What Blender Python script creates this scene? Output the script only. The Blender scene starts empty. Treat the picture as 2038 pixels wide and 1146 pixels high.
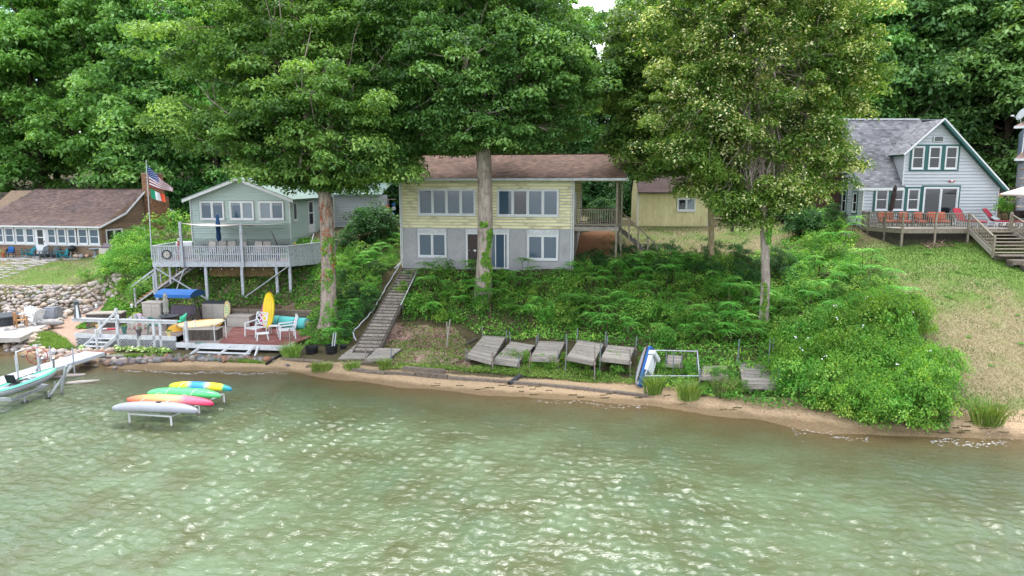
import bpy, math, random
import numpy as np
from mathutils import Vector, Matrix, noise as mnoise
PI = math.pi
S = bpy.context.scene
COL = S.collection
# ------------------------------------------------------------ camera
CF, CP, CH = 1359.0, math.radians(8.5), 9.3       # focal length in photo pixels, pitch down, height above the lake
cam = bpy.data.objects.new('camera', bpy.data.cameras.new('camera'))
COL.objects.link(cam)
cam.location = (0, 0, CH)
cam.rotation_euler = (PI/2 - CP, 0, 0)
cam.data.sensor_width = 36
cam.data.lens = 36*CF/2038
cam.data.clip_end = 2000
S.camera = cam
# ------------------------------------------------------------ light
SUN_EL, SUN_AZ = math.radians(65), math.radians(0)      # azimuth from +Y towards +X
sd = Vector((math.sin(SUN_AZ)*math.cos(SUN_EL), math.cos(SUN_AZ)*math.cos(SUN_EL), math.sin(SUN_EL)))
sun = bpy.data.objects.new('sun', bpy.data.lights.new('sun', 'SUN'))
COL.objects.link(sun)
sun.data.energy = 1.5
sun.data.angle = math.radians(24)
sun.data.color = (1.0, 0.98, 0.95)
sun.rotation_euler = sd.to_track_quat('Z', 'Y').to_euler()
S.view_settings.view_transform = 'Standard'
S.view_settings.look = 'None'
S.view_settings.exposure = 1.7
S.view_settings.gamma = 1.0
W = bpy.data.worlds.new('World'); S.world = W; W.use_nodes = True
nt = W.node_tree; nt.nodes.clear()
sky = nt.nodes.new('ShaderNodeTexSky'); sky.sky_type = 'NISHITA'; sky.sun_disc = False
sky.sun_elevation = SUN_EL; sky.sun_rotation = SUN_AZ; sky.air_density = 1.0; sky.dust_density = 1.2
tc = nt.nodes.new('ShaderNodeTexCoord')
mp = nt.nodes.new('ShaderNodeMapping'); mp.inputs['Scale'].default_value = (1, 1, 2.2); mp.inputs['Location'].default_value = (3.1, 1.7, .4)
cn = nt.nodes.new('ShaderNodeTexNoise'); cn.inputs['Scale'].default_value = 2.3; cn.inputs['Detail'].default_value = 7
cr = nt.nodes.new('ShaderNodeValToRGB'); cr.color_ramp.elements[0].position = .36; cr.color_ramp.elements[1].position = .56
mx = nt.nodes.new('ShaderNodeMix'); mx.data_type = 'RGBA'
mx.inputs['B'].default_value = (11.5, 11.9, 12.6, 1)                         # bright broken cloud
bg = nt.nodes.new('ShaderNodeBackground'); bg.inputs['Strength'].default_value = .095
out = nt.nodes.new('ShaderNodeOutputWorld')
L = nt.links.new
L(tc.outputs['Generated'], mp.inputs['Vector']); L(mp.outputs[0], cn.inputs['Vector']); L(cn.outputs['Fac'], cr.inputs[0])
L(cr.outputs[0], mx.inputs['Factor']); L(sky.outputs[0], mx.inputs['A']); L(mx.outputs['Result'], bg.inputs[0]); L(bg.outputs[0], out.inputs[0])
S.cycles.max_bounces = 6; S.cycles.diffuse_bounces = 3; S.cycles.glossy_bounces = 3; S.cycles.transparent_max_bounces = 8
S.cycles.transmission_bounces = 3
S.cycles.caustics_reflective = False; S.cycles.caustics_refractive = False

# ------------------------------------------------------------ geometry of the view used to lay out the place
def ray(px, py):
    u = (px-1019)/CF; v = (573-py)/CF
    return (u, math.cos(CP)+v*math.sin(CP), -math.sin(CP)+v*math.cos(CP))
def atY(px, py, Y):
    r = ray(px, py); t = Y/r[1]; return Vector((r[0]*t, Y, CH+r[2]*t))
def atZ(px, py, z):
    r = ray(px, py); t = (z-CH)/r[2]; return Vector((r[0]*t, r[1]*t, z))

# ------------------------------------------------------------ terrain
PROF = {
 -600: [(37.6,0),(38.4,.25),(39.4,.75),(45.2,.8),(46.8,2.3),(54,3.4),(60,3.7)],
 0: [(37.2,0),(38.2,.2),(39.4,.75),(45.2,.8),(46.8,2.3),(48,2.4),(54,3.4),(60,3.75)],
 150: [(34.6,0),(35.4,.12),(36.1,.36),(43.6,.6),(45.2,.9),(46.8,2.35),(54,3.35),(62,4.2)],
 300: [(33.8,0),(34.6,.18),(35.4,.34),(42.6,.5),(43.0,1.25),(46,4.0),(50,5.0),(62,5.5)],
 550: [(33.6,0),(34.9,.18),(35.6,.3),(41.7,.5),(42,1.3),(46,4.2),(49,5.2),(62,6)],
 690: [(31.9,0),(33.6,.3),(37.6,.6),(43.6,3.7),(50,5.3),(62,6.6)],
 820: [(30.6,0),(32.3,.3),(36,.55),(38,.8),(43.6,3.9),(46,4.05),(50,5.0),(62,6.6)],
 1000: [(29.5,0),(32,.3),(36,.6),(38,.9),(42.6,3.9),(44.6,4.0),(50,5.5),(62,6.6)],
 1140: [(29.0,0),(31.6,.3),(34,.6),(38,1.6),(42.3,3.95),(44,4.3),(50,6.2),(62,6.8)],
 1280: [(28.3,0),(30.4,.3),(33,.7),(38,2.4),(43.5,4.8),(51,6.3),(62,6.9)],
 1500: [(26.5,0),(28.3,.3),(32,1.0),(38,2.6),(44,5.0),(50,6.3),(62,6.9)],
 1700: [(24.8,0),(26.5,.4),(34,3.0),(42,5.8),(45,6.6),(62,7.2)],
 1900: [(24.4,0),(26,.35),(33,3.0),(41,5.9),(45,6.5),(62,7.2)],
 2600: [(23.4,0),(25.5,.3),(33,3.0),(40,5.7),(45,6.4),(62,7.2)],
}
KX = np.array(sorted(PROF)); KP = []
for k in KX:
    p = PROF[int(k)]; ys = p[0][0]
    KP.append(np.array([(-400,-6),(ys-14,-1.9),(ys-7,-.95),(ys-2.5,-.33)] + p + [(120, p[-1][1]+.22*(120-p[-1][0])), (400, p[-1][1]+12)]))
SHORE = np.array([PROF[int(k)][0][0] for k in KX])
def terr(x, y):
    x = np.asarray(x, float); y = np.asarray(y, float)
    u = 1019 + CF*x/np.maximum(y, 18)
    zk = np.stack([np.interp(y, p[:,0], p[:,1]) for p in KP])
    i = np.clip(np.searchsorted(KX, u)-1, 0, len(KX)-2)
    f = np.clip((u-KX[i])/(KX[i+1]-KX[i]), 0, 1)
    f = f*f*(3-2*f)
    a = np.take_along_axis(zk, i[None], 0)[0]; b = np.take_along_axis(zk, i[None]+1, 0)[0]
    return a*(1-f)+b*f
def th(x, y): return float(terr(np.array([x]), np.array([y]))[0])
def gts(P):
    """where the sight line of each (px,py) meets the ground"""
    P = np.asarray(P, float); u = (P[:,0]-1019)/CF; v = (573-P[:,1])/CF
    d = np.stack([u, math.cos(CP)+v*math.sin(CP), -math.sin(CP)+v*math.cos(CP)], 1)
    d /= d[:,1:2]
    res = np.full(len(P), np.nan)
    Y = np.arange(22, 110, .1)
    for y in Y:
        m = np.isnan(res)
        if not m.any(): break
        z = CH + d[:,2]*y
        g = terr(d[:,0]*y, np.full(len(P), y))
        res[m & (z <= g)] = y
    res = np.where(np.isnan(res), 110, res)
    return np.stack([d[:,0]*res, res, CH+d[:,2]*res], 1)
def gt(px, py):
    p = gts([(px, py)])[0]; return Vector((p[0], p[1], th(p[0], p[1])))
def inpoly(P, poly):
    P = np.asarray(P); c = np.zeros(len(P), bool); n = len(poly)
    for i in range(n):
        x1, y1 = poly[i]; x2, y2 = poly[(i+1) % n]
        cond = ((y1 > P[:,1]) != (y2 > P[:,1]))
        with np.errstate(divide='ignore', invalid='ignore'):
            xi = (x2-x1)*(P[:,1]-y1)/(y2-y1)+x1 if y2 != y1 else np.full(len(P), 1e9)
        c ^= cond & (P[:,0] < xi)
    return c

# ------------------------------------------------------------ materials
def lin(h):
    if not isinstance(h, str): return tuple(h)
    h = h.lstrip('#'); c = [int(h[i:i+2], 16)/255 for i in (0, 2, 4)]
    return tuple(x/12.92 if x <= .04045 else ((x+.055)/1.055)**2.4 for x in c)
def newmat(name):
    m = bpy.data.materials.new(name); m.use_nodes = True
    n = m.node_tree.nodes; b = n['Principled BSDF']
    return m, m.node_tree, n, m.node_tree.links.new, b
def mat(name, c1, c2=None, rough=.7, scale=6, stretch=(1,1,1), bump=.15, bscale=None, rnd=0, metal=0, spec=.4, tone=None, dist=.02, dirt=None, coat=0):
    """base colour wandering between c1 and c2, per-object variation rnd, optional per-vertex tone, bump"""
    m, t, n, Lk, b = newmat(name)
    c1 = lin(c1); c2 = lin(c2) if c2 is not None else tuple(x*.78 for x in c1)
    co = n.new('ShaderNodeTexCoord'); oi = n.new('ShaderNodeObjectInfo')
    va = n.new('ShaderNodeVectorMath'); va.operation = 'MULTIPLY_ADD'
    Lk(oi.outputs['Random'], va.inputs[0]); va.inputs[1].default_value = (37, 21, 13); Lk(co.outputs['Object'], va.inputs[2])
    mp = n.new('ShaderNodeMapping'); mp.inputs['Scale'].default_value = stretch; Lk(va.outputs[0], mp.inputs[0])
    ns = n.new('ShaderNodeTexNoise'); ns.inputs['Scale'].default_value = scale; ns.inputs['Detail'].default_value = 6; ns.inputs['Roughness'].default_value = .65
    Lk(mp.outputs[0], ns.inputs['Vector'])
    rp = n.new('ShaderNodeValToRGB'); rp.color_ramp.elements[0].position = .33; rp.color_ramp.elements[1].position = .67
    rp.color_ramp.elements[0].color = (*c1, 1); rp.color_ramp.elements[1].color = (*c2, 1)
    Lk(ns.outputs['Fac'], rp.inputs[0]); cur = rp.outputs[0]
    if dirt:
        dc, amt, ds = dirt
        n2 = n.new('ShaderNodeTexNoise'); n2.inputs['Scale'].default_value = ds; n2.inputs['Detail'].default_value = 5; Lk(va.outputs[0], n2.inputs['Vector'])
        r2 = n.new('ShaderNodeMapRange'); r2.inputs[1].default_value = .5; r2.inputs[2].default_value = .72; r2.inputs[4].default_value = amt
        Lk(n2.outputs['Fac'], r2.inputs[0])
        mm = n.new('ShaderNodeMix'); mm.data_type = 'RGBA'; Lk(r2.outputs[0], mm.inputs['Factor']); Lk(cur, mm.inputs['A']); mm.inputs['B'].default_value = (*lin(dc), 1); cur = mm.outputs['Result']
    if rnd or tone:
        hs = n.new('ShaderNodeHueSaturation'); Lk(cur, hs.inputs['Color'])
        if tone:
            at = n.new('ShaderNodeAttribute'); at.attribute_name = 'tone'; src = at.outputs['Fac']; k = tone
        else: src = oi.outputs['Random']; k = rnd
        mr = n.new('ShaderNodeMapRange'); mr.inputs[3].default_value = 1-k; mr.inputs[4].default_value = 1+k; Lk(src, mr.inputs[0]); Lk(mr.outputs[0], hs.inputs['Value'])
        cur = hs.outputs[0]
    Lk(cur, b.inputs['Base Color'])
    b.inputs['Roughness'].default_value = rough; b.inputs['Metallic'].default_value = metal; b.inputs['Specular IOR Level'].default_value = spec
    b.inputs['Coat Weight'].default_value = coat
    if bump:
        bp = n.new('ShaderNodeBump'); bp.inputs['Strength'].default_value = min(1, bump*2.5); bp.inputs['Distance'].default_value = dist
        if bscale:
            nb = n.new('ShaderNodeTexNoise'); nb.inputs['Scale'].default_value = bscale; nb.inputs['Detail'].default_value = 5; Lk(mp.outputs[0], nb.inputs['Vector']); Lk(nb.outputs['Fac'], bp.inputs['Height'])
        else: Lk(ns.outputs['Fac'], bp.inputs['Height'])
        Lk(bp.outputs[0], b.inputs['Normal'])
    return m
def ramp_mat(name, stops, rough=.8, attr=None, bump=.2, scale=9, trans=0, noise=.0, spec=.3, nscale=None, gain=1):
    """colour from a ramp driven by the object's random number or by the per-leaf tone attribute"""
    m, t, n, Lk, b = newmat(name)
    rp = n.new('ShaderNodeValToRGB'); e = rp.color_ramp.elements
    while len(e) < len(stops): e.new(.5)
    for k, (p, c) in enumerate(stops): e[k].position = p; e[k].color = (*[x*gain for x in lin(c)], 1)
    if attr:
        a = n.new('ShaderNodeAttribute'); a.attribute_name = attr; src = a.outputs['Fac']
    else: a = n.new('ShaderNodeObjectInfo'); src = a.outputs['Random']
    co = n.new('ShaderNodeTexCoord')
    ns = n.new('ShaderNodeTexNoise'); ns.inputs['Scale'].default_value = nscale or scale; ns.inputs['Detail'].default_value = 5; Lk(co.outputs['Object'], ns.inputs['Vector'])
    Lk(src, rp.inputs[0])
    cur = rp.outputs[0]
    if trans:
        ob = n.new('ShaderNodeObjectInfo'); h0 = n.new('ShaderNodeHueSaturation'); m0 = n.new('ShaderNodeMapRange'); m0.inputs[3].default_value = .84; m0.inputs[4].default_value = 1.18; Lk(ob.outputs['Random'], m0.inputs[0]); Lk(m0.outputs[0], h0.inputs['Value'])
        m3 = n.new('ShaderNodeMapRange'); m3.inputs[3].default_value = .488; m3.inputs[4].default_value = .507; Lk(ob.outputs['Random'], m3.inputs[0]); Lk(m3.outputs[0], h0.inputs['Hue']); Lk(cur, h0.inputs['Color']); cur = h0.outputs[0]
    if noise:
        hs = n.new('ShaderNodeHueSaturation'); mr = n.new('ShaderNodeMapRange'); mr.inputs[1].default_value = .3; mr.inputs[2].default_value = .7
        mr.inputs[3].default_value = 1-noise; mr.inputs[4].default_value = 1+noise; Lk(ns.outputs['Fac'], mr.inputs[0]); Lk(mr.outputs[0], hs.inputs['Value']); Lk(cur, hs.inputs['Color']); cur = hs.outputs[0]
    Lk(cur, b.inputs['Base Color']); b.inputs['Roughness'].default_value = rough; b.inputs['Specular IOR Level'].default_value = spec
    if bump:
        bp = n.new('ShaderNodeBump'); bp.inputs['Strength'].default_value = bump*2; bp.inputs['Distance'].default_value = .02; Lk(ns.outputs['Fac'], bp.inputs['Height']); Lk(bp.outputs[0], b.inputs['Normal'])
    if trans:
        tr = n.new('ShaderNodeBsdfTranslucent'); ms = n.new('ShaderNodeMixShader'); ms.inputs[0].default_value = trans
        bt = n.new('ShaderNodeMix'); bt.data_type = 'RGBA'; bt.blend_type = 'MULTIPLY'; bt.inputs['Factor'].default_value = 1; Lk(cur, bt.inputs['A']); bt.inputs['B'].default_value = (1.25, 1.25, .55, 1)
        Lk(bt.outputs['Result'], tr.inputs[0]); Lk(b.outputs[0], ms.inputs[1]); Lk(tr.outputs[0], ms.inputs[2]); Lk(ms.outputs[0], n['Material Output'].inputs[0])
    return m
M = {}
M['white'] = mat('white_paint', '#c6c8ca', '#aeb1b5', .55, 3, bump=.03, dirt=('#8c8a80', .45, 5))
M['whiteclean'] = mat('white_trim', '#cdced0', '#bfc1c3', .5, 3, bump=.02)
M['vinyl'] = mat('white_plastic', '#cfd1d3', '#c2c4c7', .4, 2, bump=.0)
M['greywhite'] = mat('weathered_white_paint', '#b2b6bc', '#9a9fa7', .65, 5, stretch=(3,3,.6), bump=.06, dirt=('#77756e', .6, 6), rnd=.06)
M['yellow'] = mat('yellow_siding', '#e0d9b0', '#d3cca2', .6, 2, stretch=(.5,1,3), bump=.03, dirt=('#8f8660', .75, 1.3), rnd=.08)
M['yellow2'] = mat('yellow_board', '#d0c79a', '#c0b688', .65, 3, stretch=(3,3,.4), bump=.05, dirt=('#8f8660', .4, 2), rnd=.06)
M['block'] = mat('grey_painted_block', '#a5a5a7', '#9b9b9d', .75, 2.2, bump=.05, bscale=40, dirt=('#7d7d7c', .4, 1.2))
M['green'] = mat('mint_siding', '#a3b3ae', '#98a8a3', .6, 2, stretch=(.5,1,3), bump=.02, rnd=.03)
M['whites'] = mat('white_siding', '#b1b5b9', '#a4a9af', .6, 2, stretch=(.4,1,4), bump=.03, dirt=('#9a9a98', .3, 1.4), rnd=.03)
M['pale'] = mat('pale_green_wall', '#b6cbbf', '#a9bfb2', .7, 3)
M['teal'] = mat('teal_trim', '#1f5a56', '#184a48', .55, 5, bump=.02)
M['log'] = mat('brown_log', '#86705b', '#655343', .75, 5, stretch=(.4,1,3), bump=.12, rnd=.15)
M['bluesiding'] = mat('slate_blue_siding', '#5f6e80', '#566475', .65, 3, rnd=.04)
M['tan'] = mat('tan_plastic', '#a59d97', '#958d88', .6, 3, bump=.02)
M['tanl'] = mat('tan_plastic_light', '#b3ada4', '#a49e96', .6, 3, bump=.02)
M['wood'] = mat('weathered_wood', '#a09990', '#79726b', .85, 5, stretch=(.5,5,5), bump=.2, rnd=.22, dirt=('#4f4a44', .35, 5))
M['woody'] = mat('weathered_wood_lengthwise', '#93897a', '#6a6155', .85, 5, stretch=(5,5,.7), bump=.2, rnd=.18, dirt=('#4c4a35', .5, 4))
M['darkwood'] = mat('dark_weathered_wood', '#5b544e', '#3b3632', .85, 4, stretch=(3,3,.6), bump=.2, rnd=.2)
M['deckwood'] = mat('grey_deck_wood', '#8f8480', '#6f625c', .8, 4, stretch=(.6,4,4), bump=.15, rnd=.18, dirt=('#564039', .5, 1.5))
M['reddeck'] = mat('worn_red_deck_paint', '#7d4742', '#6a3a38', .7, 3, stretch=(.6,4,4), bump=.1, rnd=.1, dirt=('#93857c', .7, 1.2))
M['redwood'] = mat('red_fascia', '#5f3330', '#4c2927', .7, 4)
M['tread'] = mat('new_wood_tread', '#b08f66', '#96764f', .75, 5, bump=.08, rnd=.12)
M['timber'] = mat('old_timber', '#7c7267', '#54493f', .9, 5, stretch=(1,3,3), bump=.3, rnd=.2)
M['stepm'] = mat('old_step', '#9a9188', '#6d645b', .9, 7, bump=.35, rnd=.18, dirt=('#3c3a2c', .7, 5))
M['galv'] = mat('galvanised_pipe', '#8d949c', '#747b84', .45, 12, bump=.02, metal=.6)
M['alu'] = mat('aluminium', '#b9bdc2', '#a5a9ae', .4, 8, bump=.01, metal=.5)
M['black'] = mat('black_plastic', '#16181b', '#101214', .5, 6, bump=.02)
M['dark'] = mat('dark_metal', '#23262b', '#1b1d21', .5, 6, bump=.02)
M['darkgrey'] = mat('dark_grey', '#3c4149', '#32363d', .6, 6, bump=.03)
M['blue'] = mat('blue_canvas', '#1f5c9c', '#1b5291', .75, 3, bump=.05)
M['navy'] = mat('navy_canvas', '#1d4a74', '#173b60', .8, 4, bump=.08)
M['brownf'] = mat('brown_canvas', '#3a2e2a', '#2c2321', .85, 5, bump=.08)
M['beigef'] = mat('beige_canvas', '#c9c2b4', '#bdb5a6', .8, 3, bump=.05)
M['stripef'] = mat('grey_canvas', '#a4a298', '#7d7b73', .85, 5, stretch=(1,1,8), bump=.1)
M['sail'] = mat('sailcloth', '#ddd3cc', '#d0c6be', .7, 2, bump=.03)
M['mauve'] = mat('mauve_sling', '#5f5460', '#544a55', .8, 4, bump=.04)
M['orange'] = mat('orange_cushion', '#b4553f', '#a34a37', .8, 4, bump=.08)
M['red'] = mat('red_cushion', '#ab3344', '#992c3c', .8, 4, bump=.06)
M['lime'] = mat('lime_cushion', '#8fa02f', '#7f9028', .8, 4, bump=.06)
M['pink'] = mat('magenta_plastic', '#cf3aa0', '#c03493', .5, 3, bump=.02)
M['pinkc'] = mat('pink_cloth', '#b06a9c', '#c4a6bd', .8, 4, bump=.05)
M['kyellow'] = mat('yellow_plastic', '#e0c41c', '#d1b216', .4, 2, bump=.02, coat=.2)
M['kgreen'] = mat('green_plastic', '#3fbf63', '#58c97a', .4, 2, bump=.02, coat=.2)
M['kteal'] = mat('seafoam_plastic', '#3fb58c', '#55c29c', .45, 2, bump=.02)
M['kgrey'] = mat('pale_grey_hull', '#93959c', '#84868e', .45, 2, bump=.02, dirt=('#8f9097', .4, 2))
M['tealmat'] = mat('teal_foam', '#56b3b0', '#4aa5a2', .7, 3, bump=.04)
M['cream'] = mat('cream_foam', '#e2cf9f', '#d3be8d', .7, 3)
M['sup'] = mat('orange_yellow_board', '#dba93c', '#d09a30', .5, 2, bump=.01)
M['suppale'] = mat('pale_wood_board', '#d8bb96', '#cdae88', .5, 2, bump=.01)
M['chairteal'] = mat('teal_paint', '#1d7f8c', '#196f7b', .6, 4, bump=.02)
M['chairgrey'] = mat('slate_paint', '#4b5458', '#3f474b', .6, 4, bump=.02)
M['chairgreen'] = mat('green_resin', '#4f7f78', '#44716b', .5, 4, bump=.02)
M['teak'] = mat('teak', '#a87c50', '#8f6540', .7, 5, stretch=(1,1,.4), bump=.08)
M['charcoal'] = mat('charcoal_shell', '#3b3f44', '#2d3034', .8, 6, bump=.08)
M['terracotta'] = mat('terracotta', '#b5694a', '#9d583c', .8, 6)
M['cutstone'] = mat('cut_grey_stone', '#8f939b', '#6f737b', .85, 6, bump=.3)
M['rust'] = mat('rusty_pipe', '#6e4a35', '#8d8d8c', .7, 14, bump=.1)
M['bark'] = mat('grey_bark', '#b3a69c', '#7a6e66', .95, 3.2, stretch=(2.2,2.2,.45), bump=.4, bscale=7, dist=.08, dirt=('#3a332d', .5, 2.4))
M['barklight'] = mat('pale_shaggy_bark', '#b0a296', '#786b60', .95, 3.4, stretch=(2.6,2.6,.4), bump=.4, bscale=6, dist=.1, dirt=('#4a4038', .6, 3))
M['barkdark'] = mat('dark_bark', '#55493f', '#332b25', .95, 3.2, stretch=(2.2,2.2,.45), bump=.4, bscale=7, dist=.08)
M['barktan'] = mat('smooth_tan_bark', '#9a8b6c', '#6f6249', .9, 3, stretch=(1.5,1.5,.7), bump=.2, bscale=7)
M['twig'] = mat('grey_twig', '#9a938c', '#7b746d', .9, 5)
M['stem'] = mat('green_brown_stem', '#5d5a3a', '#4a442e', .9, 5)
M['slab'] = mat('patio_slab', '#a8a39e', '#8f8a86', .85, 2.5, bump=.12, rnd=.1)
M['door'] = mat('dark_brown_door', '#2b1a16', '#23140f', .45, 4, bump=.02)
M['flagwhite'] = mat('flag_white', '#d9d9de', '#cfcfd6', .8, 3, bump=0)
M['flagred'] = mat('flag_red', '#8f2638', '#84202f', .8, 3, bump=0)
M['flagblue'] = mat('flag_blue', '#1f3f86', '#1b3878', .8, 3, bump=0)
M['flaggreen'] = mat('flag_green', '#1f8f6b', '#1b8261', .8, 3, bump=0)
M['flagorange'] = mat('flag_orange_red', '#cf3d28', '#d8603a', .8, 3, bump=0)
M['rosewhite'] = mat('white_blossom', '#d9d9dc', '#cfcfd4', .8, 3, bump=0)
M['flower'] = ramp_mat('flower', [(0, '#d0307a'), (.4, '#d04a2a'), (.7, '#b02a90'), (1, '#e0b040')], attr='tone', bump=0)
M['shingle'] = mat('brown_shingle', '#866a5f', '#6c544b', .9, 1.6, bump=.2, bscale=60, tone=.45, dirt=('#5a4c46', .3, .7))
M['shinglebrown'] = mat('weathered_brown_shingle', '#6f5b54', '#584843', .9, 1.2, bump=.2, bscale=60, tone=.4, dirt=('#4d464b', .4, .5))
M['shinglegrey'] = mat('grey_shingle', '#77777b', '#606064', .9, 1.2, bump=.2, bscale=60, tone=.45)
M['shingledark'] = mat('dark_shingle', '#54433f', '#453735', .9, 1.2, bump=.2, bscale=60, tone=.2)
M['shingletan'] = mat('tan_shingle', '#877068', '#6f5c56', .9, 1.2, bump=.2, bscale=60, tone=.2)
M['metalroof'] = mat('pale_metal_roof', '#7f918c', '#728480', .5, 3)
M['brick'] = mat('brick', '#8f6a50', '#75543f', .9, 3, bump=.15, bscale=20, tone=.35)
M['brickdark'] = mat('dark_red_brick', '#5a3a33', '#44302b', .9, 3, bump=.15, bscale=20, tone=.3)
M['mortar'] = mat('mortar', '#8c8178', '#7a7068', .95, 5)
M['stone'] = ramp_mat('field_stone', [(0, '#8c8b8f'), (.18, '#a99a8c'), (.36, '#b6a08c'), (.5, '#9c938c'), (.62, '#b08a72'), (.78, '#7d7f86'), (.9, '#c2b5a8'), (1, '#9f6e52')], .85, bump=.3, scale=7, noise=.25)
M['stonepale'] = ramp_mat('pale_field_stone', [(0, '#8f8d8c'), (.2, '#a0958c'), (.4, '#95877c'), (.55, '#aaa49e'), (.7, '#8f837a'), (.85, '#a3907f'), (1, '#7b7b80')], .85, bump=.3, scale=7, noise=.22)
M['stoneface'] = ramp_mat('ledge_stone', [(0, '#8c8076'), (.5, '#a0938a'), (1, '#75695f')], .85, bump=.3, scale=7, noise=.2)
M['wetstone'] = ramp_mat('dark_lake_stone', [(0, '#4a4d55'), (.3, '#6f655f'), (.5, '#87604a'), (.7, '#5c6068'), (.85, '#8f8780'), (1, '#77706c')], .7, bump=.3, scale=7, noise=.25)
LEAF = [(0, '#2c4420'), (.35, '#496832'), (.65, '#648342'), (.9, '#859f57'), (1, '#9fb068')]
M['maple'] = ramp_mat('maple_leaf', LEAF, .5, attr='tone', bump=0, trans=.45, gain=1.4)
M['maple2'] = ramp_mat('cool_maple_leaf', [(0, '#2a4624'), (.35, '#426836'), (.65, '#5a8248'), (.9, '#7a9f5e'), (1, '#93b374')], .5, attr='tone', bump=0, trans=.45, gain=1.75)
M['linden'] = ramp_mat('linden_leaf', [(0, '#30491f'), (.4, '#506f30'), (.75, '#6f8c40'), (.88, '#8fa058'), (.9, '#c6c594'), (1, '#dcd9b0')], .5, attr='tone', bump=0, trans=.45, gain=1.3)
M['wood1'] = ramp_mat('forest_leaf', [(0, '#2c4426'), (.4, '#496a3a'), (.75, '#66874f'), (1, '#8fa873')], .55, attr='tone', bump=0, trans=.45, gain=2.2)
M['wood2'] = ramp_mat('forest_leaf_cool', [(0, '#2a4528'), (.4, '#46673c'), (.75, '#608251'), (1, '#86a270')], .55, attr='tone', bump=0, trans=.42, gain=2.0)
M['sycamore'] = ramp_mat('pale_forest_leaf', [(0, '#2c4a22'), (.4, '#4a7338'), (.75, '#6b9452'), (1, '#9dba86')], .55, attr='tone', bump=0, trans=.45, gain=2.1)
M['sumac'] = ramp_mat('sumac_leaf', [(0, '#305a22'), (.4, '#4a7f35'), (.8, '#6a9c4a'), (1, '#90b566')], .5, attr='tone', bump=0, trans=.4, gain=1.7)
M['bush'] = ramp_mat('bush_leaf', [(0, '#2c541d'), (.4, '#44742a'), (.8, '#6a9040'), (1, '#94a850')], .55, attr='tone', bump=0, trans=.4, gain=1.65)
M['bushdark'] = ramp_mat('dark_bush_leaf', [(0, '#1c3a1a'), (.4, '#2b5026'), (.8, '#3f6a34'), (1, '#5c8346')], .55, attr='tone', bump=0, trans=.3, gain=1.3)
M['rose'] = ramp_mat('rose_leaf', [(0, '#34591f'), (.4, '#517c2c'), (.75, '#70933a'), (.95, '#97a650'), (1, '#a98b58')], .55, attr='tone', bump=0, trans=.4, gain=1.5)
M['litter'] = ramp_mat('leaf_litter', [(0, '#5c4438'), (.4, '#8c6f60'), (.7, '#a98d7e'), (1, '#bfa99c')], .9, attr='tone', bump=0)
M['grassm'] = ramp_mat('grass_blade', [(0, '#3f5c20'), (.35, '#527032'), (.6, '#72764c'), (.8, '#8a8063'), (1, '#9a8c76')], .7, attr='tone', bump=0, trans=.25)
M['lush'] = ramp_mat('lush_grass', [(0, '#3f5f24'), (.5, '#5f8034'), (1, '#8c9a55')], .6, attr='tone', bump=0, trans=.3, gain=1.25)
M['hosta'] = ramp_mat('hosta_leaf', [(0, '#4a7a2c'), (.5, '#7f9f45'), (.8, '#c0c890'), (1, '#d8dcb8')], .5, attr='tone', bump=0, trans=.2, gain=1.3)
M['vine'] = ramp_mat('vine_leaf', [(0, '#3a6a1f'), (.6, '#5d8c2c'), (1, '#87a53c')], .5, attr='tone', bump=0, trans=.3, gain=1.2)
M['rustvine'] = ramp_mat('rusty_vine_leaf', [(0, '#7a4326'), (.6, '#a05a30'), (1, '#b97744')], .8, attr='tone', bump=0)
M['weed'] = mat('dark_lake_weed', '#4a4a22', '#2f3018', .9, 8)
def glassmat(name, base, rough=.04, spec=.5):
    m, t, n, Lk, b = newmat(name)
    b.inputs['Base Color'].default_value = (*lin(base), 1); b.inputs['Roughness'].default_value = rough; b.inputs['Specular IOR Level'].default_value = spec
    b.inputs['IOR'].default_value = 1.5
    co = n.new('ShaderNodeTexCoord'); ns = n.new('ShaderNodeTexNoise'); ns.inputs['Scale'].default_value = 1.3; Lk(co.outputs['Object'], ns.inputs[0])
    bp = n.new('ShaderNodeBump'); bp.inputs['Strength'].default_value = .08; bp.inputs['Distance'].default_value = .02; Lk(ns.outputs['Fac'], bp.inputs['Height']); Lk(bp.outputs[0], b.inputs['Normal'])
    return m
M['glass'] = glassmat('window_glass', '#3f5262')
M['glassd'] = glassmat('dark_window_glass', '#1c2228')
M['glasslight'] = glassmat('curtained_window_glass', '#6b7882')
M['curtain'] = mat('curtain', '#9aa0a6', '#8a9098', .8, 4, stretch=(12,1,.3))

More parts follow.
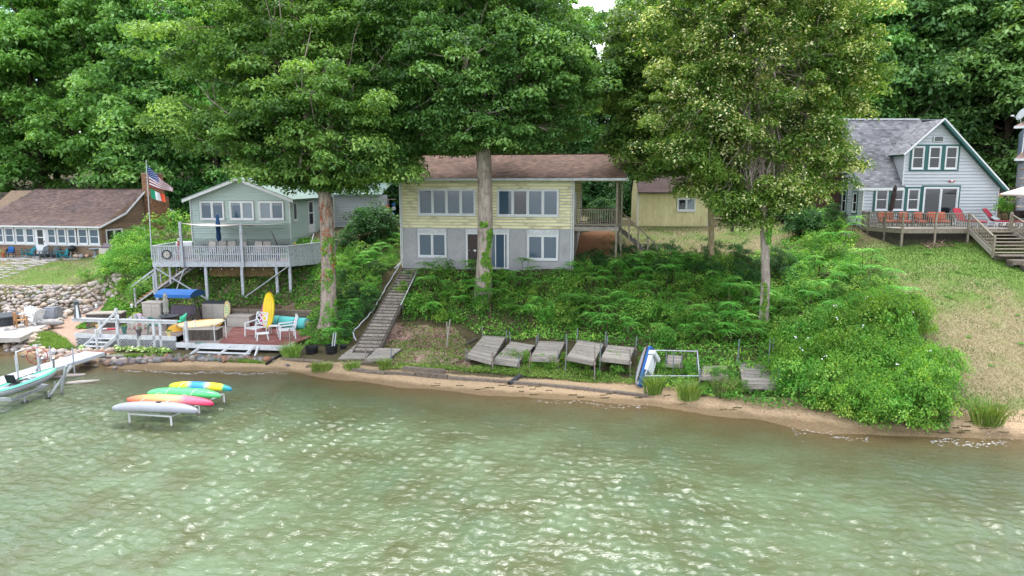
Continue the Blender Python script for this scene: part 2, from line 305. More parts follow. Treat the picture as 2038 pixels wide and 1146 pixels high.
# ------------------------------------------------------------ mesh helpers
class MB:
    def __init__(s): s.v = []; s.f = []; s.mi = []; s.t = []; s.cm = 0; s.tone = .5
    def add(s, vs, fs):
        o = len(s.v); s.v += [tuple(p) for p in vs]; s.f += [tuple(i+o for i in f) for f in fs]; s.mi += [s.cm]*len(fs); s.t += [s.tone]*len(vs); return s
    def hexa(s, a): return s.add(a, [(0,3,2,1),(4,5,6,7),(0,1,5,4),(1,2,6,5),(2,3,7,6),(3,0,4,7)])
    def box(s, x0, x1, y0, y1, z0, z1):
        return s.hexa([(x0,y0,z0),(x1,y0,z0),(x1,y1,z0),(x0,y1,z0),(x0,y0,z1),(x1,y0,z1),(x1,y1,z1),(x0,y1,z1)])
    def cbox(s, c, sx, sy, sz, rot=None):
        R = rot or Matrix.Identity(3); c = Vector(c)
        return s.hexa([c+R@Vector((a*sx/2, b*sy/2, d*sz/2)) for d in (-1,1) for a, b in ((-1,-1),(1,-1),(1,1),(-1,1))])
    def bar(s, p, q, w, h=None, up=(0,0,1)):
        p = Vector(p); q = Vector(q); h = h or w; d = (q-p)
        if d.length < 1e-5: return s
        d.normalize(); up = Vector(up)
        if abs(d.dot(up)) > .98: up = Vector((0,1,0)) if abs(d.y) < .9 else Vector((1,0,0))
        sx = d.cross(up).normalized(); sz = sx.cross(d).normalized()
        a = []
        for e in (p, q):
            a += [e-sx*w/2-sz*h/2, e+sx*w/2-sz*h/2, e+sx*w/2+sz*h/2, e-sx*w/2+sz*h/2]
        return s.hexa(a)
    def tube(s, pts, r, n=8, cap=True):
        pts = [Vector(p) for p in pts]; k = len(pts); rs = r if isinstance(r, (list, tuple)) else [r]*k
        vs = []; ref = None
        for i, p in enumerate(pts):
            d = (pts[min(i+1, k-1)]-pts[max(i-1, 0)]).normalized()
            if ref is None or abs(ref.dot(d)) > .95: ref = Vector((0,0,1)) if abs(d.z) < .9 else Vector((1,0,0))
            a = d.cross(ref).normalized(); b = d.cross(a); ref = a.cross(d)
            for j in range(n):
                t = 2*PI*j/n; vs.append(p+(a*math.cos(t)+b*math.sin(t))*rs[i])
        fs = [(i*n+j, i*n+(j+1)%n, (i+1)*n+(j+1)%n, (i+1)*n+j) for i in range(k-1) for j in range(n)]
        if cap: fs += [tuple(range(n-1, -1, -1)), tuple((k-1)*n+j for j in range(n))]
        return s.add(vs, fs)
    def lathe(s, prof, n=16, c=(0,0,0), sx=1, sy=1):
        vs = [(c[0]+r*math.cos(2*PI*j/n)*sx, c[1]+r*math.sin(2*PI*j/n)*sy, c[2]+z) for r, z in prof for j in range(n)]
        fs = [(i*n+j, i*n+(j+1)%n, (i+1)*n+(j+1)%n, (i+1)*n+j) for i in range(len(prof)-1) for j in range(n)]
        fs += [tuple(range(n-1, -1, -1)), tuple((len(prof)-1)*n+j for j in range(n))]
        return s.add(vs, fs)
    def prism(s, poly, y0, y1):
        """poly in (x,z), extruded along y"""
        n = len(poly); vs = [(x, y0, z) for x, z in poly]+[(x, y1, z) for x, z in poly]
        return s.add(vs, [tuple(range(n)), tuple(range(2*n-1, n-1, -1))]+[(i, n+i, n+(i+1)%n, (i+1)%n) for i in range(n)])
    def prismx(s, poly, x0, x1):
        n = len(poly); vs = [(x0, y, z) for y, z in poly]+[(x1, y, z) for y, z in poly]
        return s.add(vs, [tuple(range(n)), tuple(range(2*n-1, n-1, -1))]+[(i, n+i, n+(i+1)%n, (i+1)%n) for i in range(n)])
    def prismz(s, poly, z0, z1):
        n = len(poly); vs = [(x, y, z0) for x, y in poly]+[(x, y, z1) for x, y in poly]
        return s.add(vs, [tuple(range(n-1, -1, -1)), tuple(range(n, 2*n))]+[(i, (i+1)%n, n+(i+1)%n, n+i) for i in range(n)])
    def mesh(s, name, mats, smooth=False):
        me = bpy.data.meshes.new(name); me.from_pydata(s.v, [], s.f)
        for m in (mats if isinstance(mats, (list, tuple)) else [mats]): me.materials.append(M[m] if isinstance(m, str) else m)
        if any(s.mi): me.polygons.foreach_set('material_index', s.mi)
        a = me.attributes.new('tone', 'FLOAT', 'POINT'); a.data.foreach_set('value', s.t)
        if smooth: me.polygons.foreach_set('use_smooth', [True]*len(me.polygons))
        me.update(); return me
    def build(s, name, mats, parent=None, smooth=False, loc=None, rz=0):
        return link(name, s.mesh(name, mats, smooth), parent, loc, rz)
def link(name, me, parent=None, loc=None, rz=0, rot=None, sc=None):
    o = bpy.data.objects.new(name, me); COL.objects.link(o)
    if parent is not None: o.parent = parent
    if loc is not None: o.location = loc
    if rot is not None: o.rotation_euler = rot
    elif rz: o.rotation_euler = (0, 0, rz)
    if sc is not None: o.scale = sc if isinstance(sc, (list, tuple, Vector)) else (sc, sc, sc)
    return o
def tag(o, label=None, cat=None, group=None, kind=None):
    if label: o['label'] = label
    if cat: o['category'] = cat
    if group: o['group'] = group
    if kind: o['kind'] = kind
    return o
def thing(name, label, cat, loc=(0,0,0), rz=0, group=None):
    o = bpy.data.objects.new(name, None); COL.objects.link(o); o.empty_display_size = .1
    o.location = loc; o.rotation_euler = (0, 0, rz)
    return tag(o, label, cat, group)
def copy_tree(o, loc=None, rz=None, label=None, parent=None, sc=None):
    c = o.copy(); COL.objects.link(c)
    if parent: c.parent = parent
    if loc is not None: c.location = loc
    if rz is not None: c.rotation_euler = (c.rotation_euler[0], c.rotation_euler[1], rz)
    if sc is not None: c.scale = (sc, sc, sc) if not isinstance(sc, (tuple, list)) else sc
    if label: c['label'] = label
    for ch in list(o.children): copy_tree(ch, parent=c)
    return c
def fastmesh(name, V, F4, matname, tone=None, smooth=False):
    """V (n,3), F4 (m,4) numpy"""
    me = bpy.data.meshes.new(name)
    n, m = len(V), len(F4)
    me.vertices.add(n); me.vertices.foreach_set('co', np.ascontiguousarray(V, dtype=np.float32).ravel())
    me.loops.add(m*4); me.loops.foreach_set('vertex_index', np.ascontiguousarray(F4, dtype=np.int32).ravel())
    me.polygons.add(m); me.polygons.foreach_set('loop_start', np.arange(0, m*4, 4, dtype=np.int32)); me.polygons.foreach_set('loop_total', np.full(m, 4, dtype=np.int32))
    if smooth: me.polygons.foreach_set('use_smooth', np.ones(m, bool))
    me.update(calc_edges=True)
    if tone is not None:
        a = me.attributes.new('tone', 'FLOAT', 'POINT'); a.data.foreach_set('value', np.ascontiguousarray(tone, dtype=np.float32))
    me.materials.append(M[matname] if isinstance(matname, str) else matname)
    return me
# ------------------------------------------------------------ ground, lake, sky-line hill
def axis(lo, hi, d, far, grow=1.35):
    a = list(np.arange(lo, hi+1e-6, d)); s = d
    L_, R_ = a[0], a[-1]
    left = []; right = []
    while L_ > -far: s *= grow; L_ -= s; left.append(L_)
    s = d
    while R_ < far: s *= grow; R_ += s; right.append(R_)
    return np.array(left[::-1]+a+right)
def gridmesh(name, X, Y, zf, material, tone=None):
    gx, gy = np.meshgrid(X, Y); z = zf(gx, gy)
    V = np.stack([gx.ravel(), gy.ravel(), z.ravel()], 1)
    nx, ny = len(X), len(Y); i = np.arange(nx*ny).reshape(ny, nx)
    F4 = np.stack([i[:-1,:-1].ravel(), i[:-1,1:].ravel(), i[1:,1:].ravel(), i[1:,:-1].ravel()], 1)
    return fastmesh(name, V, F4, material, None, True), V
def vnoise(x, y, s, seed=0):
    """cheap smooth value noise"""
    x = np.asarray(x)/s+seed*17.3; y = np.asarray(y)/s-seed*9.1
    xi = np.floor(x); yi = np.floor(y); fx = x-xi; fy = y-yi; fx = fx*fx*(3-2*fx); fy = fy*fy*(3-2*fy)
    h = lambda a, b: np.modf(np.abs(np.sin(a*127.1+b*311.7+seed*74.7)*43758.5453))[0]
    return (h(xi,yi)*(1-fx)+h(xi+1,yi)*fx)*(1-fy)+(h(xi,yi+1)*(1-fx)+h(xi+1,yi+1)*fx)*fy
def fbm(x, y, s, seed=0): return (vnoise(x,y,s,seed)+.5*vnoise(x,y,s/2.1,seed+1)+.25*vnoise(x,y,s/4.3,seed+2))/1.75
def to_px(x, y, z):
    dz = z-CH; d = y*math.cos(CP)-dz*math.sin(CP); h = y*math.sin(CP)+dz*math.cos(CP)
    d = np.maximum(d, .5)
    return 1019+CF*x/d, 573-CF*h/d
# regions of the ground, drawn as outlines on the land
def land(poly): return [tuple(gt(*p)[:2]) for p in poly]
LAWN_R = land([(1672,452),(1700,500),(1740,560),(1800,640),(1870,700),(1905,790),(1902,838),(2300,850),(2300,470),(2036,500),(1940,478),(1790,480),(1712,448)])
LAWN_C = land([(1165,500),(1235,450),(1600,445),(1650,440),(1680,465),(1600,520),(1480,515),(1240,520),(1150,528)])
LAWN_M = land([(745,520),(800,530),(803,440),(790,425),(700,430),(700,470),(760,470)])
LAWN_L = land([(-400,520),(-400,574),(215,574),(235,545),(262,500),(225,500),(140,512),(0,521)])
BARE = land([(1146,520),(1150,470),(1165,462),(1222,458),(1228,480),(1205,512),(1190,522)])
LITTER = land([(752,690),(780,640),(830,650),(905,655),(945,700),(925,742),(800,740)])
UNDER = land([(800,545),(1140,545),(1240,515),(1480,512),(1590,470),(1660,440),(1690,480),(1740,580),(1830,680),(1895,800),(1890,870),(1500,815),(1290,770),(1270,700),(945,668),(905,648),(800,640)])
SLOPE_L = land([(205,590),(235,540),(300,480),(640,480),(780,520),(690,690),(610,690),(560,610),(300,622),(230,625)])
gm, t_, n_, Lk_, b_ = newmat('ground')
at_ = {}
for k in ('lawn', 'lush', 'sand', 'litter', 'bare', 'wet'):
    a = n_.new('ShaderNodeAttribute'); a.attribute_name = k; at_[k] = a.outputs['Fac']
co_ = n_.new('ShaderNodeTexCoord')
def nz(scale, det=6, r=.6):
    q = n_.new('ShaderNodeTexNoise'); q.inputs['Scale'].default_value = scale; q.inputs['Detail'].default_value = det; q.inputs['Roughness'].default_value = r; Lk_(co_.outputs['Object'], q.inputs[0]); return q.outputs['Fac']
def rmp(src, *st):
    r = n_.new('ShaderNodeValToRGB'); e = r.color_ramp.elements
    while len(e) < len(st): e.new(.5)
    for k, (p, c) in enumerate(st): e[k].position = p; e[k].color = (*lin(c), 1)
    Lk_(src, r.inputs[0]); return r.outputs[0]
def mixc(f, a, b):
    q = n_.new('ShaderNodeMix'); q.data_type = 'RGBA'; Lk_(f, q.inputs['Factor']); Lk_(a, q.inputs['A']); Lk_(b, q.inputs['B']); return q.outputs['Result']
def edge(src, n, w=.25):
    """soft mask with a broken edge"""
    q = n_.new('ShaderNodeMath'); q.operation = 'ADD'; Lk_(src, q.inputs[0]); Lk_(n, q.inputs[1])
    r = n_.new('ShaderNodeMapRange'); r.inputs[1].default_value = 1-w; r.inputs[2].default_value = 1+w; Lk_(q.outputs[0], r.inputs[0]); return r.outputs[0]
fine = nz(9, 8, .75); mid = nz(1.3); big = nz(.35)
under = rmp(fine, (.3, '#2c2a1c'), (.5, '#4b4630'), (.7, '#6f5f4d'))
lawnd = rmp(fine, (.25, '#4f5034'), (.45, '#726c4e'), (.6, '#8a7d63'), (.8, '#9c8f78'))
lawng = rmp(fine, (.25, '#38501c'), (.5, '#567030'), (.75, '#738442'))
sandc = rmp(fine, (.3, '#7f6d58'), (.5, '#998368'), (.7, '#ad997d'))
litc = rmp(nz(14, 6, .8), (.3, '#4a3a30'), (.45, '#8c7364'), (.6, '#b29a8b'), (.75, '#6f7a3a'))
barec = rmp(fine, (.3, '#6b4c38'), (.6, '#93694c'), (.8, '#a88468'))
cur = under
cur = mixc(edge(at_['lawn'], mid), cur, lawnd)
cur = mixc(edge(at_['lush'], mid, .35), cur, lawng)
cur = mixc(edge(at_['litter'], mid), cur, litc)
cur = mixc(edge(at_['bare'], mid), cur, barec)
cur = mixc(edge(at_['sand'], mid, .15), cur, sandc)
wets = rmp(fine, (.3, '#5f4f3c'), (.7, '#7f6c52'))
cur = mixc(edge(at_['wet'], mid, .3), cur, wets)
Lk_(cur, b_.inputs['Base Color']); b_.inputs['Roughness'].default_value = .95; b_.inputs['Specular IOR Level'].default_value = .2
bp_ = n_.new('ShaderNodeBump'); bp_.inputs['Strength'].default_value = .6; bp_.inputs['Distance'].default_value = .05; Lk_(fine, bp_.inputs['Height']); Lk_(bp_.outputs[0], b_.inputs['Normal'])
def terr_rough(x, y):
    z = terr(x, y)
    w = np.clip((y-24)/6, 0, 1)*np.clip((120-y)/40, 0, 1)
    sh = np.interp(1019+CF*x/np.maximum(y,18), KX, SHORE)
    w *= np.clip((y-sh-2)/3, .0, 1)
    return z + w*(fbm(x, y, 1.7, 3)-.5)*.12 + np.clip(1-np.abs(y-sh)/5, 0, 1)*(fbm(x, y, 2.6, 8)-.5)*.07
GX = axis(-34, 34, .25, 420); GY = axis(20, 64, .25, 420)
gme, GV = gridmesh('ground', GX, GY, terr_rough, gm)
P2 = GV[:,:2]
sh = np.interp(1019+CF*P2[:,0]/np.maximum(P2[:,1],18), KX, SHORE)
masks = {}
def soft(m): return m.astype(float)
masks['lawn'] = soft(inpoly(P2, LAWN_R)|inpoly(P2, LAWN_C)|inpoly(P2, LAWN_L)|inpoly(P2, LAWN_M)|((P2[:,1] > 56)&(P2[:,1] < 64)))
n1 = fbm(P2[:,0], P2[:,1], 3.2, 5)
# greener turf near the top of each lawn and along the water, dry in between
upx, upy = to_px(P2[:,0], P2[:,1], GV[:,2])
lr = inpoly(P2, LAWN_R); g = np.zeros(len(P2))
g[lr] = np.clip(1.3-np.abs(P2[lr,1]-38.5)/4.5, 0, 1)*.95 + np.clip(1-np.abs(P2[lr,1]-26.6)/1.6, 0, 1)*.7
g[lr & (P2[:,1] > 41)] = .3
lc = inpoly(P2, LAWN_C); g[lc] = np.clip((P2[lc,1]-45.5)/3, 0, 1)*.75
ll = inpoly(P2, LAWN_L); g[ll] = .55
lm = inpoly(P2, LAWN_M); g[lm] = .2
masks['lush'] = np.clip(g+(n1-.5)*1.6+(fbm(P2[:,0], P2[:,1], .8, 6)-.5)*.7, 0, 1)*(lr|lc|ll|lm)
masks['litter'] = np.maximum(soft(inpoly(P2, LITTER)|inpoly(P2, land([(105,640),(160,620),(215,596),(300,625),(300,640),(150,690),(110,662)]))), .35*soft(inpoly(P2, SLOPE_L)))
masks['bare'] = soft(inpoly(P2, BARE))
xr = np.interp(1019+CF*P2[:,0]/np.maximum(P2[:,1],18), [-600,0,150,300,690,820,1280,1500,1890,2600], [1.0,1.0,1.1,1.2,2.0,1.9,2.2,2.0,2.0,2.2])
masks['sand'] = np.clip(1.0-(P2[:,1]-sh-xr+.2)/.5, 0, 1)
masks['wet'] = np.clip(1.0-(P2[:,1]-sh-.25)/.6, 0, 1)
for k, a in masks.items():
    q = gme.attributes.new(k, 'FLOAT', 'POINT'); q.data.foreach_set('value', a.astype(np.float32))
ground = tag(link('ground', gme), kind='structure')

# lake
def waves(x, y):
    r = np.random.RandomState(4); z = np.zeros_like(x)
    wx = x + 1.2*(fbm(x, y, 5, 21)-.5); wy = y + 1.2*(fbm(x, y, 5, 22)-.5)
    amp_m = .45+1.1*fbm(x, y, 6, 12)
    for i in range(34):
        lam = .26*(9**((i/33.)**1.3)); a = r.normal(0, 1.2)+(.25 if i % 2 else -.3)
        kx, ky = math.sin(a)*2*PI/lam, math.cos(a)*2*PI/lam
        s = np.sin(kx*wx+ky*wy+r.rand()*6.28)
        z += lam*(.0118 if lam < .75 else .0034)*(s + .25*s*s)
    return z*amp_m
def lakez(x, y):
    sh = np.interp(1019+CF*x/np.maximum(y,18), KX, SHORE)
    damp = np.clip((sh-y)/7, .12, 1); near = (np.abs(x) < 27)&(y > 11)
    return np.where(near, waves(x, y)*damp, 0)
LX = axis(-24, 24, .075, 600, 1.5); LY = np.concatenate([axis(13.5, 38, .05, 600, 1.5)]); LY = LY[(LY < 46)]
lmat, t_, n_, Lk_, b_ = newmat('lake_water')
co_ = n_.new('ShaderNodeTexCoord')
ad = n_.new('ShaderNodeAttribute'); ad.attribute_name = 'turbid'
pn = nz(.16, 4); pn2 = nz(.5, 5)
body = rmp(pn, (.35, '#50614a'), (.5, '#576349'), (.65, '#607157'))
dk = n_.new('ShaderNodeMapRange'); dk.inputs[1].default_value = .42; dk.inputs[2].default_value = .68; dk.inputs[3].default_value = .0; dk.inputs[4].default_value = .7; Lk_(pn2, dk.inputs[0])
olive = n_.new('ShaderNodeRGB'); olive.outputs[0].default_value = (*lin('#4a4a2e'), 1)
body = mixc(dk.outputs[0], body, olive.outputs[0])
Lk_(body, b_.inputs['Base Color']); b_.inputs['Roughness'].default_value = .05; b_.inputs['IOR'].default_value = 1.333; b_.inputs['Specular IOR Level'].default_value = .5
mpw = n_.new('ShaderNodeMapping'); mpw.inputs['Scale'].default_value = (.7, 1.25, 1); Lk_(co_.outputs['Object'], mpw.inputs[0])
rn = n_.new('ShaderNodeTexNoise'); rn.inputs['Scale'].default_value = 9.0; rn.inputs['Detail'].default_value = 3; rn.inputs['Roughness'].default_value = .55; rn.inputs['Distortion'].default_value = .4; Lk_(mpw.outputs[0], rn.inputs[0])
wb = n_.new('ShaderNodeBump'); wb.inputs['Strength'].default_value = .5; wb.inputs['Distance'].default_value = .06; Lk_(rn.outputs['Fac'], wb.inputs['Height']); Lk_(wb.outputs[0], b_.inputs['Normal'])
tr = n_.new('ShaderNodeBsdfTransparent'); tr.inputs[0].default_value = (.93, .93, .84, 1)
gl = n_.new('ShaderNodeBsdfGlossy'); gl.inputs['Roughness'].default_value = .05; Lk_(wb.outputs[0], gl.inputs['Normal'])
fr = n_.new('ShaderNodeFresnel'); fr.inputs['IOR'].default_value = 1.333; Lk_(wb.outputs[0], fr.inputs['Normal'])
m1 = n_.new('ShaderNodeMixShader'); Lk_(fr.outputs[0], m1.inputs[0]); Lk_(tr.outputs[0], m1.inputs[1]); Lk_(gl.outputs[0], m1.inputs[2])
m2 = n_.new('ShaderNodeMixShader'); Lk_(ad.outputs['Fac'], m2.inputs[0]); Lk_(m1.outputs[0], m2.inputs[1]); Lk_(b_.outputs[0], m2.inputs[2])
Lk_(m2.outputs[0], n_['Material Output'].inputs[0])
lme, LV = gridmesh('lake', LX, LY, lakez, lmat)
dep = np.maximum(0, -terr_rough(LV[:,0], LV[:,1]))
tu = (1-np.exp(-np.clip(dep-.05, 0, 9)*2.6)).astype(np.float32)
q = lme.attributes.new('turbid', 'FLOAT', 'POINT'); q.data.foreach_set('value', tu)
tag(link('lake', lme), kind='structure')
# foam along the waterline
rs = np.random.RandomState(9)
fv = []; ff = []; ft = []
def foam_run(px0, px1, off, wid, n):
    for i in range(n):
        px = px0+(px1-px0)*rs.rand(); ysh = np.interp(px, KX, SHORE)
        y = ysh-off+.18*math.sin(px*.05)+.1*math.sin(px*.17)+rs.normal(0, wid); x = (px-1019)/CF*y
        a = rs.uniform(.02, .07); b = rs.uniform(.006, .014); z = .028+max(0, th(x, y))+rs.rand()*.01
        slope = -.06; o = len(fv)
        for k in range(8):
            t = 2*PI*k/8; rr = rs.uniform(.7, 1.2); dx = a*math.cos(t)*rr
            fv.append((x+dx, y+b*math.sin(t)*rr+dx*slope, z))
        ff.append((o, o+1, o+2, o+7)); ff.append((o+7, o+2, o+3, o+6)); ff.append((o+6, o+3, o+4, o+5))
for r_ in ((225,560,.5,.09,300),(1060,1300,.5,.14,70),(1600,1760,.45,.14,45),(1890,2060,.55,.18,90)): foam_run(*r_)
M['foam'] = mat('foam', '#dfe3e6', '#cfd4d8', .8, 9, bump=.1)
tag(link('foam', fastmesh('foam', np.array(fv), np.array(ff), 'foam')), 'thin broken line of white foam along the waterline', kind='stuff')
# strands of washed-up weed on the sand
mb = MB(); rr = random.Random(3)
for i in range(46):
    px = rr.choice([rr.uniform(640, 1330), rr.uniform(900, 1500), rr.uniform(1900, 2038)]); ysh = float(np.interp(px, KX, SHORE)); y = ysh+rr.uniform(.25, 1.4)
    x = (px-1019)/CF*y; pts = []
    for k in range(5):
        pts.append((x+k*rr.uniform(.05, .12), y+rr.uniform(-.05, .05), th(x+k*.08, y)+.03))
    mb.tube(pts, rr.uniform(.008, .02), 5)
tag(mb.build('weed_strands', 'weed'), 'dark strands of lake weed scattered on the wet sand', kind='stuff')

# ------------------------------------------------------------ foliage
def leafmesh(name, C, N, size, tone, matname, aspect=.62, seed=0, droop=.25):
    r = np.random.RandomState(seed); n = len(C)
    N = N/np.maximum(np.linalg.norm(N, axis=1, keepdims=True), 1e-6)
    a = r.normal(size=(n, 3)); a -= (a*N).sum(1, keepdims=True)*N; a /= np.maximum(np.linalg.norm(a, axis=1, keepdims=True), 1e-6)
    b = np.cross(N, a); s = size[:,None]
    V = np.empty((n, 4, 3)); V[:,0] = C-a*s*.5; V[:,1] = C+b*s*aspect*.5+N*s*.08; V[:,2] = C+a*s*.5-np.array([0,0,1])*s*droop; V[:,3] = C-b*s*aspect*.5+N*s*.08
    F4 = np.arange(n*4).reshape(n, 4)
    return fastmesh(name, V.reshape(-1, 3), F4, matname, np.repeat(tone, 4))
def clumps(cent, rad, nper, r, flat=.5, up=.7):
    """leaves spread over domes; returns centres, normals, per-leaf clump index"""
    k = len(cent); idx = np.repeat(np.arange(k), nper); n = len(idx)
    d = r.normal(size=(n, 3)); d /= np.linalg.norm(d, axis=1, keepdims=True)
    d[:,2] = np.where(d[:,2] < -.15, -d[:,2]*.9, d[:,2])
    rad_f = r.uniform(.45, 1.0, n)**.6
    R = rad[idx]
    p = d*rad_f[:,None]*R[:,None]; p[:,2] *= flat
    p[:,2] -= .35*flat*(p[:,0]**2+p[:,1]**2)/np.maximum(R, .01)        # drooping rims
    N = d*.75+np.array([0, 0, up])+r.normal(size=(n, 3))*.42
    return cent[idx]+p, N, idx
def crown_arrays(env, ncl, nper, crad, leaf, seed, flat=.5, inner=.25, up=.7, tone_spread=.22, shell=.62):
    r = np.random.RandomState(seed); vol = np.array([e[1][0]*e[1][1]*e[1][2] for e in env])**.67; vol /= vol.sum()
    C = []
    for e, w in zip(env, vol):
        m = int(ncl*w)+1
        d = r.normal(size=(m, 3)); d /= np.linalg.norm(d, axis=1, keepdims=True)
        f = np.where(r.rand(m) < inner, r.uniform(.15, shell, m), r.uniform(shell, 1.0, m))
        C.append(np.array(e[0])+d*f[:,None]*np.array(e[1])*(1+.12*r.normal(size=(m, 1))))
    C = np.concatenate(C); R = crad*r.uniform(.55, 1.35, len(C))
    P, N, idx = clumps(C, R, nper, r, flat, up)
    P += r.normal(size=P.shape)*leaf*.4
    ct = r.normal(.5, tone_spread, len(C))
    tone = np.clip(ct[idx]+r.normal(0, .13, len(P)), 0, .89)
    size = leaf*r.uniform(.65, 1.3, len(P))
    return P, N, size, tone, C
def limb(mb, p, q, r0, r1, rr, seg=5, wob=.06, n=8):
    p = Vector(p); q = Vector(q); L_ = (q-p).length; pts = []; rs_ = []
    for i in range(seg+1):
        t = i/seg; w = math.sin(t*PI)*L_*wob
        pts.append(p.lerp(q, t)+Vector((rr.uniform(-w, w), rr.uniform(-w, w), rr.uniform(-w, w)*.5))); rs_.append(r0+(r1-r0)*t)
    mb.tube(pts, rs_, n); return pts
def trunk_mesh(mb, pts, radii, rr, n=18, rough=.1):
    """thick trunk with a fluted, uneven section"""
    k = len(pts); P = [Vector(p) for p in pts]
    # refine
    Q = []; R = []
    for i in range(k-1):
        m = max(2, int((P[i+1]-P[i]).length/.35))
        for j in range(m): t = j/m; Q.append(P[i].lerp(P[i+1], t)); R.append(radii[i]+(radii[i+1]-radii[i])*t)
    Q.append(P[-1]); R.append(radii[-1]); vs = []
    for i, c in enumerate(Q):
        for j in range(n):
            a = 2*PI*j/n; nn = mnoise.noise(Vector((math.cos(a)*1.6+Q[0].x, math.sin(a)*1.6, c.z*.45)))+.5*mnoise.noise(Vector((math.cos(a)*4, math.sin(a)*4, c.z*1.3)))
            flare = 1+.5*math.exp(-(c.z-Q[0].z)/.45)*(.5+.5*math.sin(a*4+1))
            r = R[i]*(1+rough*nn)*flare; vs.append((c.x+math.cos(a)*r, c.y+math.sin(a)*r, c.z))
    fs = [(i*n+j, i*n+(j+1)%n, (i+1)*n+(j+1)%n, (i+1)*n+j) for i in range(len(Q)-1) for j in range(n)]
    mb.add(vs, fs)
def big_tree(name, label, base, trunk_pts, radii, env, bark, leafmat, ncl, nper, crad, leaf, seed, bracts=0, cat='tree', flat=.5, twigs=26, up=.7, spread=.22):
    t = thing(name, label, cat, base); rr = random.Random(seed); base = Vector(base)
    mb = MB(); tp = [Vector(p)-base for p in trunk_pts]; trunk_mesh(mb, tp, radii, rr)
    top = tp[-1]; e2 = [((Vector(e[0])-base), e[1]) for e in env]
    P, N, size, tone, C = crown_arrays([(tuple(e[0]), e[1]) for e in e2], ncl, nper, crad, leaf, seed, flat, up=up, tone_spread=spread)
    mb.build('trunk', bark, t, smooth=True)
    lb = MB()
    for c, rads in e2:      # a limb into each part of the crown, then boughs to clumps
        mid = top.lerp(c, .5)+Vector((0, 0, .4)); pts = limb(lb, top, c+Vector((0, 0, rads[2]*.25)), radii[-1]*.62, radii[-1]*.22, rr, 6, .1)
        near = [q for q in C if (Vector(q)-c).length < max(rads)*1.1]
        rr.shuffle(near)
        for q in near[:twigs]:
            st = rr.choice(pts[2:]); limb(lb, st, q, radii[-1]*.16, .015, rr, 4, .09, 5)
    lb.build('limbs', bark, t, smooth=True)
    if bracts:
        r = np.random.RandomState(seed+5); pk = r.rand(len(tone)) < bracts*2.6*np.clip((fbm(P[:,0]+P[:,2]*.7, P[:,1]+P[:,2]*.7, 1.1, 4)-.3)*2.5, 0, 1); tone[pk] = r.uniform(.93, 1, pk.sum())
    me = leafmesh('crown', P, N, size, tone, leafmat, seed=seed)
    link('crown', me, t)
    return t
HE = []
def E(px, py, Y, rx, ry, rz): return (tuple(atY(px, py, Y)), (rx, ry, rz))
# maple left of the stairs: pale shaggy trunk, wide crown that droops over the mint house
g0 = gt(655, 645); b0 = Vector((g0.x, g0.y, g0.z-.25))
TA = big_tree('maple_tree', 'big maple with rusty vine on its trunk left of the long stairs', b0,
    [b0, atY(654, 560, b0.y), atY(652, 470, b0.y+.1), atY(648, 400, b0.y+.2), atY(640, 350, b0.y+.3)], [.5, .43, .4, .38, .34],
    [E(640,265,b0.y+2,5.4,4.6,2.6), E(500,275,b0.y+1.4,3.4,3.4,1.9), E(395,245,b0.y+2,3.1,3.2,1.6), E(750,335,b0.y+1.2,2.7,2.8,1.1), E(570,335,b0.y+.8,2.6,2.6,1.0), E(670,345,b0.y+.8,2.4,2.4,1.0), E(560,150,b0.y+2.5,5.2,4.2,2.6), E(700,70,b0.y+3,4.6,4.2,2.8), E(560,330,b0.y+1.3,2.8,2.6,1.2), E(450,80,b0.y+4,4.6,4.2,3.0), E(590,-20,b0.y+4,5.5,4.5,2.8), E(650,310,b0.y-1.6,3.2,1.6,1.7), E(620,200,b0.y-1.8,4.2,1.8,2.2), E(760,345,b0.y-.5,2.4,2,.9), E(715,362,b0.y+.6,2.0,1.8,.75), E(610,362,b0.y+.4,1.6,1.6,.5), E(530,345,b0.y-.3,1.8,2,.7)],
    'barklight', 'maple', 900, 190, .95, .21, 11)
g0 = gt(962, 590); b0 = Vector((g0.x, g0.y, g0.z-.3)); TBb = b0
TB = big_tree('maple_tree', 'broad maple growing in front of the yellow and grey house', b0,
    [b0, atY(964, 520, b0.y), atY(966, 440, b0.y), atY(965, 370, b0.y+.05), atY(962, 312, b0.y+.1), atY(955, 270, b0.y+.2)], [.52, .45, .44, .43, .44, .42],
    [E(960,150,b0.y+1.4,6.2,4.6,3.4), E(800,190,b0.y+1,3.3,3.6,2.5), E(1110,180,b0.y+1,3.0,3.4,2.4), E(860,270,b0.y+.6,3.6,3.2,1.2), E(1060,262,b0.y+.6,3.3,3.2,1.3), E(950,285,b0.y+1.5,3,2,.8), E(940,40,b0.y+1.6,6.0,4.6,3.0), E(1090,70,b0.y+1.8,3.2,3.4,2.2), E(790,60,b0.y+1.8,3.6,3.8,2.6), E(1010,-50,b0.y+2,5,4,2.4), E(960,240,b0.y-2,3.4,1.6,1.6), E(930,140,b0.y-2.4,4.6,1.6,2.6), E(1050,120,b0.y-2,3,1.6,2.2)],
    'bark', 'maple2', 880, 190, .95, .21, 23)
g0 = gt(1520, 648); b0 = Vector((g0.x, g0.y, g0.z-.25)); TCb = b0
